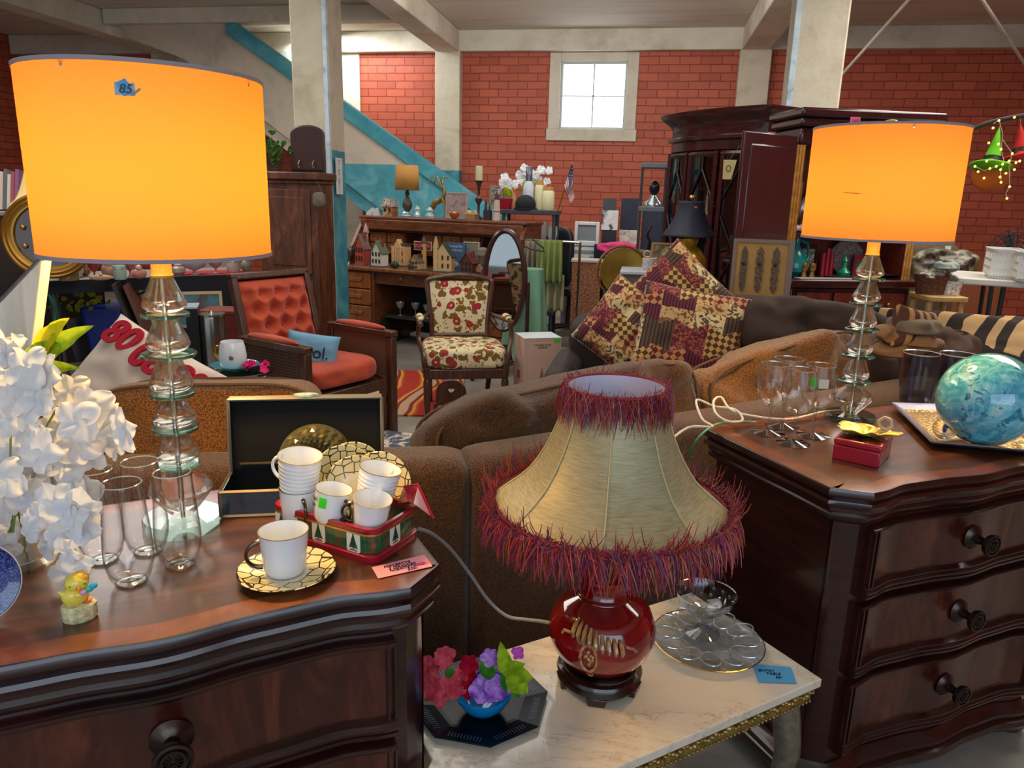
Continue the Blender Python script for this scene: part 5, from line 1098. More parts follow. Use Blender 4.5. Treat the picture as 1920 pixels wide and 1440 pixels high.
# round glass side table with mug
gt = AZ(448, 694, .50); gs = S(gt); g = T('glass_side_table', 'small round glass table with chrome rim beside the orange armchair', 'table', (gt.x, gt.y, 0)); gr = 62*gs
MB().lathe([(0, .492), (gr*.97, .492), (gr*.97, .50), (0, .50)], n=40, cap=False).build('tabletop', thin('tabletop_glass', 'b9c8c4', 1.4, .1), g)
CHR = M('chrome', 'c9c6c0', .15, 1); MB().lathe([(gr*.97, .488), (gr, .490), (gr, .502), (gr*.97, .504), (gr*.96, .496), (gr*.97, .488)], n=40, cap=False).build('rim', CHR, g)
for k in range(3): a = 2.1*k+.5; MB().tube([(gr*.8*math.cos(a), gr*.8*math.sin(a), 0), (gr*.25*math.cos(a), gr*.25*math.sin(a), .26), (gr*.8*math.cos(a), gr*.8*math.sin(a), .488)], .008, 8).build('leg', CHR, g)
pl_ = T('turquoise_plate', 'turquoise glazed plate under the white mug on the glass table', 'plate', (gt.x-.02, gt.y, .502)); MB().lathe([(0, 0), (gr*.35, 0), (gr*.68, .022), (gr*.72, .03), (gr*.66, .024), (gr*.33, .006), (0, .006)], n=36, cap=False, lobes=12, amp=.012).build('dish', M('turquoise_glaze', '3f96a6', .15, coat=.8), pl_)
mg = T('white_mug', 'white mug with gold handle and painted flower on the turquoise plate', 'mug', (gt.x-.03, gt.y, .509)); k_ = 24*gs
MB().lathe([(0, .004), (k_*.7, .0), (k_*.98, .02), (k_*1.05, .07), (k_*.95, .12), (k_*.85, .145), (k_*.82, .143), (k_*.98, .07), (k_*.9, .02), (0, .01)], n=32, cap=False).build('body', CHINA, mg)
MB().tube(spline([(-k_*.95, 0, .11), (-k_*1.4, 0, .11), (-k_*1.5, 0, .07), (-k_*1.0, 0, .035)], 5), .007, 8).build('handle', M('gold_glaze', 'c08a2c', .2, .8), mg)
MB().sph((k_*.4, -k_*.98, .07), .012, 10, 6, sc=(1.3, .2, 1)).build('painted_flower', P('8a6a60'), mg)
pk = T('pink_flower', 'bright pink silk flower on the glass side table', 'flower', (gt.x+.12, gt.y-.02, .515)); b = MB()
for k in range(9): blossom(b, (random.uniform(-.06, .06), random.uniform(-.03, .03), random.uniform(0, .03)), (random.uniform(-.6, .6), -.6, 1), .026, 5, 90+k, .5)
b.build('petals', petal_mat('hot_pink_petal', 'c81e62', 'f04a8c', .2), pk)
# church box
cb = AZ(1002, 738, 0); cb = AY(1005, 735, 4.75); cb.z = 0; s1 = S((cb.x, cb.y, .4)); cbh = ZP((cb.x, cb.y), 628)
cbx = T('cardboard_box', 'tall pink box printed with a church, beside the floral armchair', 'box', cb, R_(26)); KR = M('pink_card', 'c9a492', .7); W1 = .25; D1 = .21
MB().b0(-W1/2, W1/2, -D1/2, D1/2, 0, cbh-.002).build('carton', KR, cbx, smooth=0); MB().b0(-W1/2-.001, W1/2+.001, -D1/2-.001, D1/2+.001, cbh-.002, cbh).build('top_flap', P('dfe6ea'), cbx, smooth=0)
MB().b0(-.095, .095, -D1/2-.0015, -D1/2, .05, cbh-.03).build('front_label', P('cfa894', .6), cbx, smooth=0)
ch = MB(); ch.prism([(-.072, .06), (.072, .06), (.072, .21), (.03, .25), (.03, .17), (-.03, .17), (-.03, .25), (-.072, .21)], -D1/2-.003, -D1/2-.0015, 'y'); ch.prism([(-.020, .28), (.020, .28), (0, .37)], -D1/2-.003, -D1/2-.0015, 'y'); ch.build('printed_church', P('8f6a44', .6), cbx, smooth=0)
MB().prism([(-.016, .06), (.016, .06), (.016, .15), (0, .18), (-.016, .15)], -D1/2-.0045, -D1/2-.003, 'y').prism([(-.016, .20), (.016, .20), (.016, .275), (-.016, .275)], -D1/2-.0045, -D1/2-.003, 'y').build('printed_door', P('e8ddd4', .6), cbx, smooth=0)
text('STAINED GLASS\nCHURCH', 'lettering', P('6a4a3c'), cbx, (0, -D1/2-.003, cbh-.055), (R_(90), 0, 0), .016)
MB().box((W1/2-.03, -D1/2-.002, cbh-.02), (.04, .002, .022)).build('green_sticker', P('38d020'), cbx); MB().box((-W1/2-.001, .0, cbh*.55), (.002, .06, .05)).build('red_mark', P('a83c20'), cbx)
# little wooden chair with heart cut-out
hp = AY(846, 742, 3.55); s1 = S(hp); hc = T('child_chair', 'small wooden chair back with a heart cut-out, behind the slumping cushion', 'chair', (hp.x, hp.y, 0), face(hp)); H0 = hp.z
def arch(w_, z0, z1, n=16): return [(-w_, z0), (w_, z0)]+[(w_*math.cos(math.pi*k/n), z0+(z1-z0)*(.35+.65*math.sin(math.pi*k/n)**.7)) for k in range(n+1)]
MB().prism(arch(.078, H0-.05, H0+.085), -.009, .009, 'y').build('backrest', WALN, hc, bevel=.003)
MB().prism([(.012*math.sin(a)**3*1.3, H0+.03+.010*(13*math.cos(a)-5*math.cos(2*a)-2*math.cos(3*a)-math.cos(4*a))/13) for a in [2*math.pi*k/24 for k in range(24)]], -.0105, -.0088, 'y').build('heart_inlay', P('d8cfc0'), hc, smooth=0)
MB().b0(-.1, .1, -.18, .01, H0-.22, H0-.20).build('seat', WALN, hc)
for q in (-1, 1): MB().b0(q*.078-.01, q*.078+.01, -.01, .01, 0, H0-.04).build('leg', WALN, hc); MB().b0(q*.078-.01, q*.078+.01, -.17, -.15, 0, H0-.22).build('leg', WALN, hc)
# ================================================================ roll-top desk
DW = wood('desk_oak', '4a2414', '8c4e2a', 4, .4, .2, (1.5, 1.5, 8)); DH = wood('desk_honey', '6a351a', 'a8642f', 4, .4, .2, (8, 1.5, 1.5))
A_ = AY(637, 600, 6.9); B_ = AY(948, 600, 6.35); A_.z = B_.z = 0; dv = B_-A_; DWd = dv.length; dr = math.atan2(dv.y, dv.x); dcen = (A_+B_)/2
dk = T('roll_top_desk', 'brown wooden roll-top desk covered with little ceramic village houses', 'desk', dcen, dr); hx = DWd/2; DD = .68
exd = Vector((math.cos(dr), math.sin(dr), 0)); eyd = Vector((-exd.y, exd.x, 0))
def ld(x, y, z): return dcen+exd*x+eyd*y+Vector((0, 0, z))
def dpx(px_, z, y=None):            # local x on the desk under picture column px_
    lo, hi = -hx, hx
    for _ in range(30):
        m = (lo+hi)/2
        if PX(ld(m, .1 if y is None else y, z))[0] < px_: lo = m
        else: hi = m
    return (lo+hi)/2
kx0 = dpx(700, .4, 0); kx1 = dpx(875, .4, 0)
MB().b0(-hx, kx0, .01, DD, .03, .72).b0(-hx+.02, kx0-.02, .04, DD-.04, 0, .03).build('pedestal', DW, dk, bevel=.006)
MB().b0(kx1, hx, .01, DD, .03, .72).b0(kx1+.02, hx-.02, .04, DD-.04, 0, .03).build('pedestal', DW, dk, bevel=.006)
MB().b0(-hx-.02, hx+.02, -.03, DD+.02, .72, .755).build('writing_surface', DH, dk, bevel=.008)
MB().b0(kx0, kx1, .03, DD-.06, .60, .72).build('kneehole_drawer', DW, dk, bevel=.004)
MB().b0(kx0, kx1, DD-.04, DD-.02, .05, .60).build('back_panel', P('1d2a22', .7), dk)
for q in (.3, .7): MB().sph((kx0+(kx1-kx0)*q, .02, .665), .02, 12, 8).build('knob', DH, dk)
for (a, c) in ((-hx+.03, kx0-.03), (kx1+.03, hx-.03)):
    for k in range(4):
        z0 = .07+.16*k; d_ = MB().b0(a, c, -.006, .012, z0, z0+.145).build('drawer', DH, dk, bevel=.004); m_ = (a+c)/2
        MB().prism([(m_-.09, z0+.095), (m_+.09, z0+.095), (m_+.07, z0+.06), (m_-.07, z0+.06)], -.014, -.006, 'y').build('pull', DH, d_, bevel=.003)
sidep = [(.02, .755), (DD, .755), (DD, 1.20), (DD-.30, 1.20), (DD-.36, 1.12), (.22, .98), (.12, .86), (.05, .81)]
for q in (-1, 1): x = q*(hx-.02); MB().prism([(a, c) for a, c in sidep], x-.02, x+.02, 'x').build('side_panel', DW, dk, bevel=.004)
MB().b0(-hx-.01, hx+.01, DD-.34, DD+.03, 1.19, 1.22).b0(-hx+.02, hx-.02, DD-.35, DD-.30, 1.09, 1.19).build('top', DW, dk, bevel=.01)
MB().b0(-hx+.02, hx-.02, DD-.03, DD-.01, .755, 1.19).build('back_panel', DW, dk)
# pigeonholes
ph = MB(); ph.b0(-hx+.04, hx-.04, DD-.26, DD-.03, 1.07, 1.085)
for k in range(9): x = -hx+.06+(DWd-.12)*k/8; ph.b0(x-.006, x+.006, DD-.25, DD-.03, .755, 1.075)
ph.b0(-hx+.04, hx-.04, DD-.25, DD-.03, .955, .967); ph.build('pigeonhole_rack', DW, dk)
for (k, r_) in ((0, 1), (1, 1), (0, 0), (1, 0), (3, 1), (4, 1), (3, 0), (5, 1)):
    x0 = -hx+.07+(DWd-.12)*k/8; w_ = (DWd-.12)/8-.02; z0 = .968 if r_ else .86
    for h_ in (0, 1):
        xx = x0+h_*w_/2; d_ = MB().b0(xx+.003, xx+w_/2-.003, DD-.265, DD-.24, z0, z0+.095).build('small_drawer', DH, dk, bevel=.003); MB().box((xx+w_/4, DD-.27, z0+.055), (.035, .008, .012)).build('card_pull', M('brass_dull', 'b98f4a', .35, .9), d_)
# ceramic village
def house(px_, w_px, h_px, wallc, roofc, lab, style=0, y=.10, z=.7555, roof2=None, base='5b5f58', dpt=.12):
    lx_ = dpx(px_, z+.03, y); p = ld(lx_, y, z); s_ = S(p)*1.0; w_ = w_px*s_; h = h_px*s_
    t = T('village_house', lab, 'figurine house', p, dr+(-.15 if style != 2 else .2), 'ceramic village houses'); bd_ = .72*h; d_ = min(dpt, w_*.8)
    MB().prism(rrect(w_*1.0, d_*1.25, .02), 0, .012).build('base', P(base, .6), t)
    W = P(wallc, .45); RF = P(roofc, .5); hw = w_*.40
    if style == 1:   # columned mansion
        MB().b0(-hw, hw, -d_*.35, d_*.4, .012, h*.62).build('walls', W, t); MB().prism([(-hw*.62, h*.62), (hw*.62, h*.62), (0, h*.92)], -d_*.45, 0, 'y').b0(-hw, hw, -d_*.37, d_*.42, h*.62, h*.68).build('pediment', P(roof2 or wallc, .5), t)
        MB().b0(-hw*1.04, hw*1.04, -d_*.3, d_*.42, h*.68, h*.78).build('roof', RF, t)
        for k in range(5): MB().lathe([(.006, .012), (.005, h*.62)], (-hw*.55+hw*1.1*k/4, -d_*.42, 0), 8).build('column', P('e9c99a', .4), t)
    elif style == 3:  # tower
        MB().lathe([(hw*.62, .012), (hw*.5, h*.80)], n=12).build('walls', W, t); MB().lathe([(hw*.7, h*.80), (hw*.7, h*.84), (.004, h)], n=12).build('roof', RF, t)
    else:
        MB().b0(-hw, hw, -d_*.38, d_*.38, .012, h*.50).prism([(-hw, h*.50), (hw, h*.50), (0, h*.86)], -d_*.38, d_*.38, 'y').build('walls', W, t)
        rf = MB()
        for q in (-1, 1): rf.add([(0, -d_*.45, h*.90), (0, d_*.45, h*.90), (q*hw*1.15, d_*.45, h*.46), (q*hw*1.15, -d_*.45, h*.46), (0, -d_*.45, h*.86), (0, d_*.45, h*.86), (q*hw*1.1, d_*.45, h*.43), (q*hw*1.1, -d_*.45, h*.43)], [(0, 1, 2, 3), (4, 7, 6, 5), (0, 3, 7, 4), (1, 5, 6, 2), (2, 6, 7, 3)])
        rf.build('roof', RF, t)
        if style == 2: MB().b0(-hw-.0, -hw+.04, -d_*.46, -d_*.2, .012, h*.72).prism([(-hw-.004, h*.72), (-hw+.044, h*.72), (-hw+.02, h*1.05)], -d_*.48, -d_*.18, 'y').build('steeple', W, t)
        else: MB().b0(hw*.4, hw*.6, 0, .02, h*.6, h*.95).build('chimney', P('7a3f30', .6), t)
    if style == 3:
        for k in range(3): MB().box((0, -hw*(.6-.05*k), h*(.2+.22*k)), (.014, .012, .028)).build('window', P('6a2c20', .4), t)
    else:
        n_ = 3
        for k in range(n_):
            for r_ in range(2 if h > .15 else 1): MB().box((-hw*.62+hw*1.24*k/(n_-1), -d_*.38-.003 if style != 1 else -d_*.35-.003, h*(.2+.24*r_)), (.016, .006, h*.13)).build('window', P('8c2a22' if style == 1 else '3a2c28', .35), t)
    return t
house(680, 28, 64, 'a8483a', '7a5a50', 'ceramic village house with two tall pink towers, at the left of the desk', 0, y=.14)
lx_ = dpx(685, .8, .18); p = ld(lx_, .20, .7555); t = T('ceramic_tower', 'slender pale pink ceramic tower behind the red village house', 'figurine tower', p); MB().lathe([(.028, 0), (.022, .30), (.03, .305), (.03, .32), (.018, .36), (.004, .40)], n=12).build('body', P('b98a86', .5), t)
house(712, 34, 54, 'd8cfc0', '5a6a52', 'white ceramic village house with pink snowy awnings', 0, y=.10)
house(752, 42, 54, 'e0b076', '4a4a48', 'columned cream and red ceramic mansion on a raised base', 1, y=.30)
house(781, 26, 32, 'c9a478', '6a5a44', 'low tan ceramic cottage before the signed tower', 0, y=.06)
house(795, 22, 62, 'c99a62', '6a3c34', 'round tan ceramic clock tower under the red sign', 3, y=.12)
house(833, 44, 62, 'd9b47a', '3c4a44', 'cream ceramic church with green snowy roof and steeple', 2, y=.08)
house(880, 36, 44, '5c3e34', '6a2e2a', 'dark ceramic village house with red trim near the mirror', 0, y=.10)
house(900, 14, 24, 'a8705a', '8a8a84', 'tiny pink ceramic cottage at the right end of the desk', 0, y=.04)
def bgthing(name, lab, cat, p, rz=0, **k): return T(name, lab, cat, p, rz, **k)
p = ld(dpx(655, .8, .1), .10, .7555); t = bgthing('silver_goblet', 'grey metal urn at the left end of the desk top', 'urn', p); MB().lathe([(.03, 0), (.012, .03), (.02, .06), (.05, .10), (.052, .15), (.04, .17), (.036, .15), (0, .1)], n=20, cap=False).build('body', P('6c6a68', .3, .7), t)
for (px_, w1, h1, lab, c_) in ((772, 10, 14, 'dark brass sleigh figurine low on the desk', '4a4038'), (740, 12, 14, 'dark green bush figurine before the columned mansion', '2c3a2c')):
    p = ld(dpx(px_, .78, .03), .03, .7555); s_ = S(p); t = bgthing('desk_figurine', lab, 'figurine', p); MB().sph((0, 0, h1*s_*.5), h1*s_*.5, 12, 8, sc=(w1/h1*1.5, .8, 1)).build('body', P(c_, .5), t)
p = ld(dpx(905, .85, .25), .25, .7555); t = bgthing('stone_fountain', 'grey stone-like ceramic arch at the right of the desk', 'figurine', p); MB().lathe([(.05, 0), (.03, .03), (.035, .12), (.06, .16), (.05, .21), (.02, .23)], n=14, lobes=5, amp=.08).build('body', P('857a6c', .8), t)
p = ld(dpx(793, 1.0, .34), .34, .88); t = bgthing('red_sign', 'red lettered sign board raised on a post behind the ceramic tower', 'sign', (p.x, p.y, .7555), dr)
MB().b0(-.10, .10, -.006, .006, .16, .245).build('board', P('e0d0b8'), t); MB().b0(-.094, .094, -.009, -.006, .166, .239).build('panel', P('8e2430', .5), t); MB().b0(-.006, .006, 0, .006, 0, .16).build('post', P('5a3a28'), t)
text('FLOWER', 'lettering', P('d8a0a0'), t, (0, -.011, .203), (R_(90), 0, 0), .042)
# framed print and books
def frame(lab, cx, z0, y, w_, h, fc_, pic, tilt=8, cat='picture', nm='framed_picture', par_loc=None, rz=None, fw=.012, grp=None):
    p = par_loc or ld(cx, y, z0); t = T(nm, lab, cat, p, rot=(R_(-tilt), 0, dr if rz is None else rz), group=grp)
    MB().b0(-w_/2, -w_/2+fw, -.008, .01, 0, h).b0(w_/2-fw, w_/2, -.008, .01, 0, h).b0(-w_/2+fw, w_/2-fw, -.008, .01, 0, fw).b0(-w_/2+fw, w_/2-fw, -.008, .01, h-fw, h).build('frame', P(fc_, .4), t, smooth=0)
    MB().b0(-w_/2+fw*.8, w_/2-fw*.8, -.002, .006, fw*.8, h-fw*.8).build('picture', pic, t, smooth=0); return t
def noisy(name, cols, sc=6, dist=1.5):
    if name in _M: return _M[name]
    s = N(name); f = s.noise(s.coord(), sc, 3, dist); n_ = len(cols); s.col(s.ramp(f, [(.36+.28*i/max(1, n_-1), c) for i, c in enumerate(cols)])); s.set(Roughness=.4); _M[name] = s.m; return s.m
t = T('storybook', 'blue storybook standing open behind the ceramic church', 'book', ld(dpx(850, .9, .24), .24, .7555), rot=(R_(-8), 0, dr)); MB().b0(-.11, .11, -.006, .012, 0, .26).build('cover', P('3c5f80', .5), t); text('Carousel for', 'lettering', P('c8d4dc'), t, (0, -.008, .225), (R_(90), 0, 0), .034); text('Remembrance', 'lettering', P('c8d4dc'), t, (0, -.008, .19), (R_(90), 0, 0), .03)
MB().sph((0, -.008, .06), .05, 14, 8, sc=(1.2, .06, .6)).build('painted_carousel', P('b0a8a0'), t)
frame('grey patterned card leaning behind the blue storybook', dpx(880, .9, .30), .7555, .31, .17, .27, 'c2b08a', noisy('grey_lace', ['6a6a62', '8f8a7c', '5c5a54'], 30))
# objects on the desk's top board
TZD = 1.2205; ty = DD-.15
def dtop(px_): return ld(dpx(px_, TZD, ty), ty, TZD)
def lathed(nm, lab, cat, p, prof, mat, part='body', **k): t = T(nm, lab, cat, p, face(p)); MB().lathe(prof, n=20, **k).build(part, mat, t); return t
for px_, lab in ((683, 'white ceramic shoe at the far left of the desk top board'), (704, 'white ceramic shoe second from the left on the desk top board')):
    p = dtop(px_); t = T('ceramic_shoe', lab, 'ornament', p, dr); MB().loft([[(x_+.0, y_*.5, 0.0+z_*0) for x_, y_ in rrect(.12, .06, .02)], [(x_*.9-.01*0, y_*.45, .03) for x_, y_ in rrect(.11, .06, .02)], [(x_*.25+.03, y_*.3, .075) for x_, y_ in rrect(.1, .06, .02)]]).build('body', P('c4c2c2', .3), t)
p = dtop(732); t = T('village_house', 'orange and green snow-trimmed ceramic house on the desk top board', 'figurine house', p, dr, 'ceramic village houses')
MB().b0(-.06, .06, -.05, .05, 0, .10).build('walls', noisy('house_mottle', ['a85a3c', 'd9b488', '4a5a3a', 'c8784a'], 26), t); MB().prism([(-.075, .09), (.075, .09), (.03, .17), (-.03, .17)], -.06, .06, 'y').build('roof', noisy('roof_mottle', ['8a3c30', 'e6dccf', '5a6a40'], 30), t)
for q in (-1, 1): MB().box((q*.028, -.052, .06), (.022, .006, .035)).build('window', P('2c1c18'), t)
# little lamp
p = dtop(764); s_ = S(p); k_ = ZP(p, 310)-TZD; t = T('table_lamp', 'small lamp with gold drum shade and dark turned base on the desk', 'table lamp', p)
MB().lathe([(.035, 0), (.04, .01), (.02, .03), (.015, .04), (.045, .09), (.05, .12), (.03, .17), (.014, .20), (.025, .22), (.014, .24), (.022, .26), (.010, .30), (.008, k_*.62)], n=20).build('base', P('4c4636', .4), t)
MB().lathe([(.118, k_*.52), (.108, k_)], n=40, cap=False).build('lamp_shade', M('ochre_shade', 'c08a44', .8), t, solid=.002)
MB().lathe([(.006, k_*.62), (.006, k_*.9), (.106, k_-.02)], n=6, cap=False).build('harp', P('8a7a50', .3, .8), t)
for i, (px_, w_, h_, lab) in enumerate(((768, .10, .05, 'clear pressed glass dish at the foot of the small gold-shaded lamp'), (789, .07, .11, 'clear cut crystal figure left of the gold deer'), (812, .09, .10, 'clear cut crystal figure in front of the gold deer'))):
    p = dtop(px_)+eyd*-.06; t = T('crystal_ornament', lab, 'ornament', p); MB().lathe([(w_*.45, 0), (w_*.5, h_*.2), (w_*.3, h_*.5), (w_*.42, h_*.7), (w_*.15, h_)], n=7).build('body', M('frosty_crystal', 'bcd6d6', .1, .1, var=.3, vs=40, coat=1), t, smooth=0)
# gold deer with raised head and antlers
p = dtop(820)+eyd*.05; t = T('gold_deer', 'gold leaping deer figurine with antlers on the desk', 'figurine', p, dr+math.pi); s_ = S(p); GD = P('a8864a', .35, .6); u = s_*1.0
def dp(x, y): return (-(x-820)*u, 0, (405-y)*u)
b = MB(); b.tube([dp(802, 388), dp(808, 378), dp(818, 374), dp(826, 368), dp(830, 358), dp(827, 348)], [9*u*.5, 11*u*.5, 10*u*.5, 10*u*.5, 6*u*.5, 5*u*.5], 10); b.tube([dp(827, 350), dp(822, 345), dp(817, 345)], [5*u*.6, 4*u*.6, 2*u*.5], 8)
for q in (-1, 1):
    o_ = Vector((0, q*.018, 0)); b.tube([Vector(dp(826, 368))+o_, Vector(dp(832, 384))+o_, Vector(dp(834 if q > 0 else 828, 404))+o_], [4*u*.6, 2.6*u*.6, 2*u*.6], 7); b.tube([Vector(dp(806, 384))+o_, Vector(dp(800, 394))+o_, Vector(dp(804, 404))+o_], [5*u*.6, 3*u*.6, 2*u*.6], 7)
b.build('body', GD, t, smooth=70)
for q in (-1, 1):
    an = MB(); o_ = Vector((0, q*.02, 0)); an.tube([Vector(dp(825, 346)), Vector(dp(815, 340))+o_, Vector(dp(808, 330))+o_*2, Vector(dp(798, 345))+o_*3], .0055, 5); an.tube([Vector(dp(825, 346)), Vector(dp(824, 334))+o_, Vector(dp(832, 331))+o_*2], .0055, 5); an.build('antler', GD, t)
frame('square print of orange goldfish bowl on the desk top board', 0, 0, 0, 46*S(dtop(855)), .245, 'b8a6a0', noisy('pink_grey_print', ['8f7a78', 'b09a92', 'a08884', 'c2b0a6'], 9), 6, par_loc=dtop(855))
p = dtop(862); t = T('fish_bowl', 'small orange glass fish bowl before the square print', 'bowl', p-eyd*.10); MB().lathe([(.018, 0), (.045, .03), (.05, .055), (.035, .07)], n=16).build('body', P('b8602a', .2), t)
p = dtop(884); t = T('village_house', 'small tan ceramic cottage on the desk top board by the candlestick', 'figurine house', p, dr, 'ceramic village houses'); MB().b0(-.05, .05, -.03, .03, 0, .05).build('walls', P('b08458', .5), t)
for q in (-1, 1): MB().prism([(q*.028-.028, .045), (q*.028+.028, .045), (q*.028, .085)], -.035, .035, 'y').build('roof', P('d0b48a', .5), t)
p = dtop(900)-eyd*.03; k_ = ZP(p, 311)-TZD; t = T('candlestick', 'tall dark turned candlestick with cream pillar candle', 'candlestick', p)
MB().lathe([(.035, 0), (.03, .01), (.010, .04), (.012, k_*.28), (.034, k_*.36), (.036, k_*.40), (.010, k_*.46), (.014, k_*.6), (.026, k_*.68), (.042, k_*.73)], n=20).build('stem', P('46302a', .3), t)
MB().lathe([(.033, k_*.73), (.033, k_*.985), (.03, k_), (.005, k_-.004)], n=24).build('candle', P('d0cc9c', .5), t)
p = dtop(916)-eyd*.02; t = T('castle_ornament', 'dark castle shaped ornament beside the tall candlestick', 'ornament', p, dr); MB().b0(-.035, .035, -.02, .02, 0, .09).lathe([(.014, .09), (.012, .15), (.001, .19)], (-.02, 0, 0), 8).lathe([(.012, .09), (.010, .12), (.001, .15)], (.02, 0, 0), 8).build('body', P('3c2c30', .5), t)
p = dtop(931); t = T('lighthouse_ornament', 'white and red striped lighthouse ornament at the right end of the desk', 'ornament', p); MB().lathe([(.036, 0), (.026, .19)], n=16).build('tower', P('d6bcae', .5), t); MB().lathe([(.0325, .075), (.030, .10)], n=16).build('red_band', P('a0202c', .5), t); MB().lathe([(.03, .19), (.03, .20), (.018, .205), (.018, .23), (.002, .26)], n=16).build('lantern', P('5a2028', .5), t)
# glassware under the desk
sh_t = T('low_shelf', 'low dark shelf with stemmed glasses in the kneehole of the desk', 'shelf', ld((kx0+kx1)/2, .22, 0), dr); kw = (kx1-kx0)/2-.04
MB().b0(-kw, kw, -.12, .15, .27, .29).build('board', P('3a3430'), sh_t)
for q in (-1, 1): MB().b0(q*kw-.012, q*kw+.012, -.12, .15, 0, .27).build('leg', P('2c2420'), sh_t)
for k in range(5):
    p = ld((kx0+kx1)/2-kw*.7+kw*.33*k, .18+.03*(k % 2), .291); t = T('stemmed_glass', ('first', 'second', 'third', 'fourth', 'fifth')[k]+' from the left of the clear stemmed glasses under the desk', 'glass', p, 0, 'stemmed glasses under the desk'); MB().lathe([(.03, 0), (.004, .008), (.004, .06), (.03, .08), (.045, .13), (.042, .13), (.02, .078)], n=16, cap=False).build('body', M('dim_crystal', 'a8b0ac', .1, .3), t)
# ================================================================ armoire, letter rack, plant
AR = wood('armoire_pine', '361a0d', '875030', 3.5, .5, .1, (3, 3, .8), .2, mid='5c3119')
pa = AY(492, 500, 5.62); pb = AY(600, 500, 5.62); ac = (pa+pb)/2; ac.z = 0; aw = (pb-pa).length; ah = ZP((ac.x, ac.y), 322)
arm = T('armoire', 'rustic dark pine cabinet with iron bands beside the teal column', 'cabinet', ac, -.06)
MB().b0(-aw/2, aw/2, 0, .28, 0, ah-.06).build('body', AR, arm, bevel=.006); MB().b0(-aw/2-.03, aw/2+.03, -.04, .30, ah-.06, ah).b0(-aw/2-.015, aw/2+.015, -.02, .29, ah-.09, ah-.06).build('cornice', AR, arm, bevel=.01)
MB().b0(-aw/2-.004, -aw/2+.05, -.012, 0, .0, ah-.1).b0(aw/2-.05, aw/2+.004, -.012, 0, 0, ah-.1).build('stile', AR, arm, bevel=.004)
for z0, z1 in ((.06, .74), (.80, ah-.13)):
    d_ = MB().b0(-aw/2+.05, aw/2-.05, -.022, -.002, z0, z1).build('door', AR, arm, bevel=.005); MB().b0(-aw/2+.10, aw/2-.10, -.030, -.022, z0+.06, z1-.06).build('panel', AR, d_, bevel=.014)
    MB().sph((-aw/2+.075, -.035, (z0+z1)/2), .014, 10, 8).build('knob', P('2a201c', .4, .6), d_)
pk_ = Vector((ac.x+aw/2-.07, ac.y-.05, 0)); pl3 = AY(598, 375, 5.57); t = T('hanging_pouch', 'little grey padded pouch hanging on the pine cabinet door', 'pouch', pl3); m = cushion(.10, .12, .05, 3, .004, 9, 3).build('pouch', P('6f6350', .9), t, smooth=70); MB().tube([(-.03, 0, .06), (0, .0, .12), (.03, 0, .06)], .003, 5).build('loop', P('5a4c3c'), t)
lr = Vector((AY(579, 318, 5.75).x, 5.75, ah+.001)); s_ = S(lr); lh = ZP(lr, 237)-lr.z; t = T('wall_letter_rack', 'brown woven letter rack with hooks standing on the pine cabinet', 'letter rack', lr, -.05)
wv = N('woven_rattan'); ck_ = wv.add('ShaderNodeTexChecker'); ck_.inputs['Scale'].default_value = 70; wv.link(wv.coord(), ck_.inputs['Vector']); ck_.inputs[1].default_value = lin('4a2622'); ck_.inputs[2].default_value = lin('281210'); wv.col(ck_.outputs[0]); wv.set(Roughness=.6)
lw = 32*s_; poly = [(-lw, 0), (lw, 0)]+[(lw*math.cos(math.pi*k/12) if k not in (0, 12) else lw*(1 if k == 0 else -1), lh*.82+lh*.18*math.sin(math.pi*k/12)) for k in range(13)]
MB().prism(poly, -.012, .012, 'y').build('woven_panel', wv.m, t, smooth=0); b = MB(); pp = [(x, 0, z) for x, z in poly]+[(poly[0][0], 0, poly[0][1])]; b.tube(pp, .012, 6).build('frame', P('38201c', .5), t)
MB().b0(-lw, lw, -.03, -.012, .02, .10).build('pocket', wv.m, t)
for q in (-.45, .45): MB().tube([(lw*q, -.03, .09), (lw*q, -.055, .06), (lw*q, -.05, .035), (lw*q+.012, -.045, .04)], .005, 6).build('hook', P('b8a888', .3, .9), t)
pp_ = Vector((AY(512, 322, 5.75).x, 5.78, ah+.001)); t = T('potted_ivy', 'trailing green ivy in a pot on top of the pine cabinet', 'potted plant', pp_)
MB().lathe([(.05, 0), (.07, .10), (.075, .11), (.06, .11), (.055, .02)], n=20, cap=False).build('pot', P('5a4030', .6), t)
IV = petal_mat('ivy_leaf', '24401c', '4a7034', .2); random.seed(12)
for k in range(46):
    a = random.uniform(0, 6.28); rr_ = random.uniform(.02, .17); z = .10+random.uniform(0, .26)*(1-rr_*2)+ (0 if k < 34 else -random.uniform(.12, .42)); x = rr_*math.cos(a)*1.1; y = -abs(rr_*math.sin(a))*.8
    if k >= 34: x = -.06-random.uniform(.06, .16); y = -.12
    b = MB(); leaf(b, (x, y, z), (x+random.uniform(-.05, .05), y-.03, z-random.uniform(.02, .07)), random.uniform(.04, .06), nrm=(random.uniform(-.5, .5), -1, .3)); b.build('leaf', IV, t)
b = MB(); random.seed(3)
for k in range(9): a = k*.7; b.tube([(0, 0, .1), (.08*math.cos(a), -.05, .2), (.12*math.cos(a), -.08, .12)], .003, 5)
b.tube([(0, -.02, .1), (-.1, -.12, .15), (-.15, -.12, -.1), (-.16, -.12, -.3)], .003, 5); b.build('vines', P('3c4a24'), t)
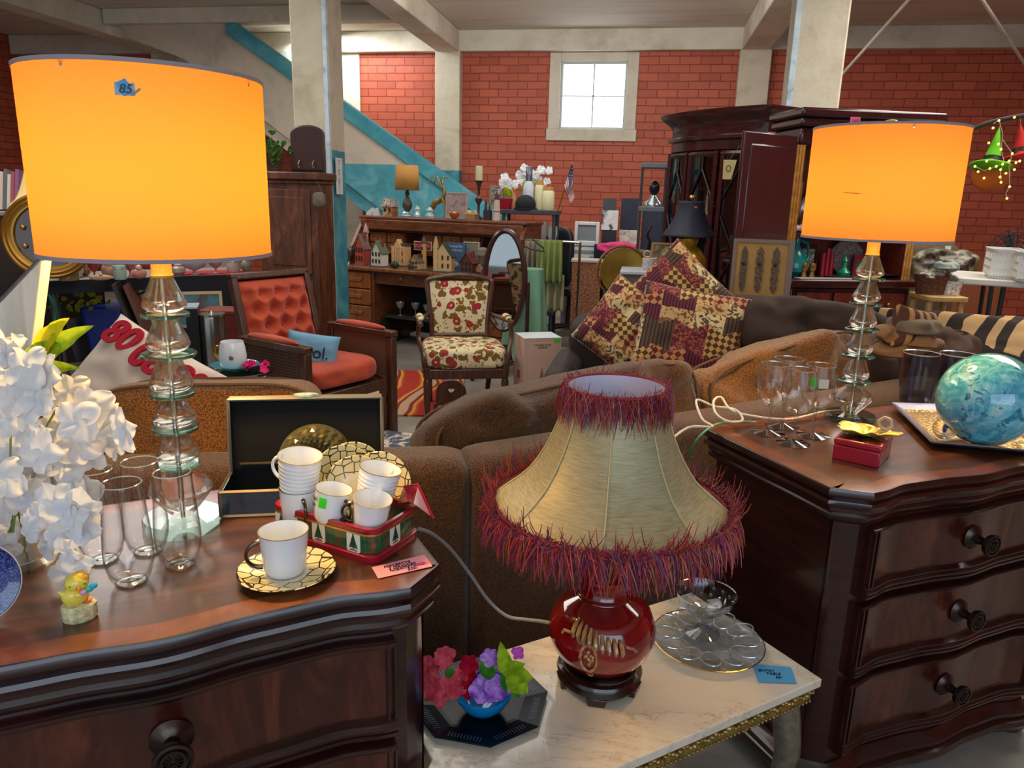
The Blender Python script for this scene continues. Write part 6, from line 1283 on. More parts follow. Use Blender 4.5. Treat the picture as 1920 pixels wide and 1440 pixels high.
# ================================================================ table of ornaments at left
tl = AZ(60, 527, .76); trr = AZ(478, 512, .76); tv = trr-tl; ta = math.atan2(tv.y, tv.x); tw = tv.length; tcn = (tl+trr)/2; ext_ = Vector((math.cos(ta), math.sin(ta), 0)); eyt = Vector((-ext_.y, ext_.x, 0))
tb = T('ornament_table', 'long folding table with black cloth crowded with ornaments', 'table', (tcn.x, tcn.y, 0), ta)
BC = M('black_cloth', '14141c', .9, var=.3, vs=4, bump=.3, bs=8)
MB().b0(-tw/2, tw/2, 0, .62, .735, .758).build('tabletop', P('8f8a84', .4), tb)
MB().b0(-tw/2+.03, tw/2, -.006, .0, .66, .755).build('cloth_edge', BC, tb)
for sx in (-.42, -.10): 
    for yy in (.06, .55): MB().tube([(tw*sx, yy, .735), (tw*sx+.03, yy, .0)], .014, 8).build('leg', P('4c4a50', .4, .6), tb)
    MB().tube([(tw*sx+.02, .06, .35), (tw*sx+.02, .55, .35)], .011, 6).build('cross_bar', P('4c4a50', .4, .6), tb)
MB().tube([(-tw*.08, .1, .60), (tw*.1, .1, .72)], .010, 6).build('brace', P('4c4a50', .4, .6), tb)
MB().grid(lambda u, v: (tw*(.08+.42*u), -.015-.03*math.sin(u*22)*v*.6, .75-v*.735), 60, 10).build('hanging_cloth', BC, tb)
def ltt(px_, py_, y_off=0):  # point on the table top
    p = AZ(px_, py_, .76); return Vector((p.x, p.y, .7605))
def jar(px_, py_, h_px, w_px, c_, lab, nm, cat, kind=0, c2=None):
    p = ltt(px_, py_); s_ = S(p); h = h_px*s_; w_ = w_px*s_/2; t = T(nm, lab, cat, p, face(p)); Mx = P(c_, .25)
    if kind == 0: MB().lathe([(w_*.6, 0), (w_, h*.25), (w_*.95, h*.55), (w_*.5, h*.75), (w_*.55, h*.8)], n=18).build('body', Mx, t); MB().lathe([(w_*.55, h*.8), (w_*.5, h*.86), (w_*.12, h*.92), (w_*.14, h), (.002, h)], n=14).build('lid', P(c2 or c_, .3), t)
    elif kind == 1: MB().lathe([(w_*.9, 0), (w_, h*.1), (w_, h*.9), (w_*.95, h), (w_*.85, h)], n=20).build('body', Mx, t); MB().lathe([(w_*1.02, h*.75), (w_*1.03, h*.8), (w_*1.02, h*.85)], n=20, cap=False).build('band', P(c2 or 'b89a50', .3, .6), t)
    elif kind == 2: MB().sph((0, 0, h*.38), h*.38, 14, 10, sc=(w_/(h*.38), .8, 1)).build('body', Mx, t); MB().sph((0, -.01, h*.80), h*.22, 12, 8).build('head', P(c2 or c_, .3), t)
    else: MB().lathe([(w_*.4, 0), (w_*.1, h*.15), (w_*.12, h*.3), (w_*.8, h*.6), (w_, h), (w_*.95, h), (w_*.5, h*.6), (.001, h*.4)], n=20, cap=False, lobes=8, amp=.05).build('body', Mx, t)
    return t
orn = [(92, 520, 34, 26, '5f9a9a', 'teal ceramic jar at the left end of the ornament table', 'ceramic_jar', 'jar', 0, 'b8a07a'), (120, 522, 40, 22, '6fa8ac', 'blue-green bird shaped jar second from the left', 'bird_jar', 'jar', 2, '9a5a3c'), (143, 520, 38, 26, 'd8c8b4', 'cream domed jar on the ornament table', 'domed_jar', 'jar', 0, 'cbb9a0'),
   (130, 526, 18, 34, '7a6a34', 'round brass tin with lid at the table front edge', 'brass_tin', 'tin', 1, 'b09a4c'), (178, 522, 36, 24, '9c3a34', 'red glass candle holder near the brass tin', 'candle_holder', 'candle holder', 3, None), (160, 518, 26, 20, '8a5438', 'brown ceramic figurine behind the brass tin', 'ceramic_figurine', 'figurine', 2, 'c08a68'),
   (205, 520, 34, 26, 'b08468', 'tan figurine left of the pale green glass', 'tan_figurine', 'figurine', 2, 'c9a088'), (226, 524, 26, 22, '9fb4a4', 'pale green glass block at the table front edge', 'glass_block', 'ornament', 1, 'b8ccc0'), (245, 520, 36, 26, 'a85a58', 'pink glass vase just left of the lamp neck', 'pink_vase', 'vase', 3, None), (262, 523, 26, 26, 'b87a68', 'salmon ceramic shell beside the lamp neck', 'shell_ornament', 'ornament', 2, 'c99a88'),
   (335, 516, 24, 26, '9a8878', 'brown glass sugar bowl right of the lamp neck', 'sugar_bowl', 'bowl', 0, 'b8a898'), (365, 514, 22, 44, 'b8b4b8', 'wide clear glass bowl on the red runner', 'fluted_bowl', 'bowl', 3, None), (405, 512, 26, 26, 'a88a88', 'pale pink stemmed dish on the red runner', 'stemmed_dish', 'dish', 3, None), (438, 510, 24, 24, 'c0b0a4', 'clear cut glass tumbler near the end of the table', 'cut_glass', 'glass', 1, 'd0c4b8'), (462, 508, 26, 20, '8a8478', 'grey glass bottle at the right end of the table', 'glass_bottle', 'bottle', 0, '6a645c'),
   (72, 526, 20, 18, 'a8895c', 'small tan shell ornament at the very left of the table', 'tan_shell', 'ornament', 2, 'c0a070'), (190, 526, 14, 40, 'b89068', 'heap of tan beads along the table front', 'bead_pile', 'beads', 2, 'c9a47c'), (300, 518, 22, 18, 'a03030', 'red glass votive behind the lamp neck', 'votive', 'candle holder', 1, 'b85050')]
for o_ in orn: jar(*o_[:6], o_[6], o_[7], o_[8], o_[9])
rn = MB(); MB().b0(tw*.10, tw*.48, .01, .35, .7585, .7600).build('red_runner', P('a81c24', .8), tb)
# things under and before the table
gp = AY(85, 585, 4.9); t = T('green_ring', 'large metallic green hoop leaning under the ornament table', 'hoop', gp); MB().tube([(.10*math.cos(a), .015*math.sin(a), .16*math.sin(a)) for a in [2*math.pi*k/40 for k in range(41)]], .026, 10).build('hoop', P('1f8468', .25, .4), t)
for (x, w_, h_, c_, lab) in ((218, 82, 92, '15308c', 'blue plastic bin standing under the ornament table'), (140, 66, 70, '4a4a52', 'dark grey bin in the shadow at the left under the table')):
    p = AZ(x, 642, 0); p = AY(x, 640, 5.5); p.z = 0; s_ = S(p); t = T('storage_bin', lab, 'bin', p, .1); W2 = w_*s_; H2 = h_*s_+.05; MB().loft([[(x_, y_, 0) for x_, y_ in rrect(W2*.8, .3, .05)], [(x_, y_, H2) for x_, y_ in rrect(W2, .36, .05)]]).build('tub', P(c_, .35), t); MB().loft([[(x_, y_, H2-.03) for x_, y_ in rrect(W2+.02, .38, .05)], [(x_, y_, H2+.005) for x_, y_ in rrect(W2+.02, .38, .05)]]).build('rim', P(c_, .35), t)
p = AY(150, 560, 5.25); t = T('silk_greenery', 'yellow-green artificial greenery heaped under the ornament table', 'greenery', (p.x, p.y, p.z)); random.seed(8)
for k in range(30): b = MB(); c0 = Vector((random.uniform(-.26, .26), random.uniform(-.08, .05), random.uniform(-.08, .08))); leaf(b, c0, c0+Vector((random.uniform(-.07, .07), -.03, random.uniform(-.06, .06))), .045); b.build('leaf', petal_mat('olive_silk', '6a6a1c', 'a09a34', .1), t)
def pos(x, y, Y): p = AY(x, y, Y); return p
frame('painting of a dark animal in a cream frame, leaning under the table cloth', 0, 0, 0, .36, .28, 'b49a78', noisy('dark_painting', ['2c5a60', '3c6a74', '4a3428', '241c18'], 5, .5), 10, par_loc=pos(372, 618, 4.95), rz=face(pos(372, 618, 4.95)), fw=.022)
for i, (x0, lab) in enumerate(((262, 'dark framed picture leaning on its edge, left of the lamp stem'), (282, 'brown framed picture leaning on its edge behind the lamp stem'))):
    p = pos(x0, 640, 5.0+.1*i); t = T('leaning_frame', lab, 'picture frame', p, rot=(0, R_(-16), .5)); MB().b0(-.012, .012, -.1, .3, 0, .46).build('edge', P(('2a211c', '6a4030')[i], .5), t)
cn = AZ(404, 676, .3); cn = AY(402, 672, 4.35); s_ = S(cn); ch_ = ZP(cn, 588)-0; t = T('steel_canister', 'tall polished steel canister with lid behind the white mug', 'canister', (cn.x, cn.y, 0)); r_ = 24*s_; zc_ = ZP(cn, 588)
MB().lathe([(r_*.9, .0), (r_, .02), (r_, zc_-.02), (r_*.98, zc_-.012)], n=28).build('body', P('a09c98', .2, .9), t); MB().lathe([(r_*1.03, zc_-.014), (r_*1.03, zc_), (r_*.2, zc_+.004), (r_*.1, zc_+.02)], n=28).build('lid', P('b4b0a8', .2, .9), t)
bx = AY(366, 640, 4.3); zt_ = ZP(bx, 572); t = T('dark_panel_box', 'tall narrow black box with pale top beside the steel canister', 'box', (bx.x, bx.y, 0), .5); MB().b0(-.035, .035, -.10, .10, 0, zt_-.01).build('body', P('15181c', .3), t); MB().b0(-.036, .036, -.101, .101, zt_-.01, zt_).build('top', P('9aaab4', .4), t)
fr_ = AY(345, 640, 4.35); t = T('film_projector', 'small brass and black machine with round reels, behind the lamp stem', 'machine', (fr_.x, fr_.y, 0)); zr_ = ZP(fr_, 618)
MB().b0(-.05, .05, -.04, .06, 0, zr_+.02).build('body', P('3c3830', .5), t)
for k, zz_ in enumerate((zr_, zr_-.13)): MB().lathe([(.035, 0), (.045, .01), (.045, .03), (.035, .04), (.01, .04)], (0, 0, 0), 20, mat=Matrix.Translation((0, -.04, zz_)) @ Matrix.Rotation(R_(90), 4, 'X')).build('reel', P('a89468', .25, .8), t)
ob_ = AY(420, 660, 4.9); t = T('rust_chest', 'rust coloured wooden box behind the orange armchair', 'box', (ob_.x+.03, ob_.y, 0), .2); MB().b0(-.14, .14, -.12, .12, 0, .58).build('body', M('rust_wood', '6a2014', .6, var=.3, vs=8), t); MB().b0(-.145, .145, -.125, .125, .58, .60).build('lid', P('7a2a1a', .5), t)
# left edge: gold mirror, lamp, magazines
gm = AY(92, 442, 4.7); s_ = S(gm); t = T('gold_mirror', 'oval mirror in a wide stepped gold frame behind the left lamp shade', 'mirror', gm, -.5, rot=(R_(-6), 0, face(gm)-.1))
mr_ = lambda r0, y_: [(r0*math.cos(2*math.pi*k/48), y_, r0*1.05*math.sin(2*math.pi*k/48)) for k in range(48)]
RM = 76*s_; MB().loft([mr_(RM, .02), mr_(RM, -.01), mr_(RM*.95, -.03), mr_(RM*.90, -.02), mr_(RM*.86, -.032), mr_(RM*.80, -.02), mr_(RM*.74, -.02), mr_(RM*.70, .0)], cap=False).build('frame', M('antique_gold', 'a97c34', .35, .7), t); MB().loft([mr_(RM*.72, .0), mr_(RM*.72, .01)]).build('glass', P('3c322c', .05, .8), t)
for q in (.2, -.25): MB().sph((-RM*.52, -.02, RM*q), .018, 10, 8).build('gilt_knob', P('c49a58', .3, .9), t)
gl = Vector((gm.x, gm.y+.06, 0)); st_z = ZP(gm, 520)
cs_ = T('side_cabinet', 'dark cabinet behind the gold mirror at the left edge', 'cabinet', (AY(60, 480, 5.1).x, 5.3, 0), .9); zcab = ZP((AY(60, 480, 5.1).x, 5.1), 398)
MB().b0(-.55, .35, 0, .4, 0, zcab-.03).build('body', P('2c1a12', .6), cs_); MB().b0(-.57, .37, -.02, .42, zcab-.03, zcab).build('top', P('8f8a80', .5), cs_, bevel=.004)
lp = AY(62, 395, 5.2); s_ = S(lp); k_ = ZP(lp, 303)-zcab; t = T('table_lamp', 'lamp with cream panelled bell shade at the left edge behind the large shade', 'table lamp', (lp.x, lp.y+.05, zcab))
MB().lathe([(.06, 0), (.05, .01), (.012, .03), (.012, k_-.03)], n=16).build('base', P('8a7440', .3, .7), t)
zb_ = ZP(lp, 390)-zcab+.02; hh_ = k_-zb_
def bs(u, v): a = 2*math.pi*u; r_ = .20*(1-.78*v**.55)*(1-.04*abs(math.sin(3*a))); return (r_*math.cos(a), r_*math.sin(a), zb_+hh_*v)
so_ = MB().grid(bs, 48, 14).build('lamp_shade', M('cream_shade', 'e0c48a', .7, emit='d8a850', es=.25), t); 
for k in range(6): a = math.pi*k/3; MB().tube([(.20*(1-.78*(j/8)**.55)*math.cos(a)*1.01, .20*(1-.78*(j/8)**.55)*math.sin(a)*1.01, zb_+hh_*j/8) for j in range(9)], .003, 5).build('piping', P('8a7a58'), so_)
for i, (x, c_, lab) in enumerate(((4, 'c03038', 'red magazine at the left edge of the row on the cabinet'), (13, 'd8c0b4', 'pale pink magazine in the row on the cabinet'), (20, '6a6a64', 'grey patterned magazine in the row on the cabinet'), (27, 'd0d0c8', 'white magazine in the row on the cabinet'), (34, 'b05058', 'dusty red magazine in the row on the cabinet'), (41, '8a5a90', 'purple magazine in the row by the cream shade'))):
    p = AY(x, 392, 5.3); t = T('magazine', lab, 'magazine', (p.x, p.y, zcab), rot=(R_(-6), R_(6), .4), group='magazines on the cabinet'); MB().b0(-.012, .012, -.12, .12, 0, .27+.02*(i % 3)).build('cover', P(c_, .4), t, smooth=0)
# ================================================================ centre back: shelves, racks
SHB = P('3c4248', .5)
x0 = AY(938, 392, 7.25); x1_ = AY(1045, 392, 7.25); z_up = ZP(x0, 392); c_ = Vector(((x0.x+x1_.x)/2, 7.25, 0)); wsh = x1_.x-x0.x
su = T('shelving_unit', 'dark plastic shelving unit loaded with ornaments before the brick wall', 'shelving', c_)
for z in (.35, .78, z_up): MB().b0(-wsh/2, wsh/2, 0, .34, z-.045, z).build('shelf', SHB, su, bevel=.006)
for sx in (-1, 1):
    for yy in (.03, .31): MB().lathe([(.018, 0), (.018, z_up)], (sx*(wsh/2-.03), yy, 0), 10).build('post', SHB, su)
def onshelf(px_, z, dy=.1): p = AY(px_, 400, 7.25+dy); return Vector((p.x, p.y, z+.0005))
def simple(nm, lab, cat, p, parts, rz=None, group=None):
    t = T(nm, lab, cat, p, face(p) if rz is None else rz, group)
    for pn_, mb, mt in parts: mb.build(pn_, mt, t)
    return t
WH = P('d8dcd4', .3); LG = petal_mat('lime_leaf', '8aa81c', 'b8cc2c', .2)
def flowers_pot(px_, top, lab, dy=.2, potc='8a8a86', hpx=30):
    p = onshelf(px_, z_up, dy); h = ZP(p, top)-z_up; t = T('flower_pot', lab, 'flower pot', p); MB().lathe([(.045, 0), (.06, h*.35), (.055, h*.35), (.04, .02)], n=16, cap=False).build('pot', P(potc, .4), t); random.seed(px_)
    for k in range(9): b = MB(); blossom(b, (random.uniform(-.07, .07), random.uniform(-.05, .02), h*random.uniform(.6, .95)), (random.uniform(-.5, .5), -1, .4), .045, 5, k+px_, .3); b.build('blossom', WPET, t)
    for k in range(4): b = MB(); c0 = Vector((random.uniform(-.05, .05), -.03, h*.35)); leaf(b, c0, c0+Vector((random.uniform(-.08, .08), -.02, h*.3)), .05); b.build('leaf', LG, t)
    MB().tube([(0, 0, h*.1), (0, 0, h*.7)], .004, 5).build('stem', P('6a8a30'), t)
flowers_pot(954, 326, 'small grey pot of white flowers at the left of the dark shelving', .22); flowers_pot(985, 308, 'tallest pot of white flowers at the middle of the dark shelving', .28, 'b8c0b4'); flowers_pot(1014, 314, 'pot of white flowers behind the cream candles', .28, 'c8c4a8')
p = onshelf(990, z_up, .12); simple('spray_bottle', 'silver grey and white bottle in the middle of the dark shelving', 'bottle', p, [('body', MB().lathe([(.05, 0), (.055, .02), (.055, .22), (.03, .27)], n=20), P('c4ccd8', .25)), ('cap', MB().lathe([(.032, .27), (.034, .40), (.03, .405)], n=16), P('6a6e78', .2, .6))])
p = onshelf(985, z_up, .05); simple('crumpled_hat', 'crumpled black cap on the dark shelving', 'hat', p, [('crown', MB().sph((0, 0, .05), .09, 16, 10, sc=(1.1, .7, 1)), P('1c1c20', .8)), ('brim', MB().lathe([(.05, .0), (.115, .0), (.115, .012), (.05, .02)], n=20, sy=.6), P('16161a', .8))])
for px_, h_, w_, lab in ((1010, .28, .045, 'amber topped cream candle jar, left of the pair on the dark shelving'), (1027, .22, .06, 'broad glowing cream candle jar at the right of the dark shelving')):
    p = onshelf(px_, z_up, .12); simple('candle_jar', lab, 'candle', p, [('jar', MB().lathe([(w_*.9, 0), (w_, .02), (w_, h_*.75), (w_*.8, h_*.85)], n=20), P('e8dfb0', .3)), ('lid', MB().lathe([(w_*.85, h_*.85), (w_*.85, h_)], n=20), P('c99a5a', .4))], group='candle jars')
p = onshelf(947, z_up, .08); simple('red_basket', 'red and white gingham basket at the left end of the dark shelving', 'basket', p, [('basket', MB().lathe([(.05, 0), (.085, .10), (.08, .10), (.045, .01)], n=16, cap=False), P('b81c34', .6)), ('handle', MB().tube([(-.08, 0, .1), (-.06, 0, .18), (0, 0, .21), (.06, 0, .18), (.08, 0, .1)], .008, 6), P('d8b0b0', .5))])
p = onshelf(963, z_up, .08); simple('wooden_bottle', 'small tan and orange bottle beside the gingham basket', 'bottle', p, [('body', MB().lathe([(.025, 0), (.028, .1), (.012, .14), (.012, .17)], n=14), P('b88458', .4)), ('cap', MB().lathe([(.014, .17), (.014, .19)], n=12), P('c8501c'))])
frame('little photo frame standing behind the lighthouse', 0, 0, 0, .13, .22, '8a8474', noisy('bw_photo', ['3c3c38', '8f8c80', 'b8b4a8'], 14), 5, par_loc=onshelf(930, z_up, .2), rz=0)
for i, (px_, h_, w_, c1, lab, k_) in enumerate(((966, .14, .07, '8c2a2c', 'red glass bowl on the middle shelf by the mirror', 3), (990, .17, .06, 'b8b4a4', 'glass block on the middle shelf of the dark shelving', 1), (1020, .30, .05, 'b8a8a0', 'grey glass candlestick between the shelves', 0), (1037, .2, .05, 'b4bcb8', 'pale glass pitcher at the right end of the middle shelf', 0))):
    p = onshelf(px_, .78, .08); p.z = ZP(p, 445)-.0; p.z = .7805; t = T('glass_ornament', lab, 'ornament', p); h_ = max(h_, ZP(p, 400+8*i)-.7805 if i > 1 else ZP(p, 418)-.7805); 
    MB().lathe([(w_*.8, 0), (w_, h_*.1), (w_*.3, h_*.3), (w_*.4, h_*.5), (w_, h_*.8), (w_*.9, h_)], n=14).build('body', P(c1, .2), t)
for i, (px_, c1, lab) in enumerate(((1002, 'a87a70', 'rolled scarf piled on the right of the middle shelf'), (1022, 'd0d0c0', 'white bead garland piled on the middle shelf'), (1040, 'c4c0b8', 'cream beaded cloth at the end of the middle shelf'))):
    p = onshelf(px_, .78, -.03); p.z = .785; t = T('cloth_bundle', lab, 'textile', p); o = cushion(.16, .10, .14, 2.6, .03, 9, i+40); o.build('bundle', M('bundle_%d' % i, c1, .8, var=.4, vs=30, bump=.6, bs=40), t, smooth=70).location = (0, 0, .06)
# flag
fb = AY(1046, 392, 7.3); t = T('small_flag', 'small American flag on a wooden stick in front of the brick wall', 'flag', (fb.x, fb.y, z_up)); tp_ = AY(1073, 306, 6.95)-Vector(t.location)
MB().tube([(0, 0, 0), tuple(tp_)], .008, 8).build('pole', P('b87838', .5), t)
FLG = [P('b03a40', .7), P('e0d4d4', .7), P('2c3660', .7)]
a0 = AY(1073, 308, 6.95)-Vector(t.location); a1 = AY(1057, 350, 6.95)-Vector(t.location); b1 = AY(1070, 384, 6.95)-Vector(t.location); b0 = AY(1076, 366, 6.95)-Vector(t.location)
def ff(u, v):
    A = a0.lerp(a1, v); Bq = (AY(1077, 370, 6.95)-Vector(t.location)).lerp(b1, v); p = A.lerp(Bq, u); p.y += .025*math.sin(u*9+v*3); return p
MB().grid(ff, 20, 26, 0, lambda u, v: 2 if (u < .45 and v < .54) else int(v*13) % 2).build('cloth', FLG, t, smooth=60)
st_ = MB()
for i in range(3):
    for j in range(4): q = ff(.08+.11*j, .08+.15*i); st_.sph((q[0], q[1]-.003, q[2]), .004, 5, 4)
st_.build('stars', P('e8e8ee'), t)['kind'] = 'stuff'
# garment rack with cloths
gr_ = AY(1030, 470, 6.4); zr_ = ZP(gr_, 452); t = T('clothes_rack', 'low metal clothes rack with green and beige garments', 'clothes rack', (gr_.x, 6.4, 0), -.2); 
MB().tube([(-.27, 0, zr_), (.27, 0, zr_)], .012, 8).build('rail', CHR, t)
for q in (-1, 1): MB().tube([(q*.27, 0, zr_), (q*.27, 0, .02)], .012, 8).tube([(q*.27, -.2, .012), (q*.27, .2, .012)], .012, 8).build('upright', CHR, t)
def drape(w_, h, c_, nm, lab, px_, y0, y1, Y, folds=5, rz=0):
    p = AY(px_, y0, Y); s_ = S(p); z1 = p.z; z0 = AY(px_, y1, Y).z; z0 = max(z0, .01); W_ = w_*s_; g_ = MB().grid(lambda u, v: ((u-.5)*W_*(1+.12*v), .03*math.sin(u*folds*6.28)*(.3+v)-.02*v, (z0-z1)*v), 36, 14)
    return O(g_, nm, M('cloth_'+c_, c_, .85, var=.15, vs=6), lab, 'garment', p, rz, group='hanging textiles', smooth=80, solid=.006)
drape(44, 100, '8f9a56', 'green_towel', 'moss green towel hanging on the clothes rack', 1033, 450, 530, 6.3, 4)
drape(36, 140, 'b8b088', 'beige_trousers', 'beige cloth hanging below the moss green towel', 1040, 515, 582, 6.38, 3)
drape(26, 60, '9a8c78', 'taupe_garment', 'taupe garment hanging at the left end of the clothes rack', 998, 452, 505, 6.36, 3)
p = AY(992, 450, 6.22); O(MB().tube([(-.09, 0, -.03), (0, 0, .03), (.12, 0, -.06), (.13, 0, -.09), (.02, 0, -.075), (-.09, 0, -.03)], .007, 6), 'coat_hanger', P('22201e'), 'black coat hanger at the left end of the clothes rack', 'hanger', p)
st2 = AY(990, 505, 6.05); zt_ = ZP(st2, 505); t = T('draped_stand', 'small stand under a sea green tablecloth beside the mirror', 'stand', (st2.x, 6.05, 0)); MB().lathe([(.10, 0), (.10, zt_-.01)], n=12).build('stand', P('6a5a4a'), t)
SG = M('sea_green_cloth', '8fc4a0', .8, var=.15, vs=5)
def tc_(u, v):
    a = 2*math.pi*u; rr_ = .13 if v > .2 else .13*v/.2; dr_ = max(0, (v-.2)/.8); rr_ += dr_*.05*(1+.6*math.sin(a*6)); return (rr_*math.cos(a), rr_*math.sin(a), zt_+.006-dr_*zt_*.80*(1+.1*math.sin(3*a)))
O(MB().grid(tc_, 72, 20), 'sea_green_tablecloth', SG, 'sea green tablecloth hanging over the small stand', 'tablecloth', (st2.x, 6.05, 0), smooth=80)
# cheval mirror
cm = AY(946, 525, 5.75); zm0 = ZP(cm, 622); zm1 = ZP(cm, 428); hm = (zm1-zm0)/2; wm = 44*S(cm); t = T('standing_mirror', 'tall oval mirror in a dark wooden frame between desk and shelving', 'mirror', (cm.x, cm.y, 0), -.15)
def ov(k0, y_): return [(wm*k0*math.cos(2*math.pi*k/48), y_, (zm0+zm1)/2+(hm-(1-k0)*wm)*math.sin(2*math.pi*k/48)) for k in range(48)]
mf = MB().loft([ov(1, .02), ov(1, -.015), ov(.9, -.028), ov(.80, -.015), ov(.78, .0)], cap=False).build('frame', P('4a2a26', .25), t); mf.rotation_euler = (0, 0, 0)
MB().loft([ov(.80, .0), ov(.80, .012)]).build('mirror_glass', P('c8d0d0', .03, 1), t)
for q in (-1, 1): MB().tube([(q*wm*1.05, 0, (zm0+zm1)/2), (q*wm*1.08, 0, .12), (q*wm*1.1, -.16, .015)], .016, 8).tube([(q*wm*1.08, 0, .12), (q*wm*1.1, .16, .015)], .014, 8).build('stand_leg', P('3a201c', .3), t)
# computer corner
mz = .74; mp = AY(1098, 478, 8.2); dzk = ZP(mp, 492); t = T('computer_desk', 'low white desk carrying the old beige computer', 'desk', (AY(1120, 480, 8.2).x, 8.25, 0)); MB().b0(-.38, .42, -.02, .5, dzk-.03, dzk).build('top', P('b8bcc0', .4), t)
for q in (-.36, .40): MB().b0(q-.02, q+.02, 0, .48, 0, dzk-.03).build('leg', P('a8acb0'), t)
BG = P('cfd0cc', .4); s_ = S(mp)
pc = T('desktop_computer', 'flat beige computer case under the old monitor', 'computer', (mp.x, 8.22, dzk+.0005)); ch0 = ZP(mp, 462)-dzk
MB().b0(-.15, .15, 0, .34, 0, ch0).build('case', BG, pc, bevel=.006); MB().b0(-.14, .14, -.004, 0, ch0*.55, ch0*.75).build('drive_slot', P('8a8c90'), pc); MB().sph((.06, -.003, ch0*.3), .022, 10, 8, sc=(1, .2, 1)).build('round_badge', P('8f98a8'), pc)
mo = T('crt_monitor', 'old beige tube monitor with grey screen on the computer case', 'monitor', (mp.x, 8.22, dzk+ch0+.001)); mh = ZP(mp, 416)-dzk-ch0; mw = 23*s_
MB().b0(-mw, -mw+.035, -.01, .05, 0, mh).b0(mw-.035, mw, -.01, .05, 0, mh).b0(-mw+.035, mw-.035, -.01, .05, 0, mh*.22).b0(-mw+.035, mw-.035, -.01, .05, mh-.04, mh).build('bezel', BG, mo, bevel=.008); MB().box((0, .2, mh*.5), (mw*1.9, .3, mh*.92), taper=.92).build('housing', BG, mo, bevel=.02)
MB().b0(-mw+.035, mw-.035, .005, .015, mh*.22, mh-.04).build('screen', P('7c8488', .15), mo)
p = Vector((mp.x+.13, 8.17, dzk+.001)); simple('phone', 'black telephone handset at the right of the computer', 'telephone', p, [('body', MB().b0(-.04, .04, -.02, .03, 0, .20), P('18181c', .3))])
of = AY(1066, 560, 8.0); of.z = 0; t = T('office_chair', 'black office chair before the beige computer', 'chair', of, 2.6); LBk = P('23272c', .4)
MB().prism(rrect(.46, .46, .10), .44, .52).build('seat', LBk, t, bevel=.02); o = cushion(.42, .62, .10, 4, .004, 4, 1).build('backrest', LBk, t, smooth=70); o.location = (0, .24, .84)
MB().lathe([(.03, .10), (.03, .30), (.022, .30), (.022, .44)], n=12).build('gas_column', P('2c2c30', .3), t)
for k in range(5): a = 2*math.pi*k/5; MB().tube([(0, 0, .10), (.26*math.cos(a), .26*math.sin(a), .07)], [.025, .014], 8).sph((.26*math.cos(a), .26*math.sin(a), .03), .03, 10, 8).build('leg', P('1c1c20', .3), t)
for q in (-1, 1): MB().tube([(q*.22, .1, .48), (q*.28, .08, .60), (q*.28, -.05, .68), (q*.28, -.15, .66)], .016, 8).build('armrest', P('1c1c20', .3), t)
wk = AY(1098, 535, 7.25); wz0 = ZP(wk, 540); wz1 = ZP(wk, 492); wkm = M('wicker_weave', '9a6444', .6, var=.9, vs=60, bump=1, bs=90); t = T('wicker_chest', 'brown wicker chest with white top below the old computer', 'chest', (wk.x, wk.y, 0), .05); MB().b0(-.14, .14, 0, .28, .02, wz1).build('body', wkm, t, bevel=.01); MB().b0(-.15, .15, -.01, .29, wz1, wz1+.02).build('lid', P('c8b8a8'), t)
# pictures and dark boards stacked near the wall
def board(lab, x0, x1, y0, y1, Y, c_, nm='dark_board', cat='board', mat=None, leg=True):
    a = AY(x0, y1, Y); b_ = AY(x1, y0, Y); zt = b_.z; zb = max(a.z, .0); w_ = b_.x-a.x; t = T(nm, lab, cat, ((a.x+b_.x)/2, Y, 0)); MB().b0(-w_/2, w_/2, 0, .04, zb, zt).build('panel', mat or P(c_, .6), t, bevel=.003)
    if leg and zb > .05: MB().b0(-w_/2+.01, w_/2-.01, .012, .035, 0, zb).build('support', P('1c1c24', .6), t)
    return t
board('dark grey speaker board with rounded top behind the small white print', 1130, 1156, 372, 396, 8.75, '3a3c42', leg=True)
pr_m = noisy('ink_print', ['3c3c3c', 'c8c4c4', 'd0ccca', 'c4c0be'], 7, .4)
board('white print of two dark plants on the stack by the wall', 1127, 1160, 395, 431, 8.7, 'c8c8c8', 'ink_print', 'picture', pr_m)
board('tall navy blue panel standing beside the white print', 1162, 1198, 372, 432, 8.8, '1e2238')
board('pale flower print below the tall navy panel', 1160, 1196, 432, 458, 8.68, 'a89c94', 'flower_print', 'picture', noisy('flower_pr', ['8a7c74', 'b8aca4', 'c8bcb4'], 8))
board('navy blue panel behind the narrow shelf', 1200, 1245, 395, 470, 8.9, '20243c')
pkc = AY(1155, 478, 8.0); t = T('pink_cloth', 'folded bright pink cloth on the white table edge', 'cloth', pkc); cushion(.42, .12, .25, 3, .02, 7, 5).build('fold', M('hot_pink_cloth', 'd83a7c', .8, var=.2, vs=9), t, smooth=70).location = (0, 0, .07)
tp = T('white_table', 'white table under the pink cloth and panels', 'table', (pkc.x, 8.05, 0)); MB().b0(-.10, .45, -.15, .30, pkc.z-.03, pkc.z-.001).build('top', P('c8ccd0', .4), tp)
for q in (-.07, .42): MB().b0(q-.02, q+.02, -.12, .28, 0, pkc.z-.03).build('leg', P('2a2c38'), tp)
ns0 = AY(1197, 400, 7.3); ns1 = AY(1247, 400, 7.3); t = T('narrow_shelf', 'narrow dark shelf stand beside the china cabinet', 'shelving', ((ns0.x+ns1.x)/2, 7.3, 0)); wn = (ns1.x-ns0.x)/2; za = ZP(ns0, 305); zb2 = ZP(ns0, 387); zc2 = ZP(ns0, 470)
for z in (za, zb2, zc2): MB().b0(-wn, wn, -.02, .25, z-.045, z).build('shelf', P('6a7078', .5), t, bevel=.005)
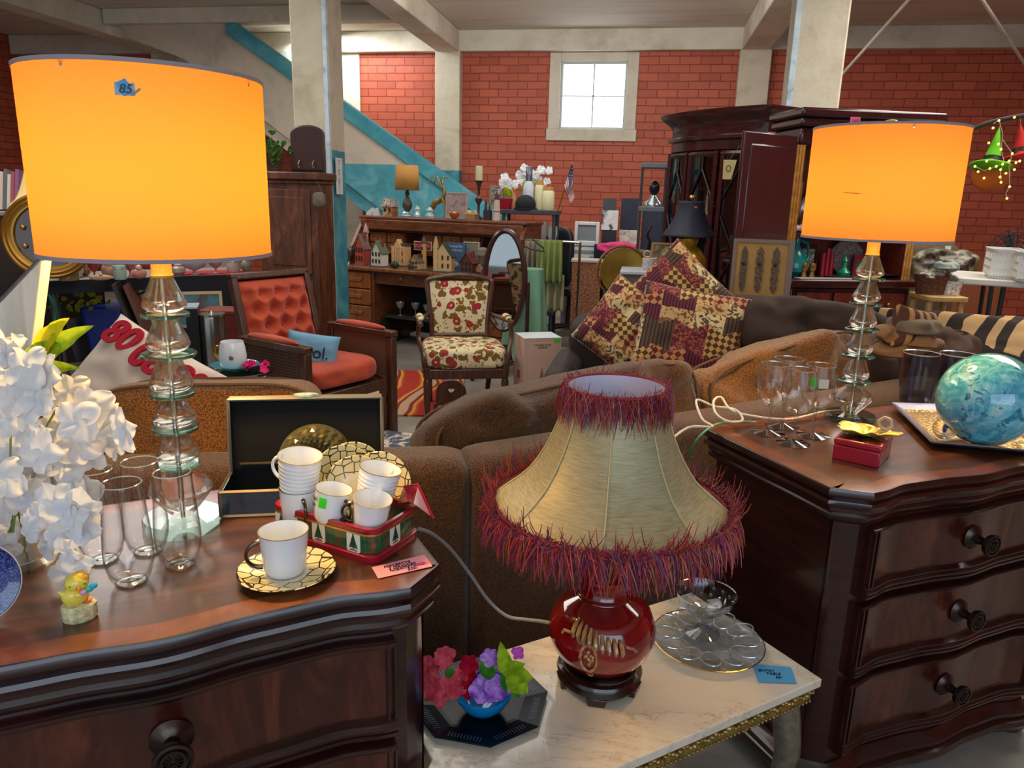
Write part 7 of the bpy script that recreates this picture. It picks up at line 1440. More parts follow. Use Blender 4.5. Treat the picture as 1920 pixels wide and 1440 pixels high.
for sx in (-1, 1):
    for yy in (.0, .22): MB().b0(sx*wn*.9-.012, sx*wn*.9+.012, yy-.012, yy+.012, 0, za-.02).build('post', P('2c3238'), t)
p = Vector(((ns0.x+ns1.x)/2+.01, 7.38, zb2+.001)); simple('mannequin_bust', 'glossy black and silver bust on the narrow shelf', 'bust', p, [('head', MB().sph((0, 0, .17), .055, 18, 12, sc=(.9, 1, 1.25)), P('202428', .08)), ('shoulders', MB().lathe([(.09, 0), (.085, .04), (.03, .09), (.03, .12)], n=20, sy=.6), P('a0a8ac', .15, .7))])
p = Vector(((ns0.x+ns1.x)/2-.02, 7.35, zc2+.001)); simple('black_figurine', 'thin black figurine on the lowest visible board of the narrow shelf', 'figurine', p, [('body', MB().tube([(0, 0, 0), (.02, 0, .08), (-.01, 0, .15), (.03, 0, .24)], [.03, .018, .014, .006], 8), P('0e1014', .3))])
# gold charger in a stand, little table, mug, frame
gdp = AY(1168, 510, 5.35); gd = T('gold_disc', 'large tilted gold disc in a round wooden stand', 'gong', gdp, rot=(0, 0, face(gdp)+.2)); rg_ = 44*S(gdp)
MB().lathe([(0, 0), (rg_*.8, .004), (rg_*.92, .016), (rg_, .02), (rg_*.98, .028), (rg_*.9, .022), (0, .008)], n=48, cap=False, mat=Matrix.Rotation(R_(82), 4, 'X')).build('disc', M('gold_leaf', 'b08c3c', .3, .7, var=.2, vs=10), gd)
MB().tube([(rg_*1.08*math.cos(a), .03, rg_*1.08*math.sin(a)) for a in [2*math.pi*k/40 for k in range(41)]], .010, 8).build('hoop', P('8a5434', .4), gd)
for q in (-1, 1): MB().tube([(q*rg_*.7, .03, -rg_*.8), (q*rg_*.8, .12, -gdp.z)], .012, 6).build('leg', P('6a6864', .3, .6), gd)
wt = AY(1200, 507, 4.9); t = T('small_white_table', 'small pale table with drawer beside the gold disc', 'table', (wt.x, 4.95, 0)); ww_ = 36*S(wt)
MB().b0(-ww_, ww_, -.15, .2, wt.z-.02, wt.z).build('top', P('c4d0d8', .3), t, bevel=.003); MB().b0(-ww_+.02, ww_-.02, -.13, .18, wt.z-.10, wt.z-.02).build('drawer', P('7a6458', .5), t)
for sx in (-1, 1):
    for yy in (-.12, .17): MB().b0(sx*ww_*.85-.012, sx*ww_*.85+.012, yy-.012, yy+.012, 0, wt.z-.10).build('leg', P('5a4a44'), t)
p = Vector((AY(1218, 505, 4.9).x, 4.95, wt.z+.001)); simple('pastel_mug', 'white and pink patterned mug on the small pale table', 'mug', p, [('body', MB().lathe([(.04, 0), (.05, .02), (.05, .075), (.045, .078), (.04, .02)], n=20, cap=False), M('pastel_pattern', 'c8b8b8', .3, var=.3, vs=60)), ('ring_handle', MB().tube([(-.02+.022*math.cos(a), 0, .10+.022*math.sin(a)) for a in [2*math.pi*k/16 for k in range(17)]], .006, 6), P('d8a070', .3))])
fp2 = Vector((AY(1240, 508, 5.05).x, 5.08, wt.z+.001)); frame('gold framed picture with a tiny golden tree behind the mug', 0, 0, 0, .15, .17, 'a87c3c', noisy('green_gold', ['5a4c2c', '8a7a44', 'c8a858'], 10), 8, par_loc=fp2, rz=0)
# black shade lamp
bl3 = AY(1285, 540, 4.55); zc3 = ZP(bl3, 548); tz_ = .62
lt = T('lamp_table', 'dark low table under the gold lamp with the navy shade', 'table', (bl3.x-.02, 4.62, 0)); MB().b0(-.24, .24, -.15, .18, zc3-.03, zc3).build('top', P('2c1a18', .3), lt, bevel=.004)
for sx in (-1, 1):
    for yy in (-.12, .15): MB().b0(sx*.21-.015, sx*.21+.015, yy-.015, yy+.015, 0, zc3-.03).build('leg', P('2c1a18', .4), lt)
bb = Vector((bl3.x, 4.62, zc3+.0005)); Z = lambda y: ZP(bb, y)-bb.z; s_ = S(bb); t = T('table_lamp', 'lamp with navy bell shade and round brass body before the china cabinet', 'table lamp', bb)
rb3 = 36*s_; MB().lathe([(rb3*.6, 0), (rb3*.65, .01), (rb3*.95, Z(515)), (rb3, Z(500)), (rb3*.95, Z(482)), (rb3*.6, Z(466)), (rb3*.42, Z(460)), (rb3*.5, Z(454)), (rb3*.5, Z(448)), (rb3*.2, Z(444)), (.008, Z(440)), (.008, Z(380))], n=36).build('brass_body', M('polished_brass', 'e0ae38', .2, .6), t)
za_, zb_ = Z(443), Z(377); rA, rB_ = 49*s_, 23*s_
def nsh(u, v): a = 2*math.pi*u; r_ = rB_+(rA-rB_)*(1-v)**1.9+(.0); r_ *= (1-.02*abs(math.sin(4*a))); return (r_*math.cos(a), r_*math.sin(a), za_+(zb_-za_)*v)
sh3 = MB().grid(nsh, 64, 16).build('lamp_shade', M('navy_silk', '12142a', .6), t, solid=.002); MB().sph((0, 0, zb_+.02), .016, 12, 8).build('finial', P('d8a84c', .2, .9), t)
a = -math.pi/2-.2; MB().box((rB_*1.12*math.sin(.25), -rB_*1.22, za_+(zb_-za_)*.83), (.016, .004, .010)).build('red_sticker', P('e03048'), sh3)
# glittery bag of trims and shell board
gb = AY(1338, 555, 4.12); gb.z = .826; zz0 = gb.z; t = T('wrapped_gift', 'silver sequinned bundle with red edge beside the door plate board', 'bundle', gb, .2); cushion(.18, .12, .14, 3, .02, 10, 4).build('sequins', M('sequins', '9a958c', .25, .6, var=.5, vs=120, bump=1, bs=150), t, smooth=70).location = (0, 0, .05); MB().prism([(-.09, .06), (.04, .15), (.06, .14), (-.07, .04)], -.02, .02, 'y').build('red_edge', P('b02840'), t)
# board with three old door plates
dbp = AY(1422, 560, 4.05); dw_ = 108*S(dbp); dh_ = ZP(dbp, 449)-dbp.z; t = T('door_plate_board', 'framed tan board mounted with three old ornate door plates', 'wall decor', dbp, rot=(R_(-4), 0, face(dbp)+.04))
fw_ = .018; MB().b0(-dw_/2, -dw_/2+fw_, -.012, .015, 0, dh_).b0(dw_/2-fw_*1.6, dw_/2, -.012, .015, 0, dh_).b0(-dw_/2+fw_, dw_/2-fw_*1.6, -.012, .015, dh_-fw_, dh_).b0(-dw_/2+fw_, dw_/2-fw_*1.6, -.012, .015, 0, fw_).build('frame', P('7c6a58', .5), t, smooth=0)
MB().b0(-dw_/2+fw_*.9, dw_/2-fw_*1.5, -.004, .012, fw_*.9, dh_-fw_*.9).build('backing', M('tan_backing', 'b48a4c', .8, var=.1), t, smooth=0)
for k in range(3):
    cx = -dw_*.30+dw_*.26*k; H_ = dh_*.78; z0 = dh_*.1; pts = []
    for j in range(25):
        q = j/24; ww = .011+.006*(math.sin(q*math.pi*5)**2 if k else .3)+.004*math.sin(q*math.pi); ww *= min(1, min(q, 1-q)*9+.06); pts.append((ww, z0+H_*q))
    poly = [(cx+a_, z) for a_, z in pts]+[(cx-a_, z) for a_, z in reversed(pts)]
    d_ = MB().prism(poly, -.012, -.004, 'y').build('door_plate', M('old_bronze', '5a4836', .4, .7, var=.4, vs=80, bump=.6, bs=120), t); MB().lathe([(.010, 0), (.010, .004), (.004, .006)], n=14, mat=Matrix.Translation((cx, -.012, z0+H_*.62)) @ Matrix.Rotation(R_(90), 4, 'X')).build('rosette', P('3a2c24', .3, .7), d_)
# ================================================================ china cabinet (curved front, lattice doors)
PLUM = wood('plum_mahogany', '260a0c', '4c1a1c', 4, .25, .5, (2, 2, 7)); RDW = wood('cherry_interior', '4a160c', '8c3420', 4, .4, .2, (3, 3, 1))
ca = AY(1250, 400, 6.0); cb_ = AY(1424, 400, 5.32); cvv = cb_-ca; cL_ = math.hypot(cvv.x, cvv.y); cr_ = math.atan2(cvv.y, cvv.x); cc = (ca+cb_)/2; cc.z = 0
chh = (ZP(cb_, 190)+ZP(ca, 226))/2
cc_t = T('china_cabinet', 'tall plum-dark china cabinet with bowed glass front beside the navy-shaded lamp', 'cabinet', cc, cr_); hL = cL_/2
def bow(x, k=1.): return -.10*(1-(x/hL)**2)*k
def bowring(z, o=0., n=20): return [(-hL-o+(2*hL+2*o)*i/n, bow((-hL+2*hL*i/n))-o, z) for i in range(n+1)]+[(hL+o, .30, z), (-hL-o, .30, z)]
MB().loft([bowring(.0), bowring(.72), bowring(.74, .02), bowring(.77, .02)]).build('base_cupboard', PLUM, cc_t, smooth=40)
MB().loft([bowring(chh-.26, 0), bowring(chh-.20, .0), bowring(chh-.19, .02), bowring(chh-.17, .02), bowring(chh-.16, .0), bowring(chh-.10, .0), bowring(chh-.07, .02), bowring(chh-.04, .05), bowring(chh-.01, .07), bowring(chh, .07)]).build('cornice', PLUM, cc_t, smooth=40)
MB().b0(-hL, hL, .28, .30, .77, chh-.2).b0(-hL, -hL+.02, .0, .28, .77, chh-.2).b0(hL-.02, hL, .0, .28, .77, chh-.2).build('carcass', PLUM, cc_t)
for k in range(4): z = 1.05+.27*k; MB().b0(-hL+.02, hL-.02, .02, .27, z, z+.008).build('glass_shelf', thin('shelf_glass', 'b8ccd0', 1.2, .05), cc_t)
gz0, gz1 = .79, chh-.27
for k in range(3):
    xa = -hL+2*hL*k/3+.01; xb = -hL+2*hL*(k+1)/3-.01; n_ = 6; xs = [xa+(xb-xa)*i/n_ for i in range(n_+1)]
    d_ = MB(); 
    for (u0, u1) in ((xa, xa+.035), (xb-.035, xb)): d_.box(((u0+u1)/2, bow((u0+u1)/2)-.01, (gz0+gz1)/2), (.035, .03, gz1-gz0))
    for z in (gz0+.02, gz1-.02): d_.tube([(x, bow(x)-.01, z) for x in xs], .02, 6)
    dd = d_.build('door', PLUM, cc_t); MB().grid(lambda u, v: (xa+(xb-xa)*u, bow(xa+(xb-xa)*u)-.004, gz0+(gz1-gz0)*v), 8, 2).build('pane', thin('cabinet_glass', '9ab0b8', 1.3, .10), dd)
    b = MB(); xm = (xa+xb)/2
    def L(*p): b.tube([(x, bow(x)-.014, z) for x, z in p], .007, 5)
    zt = gz1; zm = gz0+(gz1-gz0)*.62; L((xm, zt), (xm, zt-.12)); L((xm, zt-.12), (xa, zm)); L((xm, zt-.12), (xb, zm)); L((xa, zm), (xm, zm-.28)); L((xb, zm), (xm, zm-.28)); L((xm, zm-.28), (xm, zm-.36)); L((xm, zm-.36), (xa, gz0)); L((xm, zm-.36), (xb, gz0)); b.build('lattice', P('1c0c10', .4), dd)
for k in range(5):
    x = -hL*.6+hL*.3*k; z = 1.058+.27*(k % 3); t = T('cabinet_glassware', ('clear stemware dimly seen on the lowest shelf of the china cabinet', 'pale jug dimly seen on the second shelf of the china cabinet', 'white vase dimly seen on the third shelf of the china cabinet', 'second clear stemware on the lowest shelf of the china cabinet', 'silver cup dimly seen on the second shelf of the china cabinet')[k], 'glassware', (cc_t.location+Vector((math.cos(cr_)*x-math.sin(cr_)*.12, math.sin(cr_)*x+math.cos(cr_)*.12, z+.001))))
    MB().lathe([(.03, 0), (.01, .02), (.01, .05), (.035, .09), (.03, .15)], n=14).build('body', P('9aa4a8', .2, .2), t)
# ================================================================ hutch with open door
ha = AY(1486, 400, 4.78); hb = AY(1712, 400, 5.02); hv = hb-ha; hL2 = math.hypot(hv.x, hv.y)/2; hr = math.atan2(hv.y, hv.x); hc = (ha+hb)/2; hc.z = 0; hh = ZP(ha, 204)
HZ1 = ZP(ha, 436); HZ2 = ZP(ha, 520); hd = .30
ht = T('hutch', 'dark cherry hutch with open shelves of ornaments behind the farther lamp', 'cabinet', hc, hr)
MB().b0(-hL2, hL2, hd-.02, hd, HZ2, hh-.12).build('back_panel', RDW, ht)
MB().b0(-hL2, -hL2+.03, 0, hd-.02, HZ2, hh-.12).build('side_panel', RDW, ht); MB().b0(hL2-.03, hL2, 0, hd-.02, HZ2, hh-.12).build('side_panel', RDW, ht); MB().b0(-hL2, hL2, .0, hd-.02, HZ1-.03, HZ1).build('shelf', PLUM, ht, bevel=.004)
MB().b0(-hL2-.06, hL2+.06, -.10, hd+.02, hh-.05, hh).b0(-hL2-.045, hL2+.045, -.075, hd+.01, hh-.10, hh-.05).b0(-hL2-.02, hL2+.02, -.03, hd, hh-.20, hh-.10).build('cornice', PLUM, ht, bevel=.014)
MB().b0(-hL2-.03, hL2+.03, -.12, hd, HZ2-.05, HZ2).b0(-hL2, hL2, -.08, hd, .08, HZ2-.05).build('base_cabinet', PLUM, ht, bevel=.010)
for q in (-1, 1): MB().b0(q*(hL2-.1)-.03, q*(hL2-.1)+.03, -.05, .02, 0, .08).build('foot', PLUM, ht)
for k in range(3): x0_ = -hL2+.03+(2*hL2-.06)*k/3; d_ = MB().b0(x0_+.01, x0_+(2*hL2-.06)/3-.01, -.095, -.08, HZ2-.22, HZ2-.08).build('drawer', RDW, ht, bevel=.004); MB().sph((x0_+(2*hL2-.06)/6, -.11, HZ2-.15), .014, 10, 6).build('knob', P('a8803c', .3, .9), d_)
GP = M('gilt_pilaster', 'b8782c', .35, .5, var=.3, vs=30)
for q in (-1, 1):
    b = MB(); x = q*(hL2-.0)
    for k in range(3): b.tube([(x+(k-1)*.018, -.015, HZ2), (x+(k-1)*.018, -.015, hh-.2)], .010, 6)
    b.build('gilt_column', GP, ht)
# open door, hinged at the left pilaster
dh0 = Vector((ha.x-.03, ha.y-.02, 0)); de_ = AY(1380, 400, 4.42); dl_ = math.hypot(de_.x-dh0.x, de_.y-dh0.y); da_ = math.atan2(de_.y-dh0.y, de_.x-dh0.x)
z0, z1 = ZP(dh0, 556), ZP(dh0, 256)
dd = MB().b0(0, dl_, -.012, .012, z0, z1).build('door', M('plum_door', '3a1216', .3, coat=.4, var=.15, vs=4), ht, bevel=.006)
inv = Matrix.Translation(hc) @ Matrix.Rotation(hr, 4, 'Z'); dd.matrix_local = inv.inverted() @ (Matrix.Translation(dh0) @ Matrix.Rotation(da_, 4, 'Z'))
MB().b0(.05, dl_-.05, -.018, .018, z0+.06, z1-.06).build('panel', M('plum_door', '3a1216'), dd, bevel=.012)
for zz_ in (z0+.12, z1-.15): MB().lathe([(.008, 0), (.008, .05)], (0.0, -.014, zz_), 8).build('hinge', P('6a5a4a', .3, .8), dd)
tg = AY(1366, 316, 4.36); t = T('paper_gift_tag', 'cream tapered paper tag hanging from the edge of the open plum door', 'tag', tg, rot=(0, 0, face(tg))); tw_ = 13*S(tg)
MB().prism([(-tw_*.7, -tw_*1.5), (tw_*.5, -tw_*1.5), (tw_*1.05, tw_*1.2), (-tw_*.8, tw_*1.2)], -.003, .003, 'y').build('card', P('c4b070', .6), t, smooth=0); MB().tube([(.012*math.cos(a), -.004, .016*math.sin(a)) for a in [2*math.pi*k/14 for k in range(15)]], .0022, 5).tube([(0, 0, tw_*1.2), (tw_*1.3, .02, tw_*3.2)], .002, 5).build('sketch_and_string', P('4a3c2c'), t)
pk_ = AY(1603, 227, 4.72); t = T('price_sticker', 'pink square price note stuck on the hutch cornice', 'price card', pk_, rot=(0, 0, hr)); MB().b0(-.030, .030, -.003, .0, -.022, .022).build('paper', P('e05a7c', .7), t); text('160', 'lettering', P('7a2038'), t, (0, -.004, 0), (R_(90), 0, 0), .03)
# the hutch's contents
hex_ = Vector((math.cos(hr), math.sin(hr), 0)); hey = Vector((-hex_.y, hex_.x, 0))
def hp(px_, z, y=.08):
    lo, hi = -hL2, hL2
    for _ in range(30):
        m = (lo+hi)/2
        if PX(hc+hex_*m+hey*y+Vector((0, 0, z)))[0] < px_: lo = m
        else: hi = m
    return hc+hex_*lo+hey*y+Vector((0, 0, z+.001))
def it(nm, lab, cat, px_, z, parts, y=.08, rz=None, **k):
    t = T(nm, lab, cat, hp(px_, z, y), hr if rz is None else rz, **k)
    for pn_, mb, mt in parts: mb.build(pn_, mt, t)
    return t
it('ruler_strip', 'tall perforated brass strip at the left of the upper hutch shelf', 'ornament', 1492, HZ1, [('strip', MB().b0(-.012, .012, 0, .01, 0, .30), P('a8844a', .4, .5)), ('hole', MB().b0(-.004, .004, -.003, 0, .03, .26), P('2c1c14'))], y=.14)
it('shell_dish', 'pearly silver fish shaped dish standing on the upper hutch shelf', 'dish', 1512, HZ1, [('dish', MB().sph((0, 0, .12), .10, 20, 14, sc=(.75, .25, 1.15)), M('pearl_glaze', '8a7c78', .2, .5, var=.5, vs=24)), ('tail', MB().prism([(-.01, .22), (.05, .30), (.05, .22), (.02, .18)], -.01, .01, 'y'), P('5c5054', .3, .4))], y=.2)
it('carved_figure', 'small tan and white carved figure before the pearly dish', 'figurine', 1507, HZ1, [('body', MB().lathe([(.03, 0), (.035, .05), (.02, .10), (.022, .12), (.001, .15)], n=12), P('b08468', .5))], y=.10)
it('dark_oval_tray', 'dark pewter oval tray standing on the upper hutch shelf near the lamp shade', 'tray', 1540, HZ1, [('tray', MB().sph((0, 0, .17), .17, 24, 14, sc=(.55, .08, 1)), P('34302f', .25, .7))], y=.22)
it('driftwood_block', 'brown carved wooden block lying on the upper hutch shelf', 'ornament', 1520, HZ1, [('block', MB().b0(-.07, .07, -.03, .03, 0, .035), P('6a3820', .6))], y=.05)
for k, (px_, lab) in enumerate(((1490, 'white ceramic rose at the left of the shelf edge'), (1502, 'white ceramic rose beside the first on the shelf edge'))): it('ceramic_rose', lab, 'ornament', px_, HZ1, [('petals', MB().sph((0, 0, .025), .028, 14, 10, sc=(1, 1, .8)), P('c8bcb8', .3))], y=.02)
it('teal_glass_vase', 'teal glass vase with curved neck at the left of the lower hutch shelf', 'vase', 1487, HZ2, [('body', MB().lathe([(.04, 0), (.075, .03), (.08, .08), (.05, .14), (.02, .19), (.022, .24)], n=24), P('1a7c7c', .1)), ('handle', MB().tube([(.02, 0, .22), (.07, 0, .20), (.09, 0, .12), (.07, 0, .08)], .010, 8), P('1a7c7c', .1))], y=.10)
it('framed_card', 'black framed card with red, white and green picture on the lower hutch shelf', 'picture', 1511, HZ2, [('frame', MB().b0(-.055, .055, 0, .015, 0, .19), P('1c1414', .3)), ('picture', MB().b0(-.042, .042, -.003, 0, .03, .16), noisy('card_print', ['c83a3a', 'e0dcd0', '2c8c5c', 'c8484a', 'dcd8cc'], 16))], y=.20)
for k, (px_, c1, lab) in enumerate(((1506, 'a8844c', 'small gilt candle cup, left of the pair on the lower hutch shelf'), (1521, 'a8844c', 'small gilt candle cup, right of the pair on the lower hutch shelf'))): it('gilt_candle_cup', lab, 'candle holder', px_, HZ2, [('cup', MB().lathe([(.02, 0), (.012, .03), (.022, .05), (.02, .085)], n=14), P(c1, .25, .7))], y=.03)
for k in range(3): it('red_candle', ('red candle at the left of the cluster on the lower hutch shelf', 'tallest red candle in the cluster on the lower hutch shelf', 'red candle at the right of the cluster on the lower hutch shelf')[k], 'candle', 1540+8*k, HZ2, [('wax', MB().lathe([(.014, 0), (.014, .14+.03*(k == 1))], n=14), P('b01c34', .35))], y=.14)
it('octagonal_box', 'silver dotted octagonal plate standing on the lower hutch shelf', 'plate', 1580, HZ2, [('plate', MB().lathe([(.115, 0), (.12, .01), (.115, .02)], (0, 0, 0), 8, mat=Matrix.Translation((0, 0, .112)) @ Matrix.Rotation(R_(90), 4, 'X') @ Matrix.Rotation(R_(22.5), 4, 'Z')), M('silver_dots', '8c8684', .35, .4, var=.5, vs=70))], y=.24)
it('green_perfume_bottle', 'emerald green stoppered bottle on a silver tray in the hutch', 'bottle', 1581, HZ2, [('body', MB().lathe([(.035, .012), (.04, .03), (.012, .06), (.010, .09), (.018, .10), (.002, .13)], n=16), P('0c8c60', .1)), ('silver_tray', MB().lathe([(.12, 0), (.14, .008), (.13, .011), (.02, .006)], n=32, sy=.5), P('908c88', .2, .9))], y=.04)
it('red_photo_frame', 'red picture frame with green picture partly behind the lamp stem', 'picture', 1617, HZ2, [('frame', MB().b0(-.07, .07, 0, .012, 0, .13), P('c01c30', .4)), ('picture', MB().b0(-.055, .055, -.003, 0, .015, .10), noisy('green_print', ['2c6c3c', '4a9a5a', '2a5c48'], 12))], y=.16)
it('silver_leaf_dish', 'silver leaf shaped dish at the right of the lower hutch shelf', 'dish', 1660, HZ2, [('dish', MB().lathe([(.03, 0), (.10, .02), (.105, .024), (.03, .008)], n=24, lobes=6, amp=.08, sy=.6), P('8a8680', .2, .9))], y=.05)
MB().b0(-.36, -.0, -.09, -.01, .0, .004).build('lace_runner', P('b8aca0', .8), ht).location = (.02, 0, HZ2)
# ================================================================ right side of the room
ap = AY(1772, 560, 6.1); ap.z = 0; t = T('armchair', 'olive brown fabric armchair with camouflage blanket behind the basket', 'chair', (ap.x, 6.45, 0), -.15); OL = M('olive_fabric', '564632', .9, var=.2, vs=6)
sa_ = S((ap.x, 6.2, .8)); aw_ = 56*sa_; azt = ZP((ap.x, 6.4), 458)
o = softbox(aw_*2, azt, .22, .08, 31).build('backrest', OL, t, smooth=70); o.location = (0, .28, 0)
o = softbox(aw_*1.5, .44, .62, .05, 32).build('seat', OL, t, smooth=70); o.location = (0, -.12, 0)
for q in (-1, 1): o = softbox(.16, .62, .72, .06, 33+q).build('armrest', OL, t, smooth=70); o.location = (q*aw_*.95, -.12, 0)
CAMO = noisy('camouflage', ['2c261c', '6c6048', '463a2a', '8c8064', '352d20'], 9, .8); cm_ = T('camo_blanket', 'camouflage blanket thrown over the olive armchair', 'blanket', AY(1768, 500, 6.15)); o = cushion(.50, .26, .14, 3, .03, 7, 50); o.build('blanket', CAMO, cm_, smooth=70)
p = AY(1777, 466, 6.58); O(MB().b0(-.022, .022, -.004, 0, -.02, .02), 'paper_note', P('d8d4cc'), 'small white paper note pinned to the back of the olive armchair', 'note', p)
stp = AY(1765, 552, 4.75); zs = ZP(stp, 554); t = T('wooden_stool', 'pale pine stool carrying the wicker basket', 'stool', (stp.x, 4.8, 0), .15); PN = wood('pine', 'a87c44', 'd0a868', 5, .5); sw_ = 38*S(stp)
MB().prism(rrect(sw_*2, .26, .03), zs-.03, zs).build('seat', PN, t, bevel=.005)
for sx in (-1, 1):
    for sy in (-1, 1): MB().tube([(sx*sw_*.75, sy*.09, zs-.03), (sx*sw_*.95, sy*.13, 0)], .018, 8).build('leg', PN, t)
for sy in (-1, 1): MB().tube([(-sw_*.85, sy*.11, zs*.5), (sw_*.85, sy*.11, zs*.5)], .012, 8).build('rung', PN, t)
for k, (x, w_, c_, lab, m_) in enumerate(((1745, 30, '5a3018', 'brown wicker basket of cream paper shreds on the pine stool', 'brown_wicker'), (1785, 18, 'c4bfb4', 'small white wire basket beside the brown one on the pine stool', 'white_wire'))):
    q = AY(x, 550, 4.78); sq = S(q); h = 34*sq*(1 if k == 0 else .7); t = T('wicker_basket' if k == 0 else 'wire_basket', lab, 'basket', (q.x, 4.80, zs+.001)); MB().lathe([(w_*sq*.8, 0), (w_*sq, h), (w_*sq*1.04, h+.008), (w_*sq*.95, h), (w_*sq*.75, .008), (0, .006)], n=28, cap=False, sy=.6).build('body', M(m_, c_, .7, var=.6, vs=60, bump=1, bs=80), t)
    cushion(w_*sq*1.5, .06, w_*sq*.9, 2.4, .02, 14, 60+k).build('contents', M('shreds_%d' % k, '9a9484', .8, var=.6, vs=40, bump=.8, bs=50), t, smooth=70).location = (0, 0, h)
q = AY(1765, 535, 4.78); t = T('pale_glove', 'pale grey-green cloth folded over the wicker basket', 'cloth', (q.x+.02, 4.80, zs+.165)); cushion(.14, .06, .08, 2.6, .02, 12, 71).build('cloth', P('8f9a90', .8), t, smooth=70)
# pallet of boards behind
q = AY(1850, 500, 8.6); t = T('stacked_boards', 'orange-brown wooden boards stacked by the brick wall, right', 'boards', (q.x, 8.9, 0)); MB().b0(-.55, .35, 0, .12, 0, ZP(q, 488)).build('board', P('8a4a24', .6), t, bevel=.005); MB().b0(-.58, -.50, -.05, .0, 0, ZP(q, 470)).build('post', P('a86a38', .6), t)
# white folding table with laundry baskets
tA = AZ(1818, 522, .74); tA = AY(1818, 522, 4.9); zt3 = tA.z; ft = T('folding_table', 'white plastic folding table with laundry baskets at the right edge', 'table', (tA.x+.62, 5.05, 0), -.30)
MB().prism(rrect(1.25, .62, .05), zt3-.04, zt3).build('tabletop', P('cfc9bd', .4), ft, bevel=.008)
for q in (-.42, .42): 
    b = MB(); b.tube([(q, -.24, zt3-.04), (q+.03, -.25, 0)], .013, 8).tube([(q, .24, zt3-.04), (q+.03, .25, 0)], .013, 8).tube([(q+.015, -.245, zt3*.45), (q+.015, .245, zt3*.45)], .010, 8); b.build('leg_frame', P('3c3c40', .4, .5), ft)
MB().tube([(-.42, 0, zt3*.5), (0, 0, zt3-.05)], .010, 6).build('brace', P('3c3c40', .4, .5), ft)
def basket(px_, py_, Y, lab):
    q = AY(px_, py_, Y); s_ = S(q); w_ = 26*s_; h = 54*s_; t = T('laundry_basket', lab, 'basket', (q.x, q.y, zt3+.001), -.25, 'laundry baskets')
    MB().loft([[(x*.85, y*.85, 0) for x, y in rrect(2*w_, .30, .04, 3)], [(x*.86, y*.86, h*.12) for x, y in rrect(2*w_, .30, .04, 3)]]).build('bottom', P('d8d4cc', .4), t)
    MB().loft([[(x, y, h*.86) for x, y in rrect(2*w_, .30, .04, 3)], [(x*1.06, y*1.06, h*.97) for x, y in rrect(2*w_, .30, .04, 3)], [(x*1.06, y*1.06, h) for x, y in rrect(2*w_, .30, .04, 3)], [(x*.97, y*.97, h) for x, y in rrect(2*w_, .30, .04, 3)], [(x*.96, y*.96, h*.86) for x, y in rrect(2*w_, .30, .04, 3)]], cap=False).build('rim', P('e0dcd4', .4), t)
    b = MB(); n_ = 9
    for side in (-1, 1):
        for k in range(n_+1): x = (-1+2*k/n_)*w_*.93; b.box((x*.96, side*.135, h*.49), (.014, .006, h*.78))
        for k in range(5): b.box((side*w_*.92, (-.5+k/4)*.24, h*.49), (.006, .014, h*.78))
        for z in (h*.36, h*.62): b.box((0, side*.136, z), (2*w_*.9, .006, .014)); b.box((side*w_*.925, 0, z), (.006, .26, .014))
    b.build('lattice_wall', P('dcd8d0', .4), t)
basket(1876, 520, 5.05, 'white slotted laundry basket, the left one on the folding table'); basket(1925, 528, 4.90, 'white slotted laundry basket at the picture edge on the folding table')
q = AY(1898, 475, 5.75); t = T('box_fan', 'black caged fan standing behind the laundry baskets', 'fan', (q.x+.02, 5.78, 0)); zf0 = q.z; rf_ = .17
b = MB()
for k in range(6): r_ = rf_*(k+1)/6; b.tube([(r_*math.cos(a), -.03*(1-(k/6)**2), zf0+r_*math.sin(a)) for a in [2*math.pi*j/32 for j in range(33)]], .004, 5)
for k in range(16): a = math.pi*2*k/16; b.tube([(0, -.04, zf0), (rf_*math.cos(a), 0, zf0+rf_*math.sin(a))], .003, 4)
b.build('cage', P('1a1c20', .4), t); MB().lathe([(.05, 0), (.05, .06), (.02, .07)], (0, 0, 0), 16, mat=Matrix.Translation((0, .05, zf0)) @ Matrix.Rotation(R_(-90), 4, 'X')).build('motor', P('1a1c20', .4), t)
for k in range(4): a = k*math.pi/2+.4; MB().prism([(.02*math.cos(a), zf0+.02*math.sin(a)), (.14*math.cos(a-.3), zf0+.14*math.sin(a-.3)), (.14*math.cos(a+.3), zf0+.14*math.sin(a+.3))], -.005, .005, 'y').build('blade', P('2c2e34', .4), t)
MB().tube([(0, .05, zf0), (0, .05, .03)], .018, 8).lathe([(.16, 0), (.15, .03), (.03, .04)], (0, .05, 0), 24).build('stand', P('1a1c20', .4), t)
for k, (x, c_, lab, zz_) in enumerate(((1842, '1c7a48', 'green plastic tub at the bottom of the stack under the folding table', 0), (1842, '1c3c9c', 'blue plastic tub in the middle of the stack under the folding table', .17), (1842, 'b02430', 'red plastic tub on top of the stack under the folding table', .34))):
    q = AY(x, 560, 6.0); t = T('plastic_tub', lab, 'tub', (q.x, 6.0, zz_), .1); MB().loft([[(a*.9, c*.9, .002) for a, c in rrect(.30, .24, .03, 3)], [(a, c, .165) for a, c in rrect(.30, .24, .03, 3)]]).build('tub', P(c_, .4), t)
q = AY(1890, 590, 6.0); t = T('blue_tarp', 'crumpled blue-grey cloth on the floor under the folding table', 'cloth', (q.x, 6.3, .07)); cushion(.55, .14, .4, 3, .04, 7, 80).build('cloth', M('tarp', '5a6c8c', .6, var=.4, vs=6), t, smooth=70)
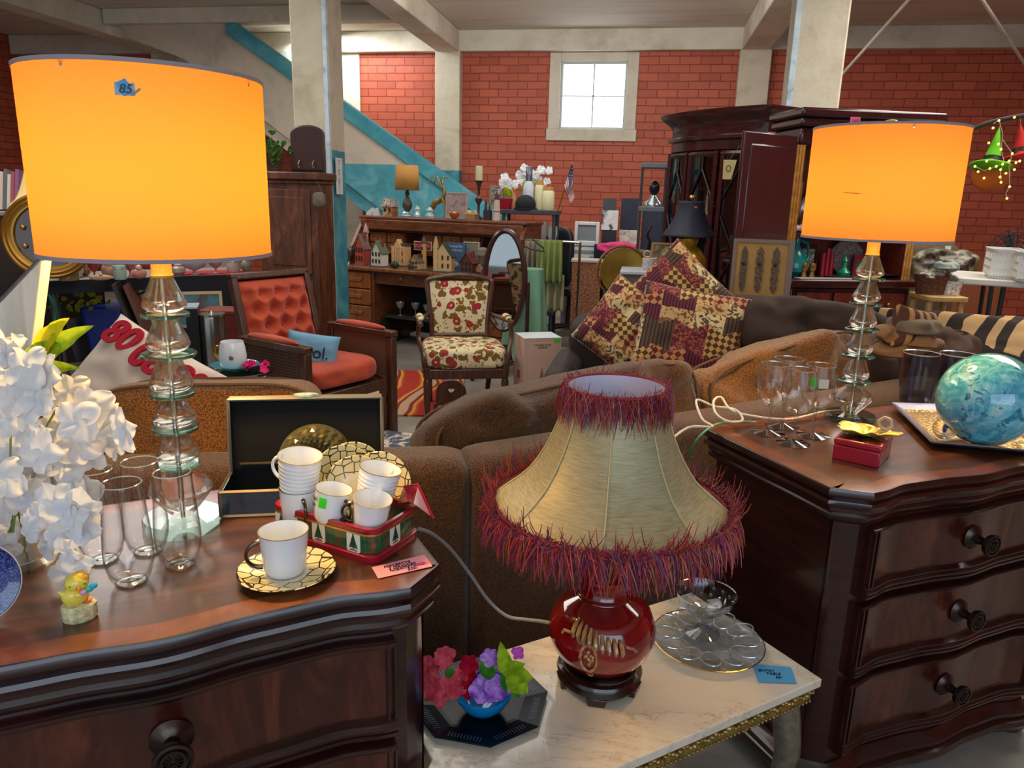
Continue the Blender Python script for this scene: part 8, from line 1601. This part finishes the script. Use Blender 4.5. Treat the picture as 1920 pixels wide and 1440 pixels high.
# hanging branch with felt witch hats and fairy lights
b0_ = AY(1800, 251, 4.4); b1_ = AY(1862, 228, 4.4); b2_ = AY(1950, 212, 4.4); br = T('hanging_branch', 'dark branch hanging before the brick wall with felt hats', 'branch', b0_); 
MB().tube([tuple(p-b0_) for p in spline([b0_, b1_, b2_], 6)], .012, 8).build('branch', M('bark', '3a2c22', .8, var=.4, vs=30), br); MB().tube([tuple(b2_-b0_), tuple(b2_-b0_+Vector((0, 0, 3.325-b2_.z)))], .004, 6).build('hanging_wire', P('4a4440'), br)
def hat(px_, ty_, by_, hw, c_, lab, tilt, band=True):
    q = AY(px_, by_, 4.35); s_ = S(q); h = (by_-ty_)*s_; w_ = hw*s_; t = T('witch_hat', lab, 'hat', q, rot=(R_(-12), R_(tilt), 0), group='felt witch hats'); F_ = M('felt_'+c_, c_, .9, var=.2, vs=12)
    MB().lathe([(w_*1.0, 0), (w_*.98, .006), (w_*.5, .012), (w_*.42, .03), (w_*.22, h*.55), (w_*.10, h*.85), (.001, h)], n=28, lobes=3, amp=.03).build('body', F_, t, smooth=70)
    if band: MB().lathe([(w_*.47, .022), (w_*.455, .022), (w_*.40, .048), (w_*.42, .048)], n=28, cap=False).build('band', P('14180c'), t)
    MB().tube([(0, 0, h), (0, 0, h+.05)], .0015, 5).build('string', P('8a8a7c'), t); return t
hat(1857, 238, 312, 36, '6cc81c', 'lime green felt witch hat with black band hanging from the branch', 8)
hat(1915, 232, 296, 34, 'c8201c', 'red felt witch hat with black band at the picture edge', -6)
q = AY(1858, 330, 4.45); t = T('orange_hat', 'orange felt hat hanging upside down behind the lime green one', 'hat', q, group='felt witch hats'); b = MB().sph((0, 0, 0), .10, 20, 12, sc=(.95, .5, .8)); b.build('crown', M('felt_o', 'c8641c', .9, var=.2, vs=10), t, smooth=70); MB().lathe([(.10, 0), (.11, .01), (.05, .012)], (0, 0, .05), 24, sy=.6).build('brim', M('felt_o', 'c8641c'), t)
LT = M('fairy_light', 'ffe890', .4, emit='ffdc50', es=3); fl_ = T('fairy_lights', 'string of tiny warm lights looping round the hats and branch', 'fairy lights', AY(1860, 300, 4.3)); Fo = Vector(fl_.location)
pl = [(1828, 312), (1834, 322), (1856, 316), (1876, 318), (1845, 334), (1880, 308), (1872, 270), (1862, 240), (1873, 226), (1902, 220), (1854, 268), (1877, 280), (1875, 332), (1877, 342), (1886, 325), (1892, 302), (1902, 318), (1905, 305), (1893, 350), (1888, 372), (1898, 288), (1912, 302), (1868, 312), (1850, 302)]
for x, y in pl: p = AY(x, y, 4.26)-Fo; MB().sph(tuple(p), .0058, 8, 6).build('bulb', LT, fl_)
MB().tube([tuple(AY(x, y, 4.28)-Fo) for x, y in ((1862, 232), (1873, 226), (1880, 250), (1877, 280), (1882, 300), (1876, 320), (1877, 342))], .0018, 5).tube([tuple(AY(x, y, 4.28)-Fo) for x, y in ((1880, 262), (1898, 288), (1892, 310), (1893, 350), (1886, 362), (1888, 372))], .0018, 5).tube([tuple(AY(x, y, 4.28)-Fo) for x, y in ((1828, 312), (1845, 320), (1868, 312), (1892, 302), (1912, 302))], .0018, 5).build('wire', P('b8b0a0'), fl_)
# things around the aqua ball end: brown pillow with zipper edges standing in the middle distance
q = AY(1712, 618, 3.0); t = T('plaid_pillow', 'small brown and tan striped pillow standing behind the farther lamp', 'pillow', q, rot=(R_(-10), R_(12), .5)); pillow(.20, .17, .10, 18, .1, .004, 6).build('pillow', pat('tan_stripes', 'stripe', '4a2c1a', 'a87c4c', 22), t, smooth=70)
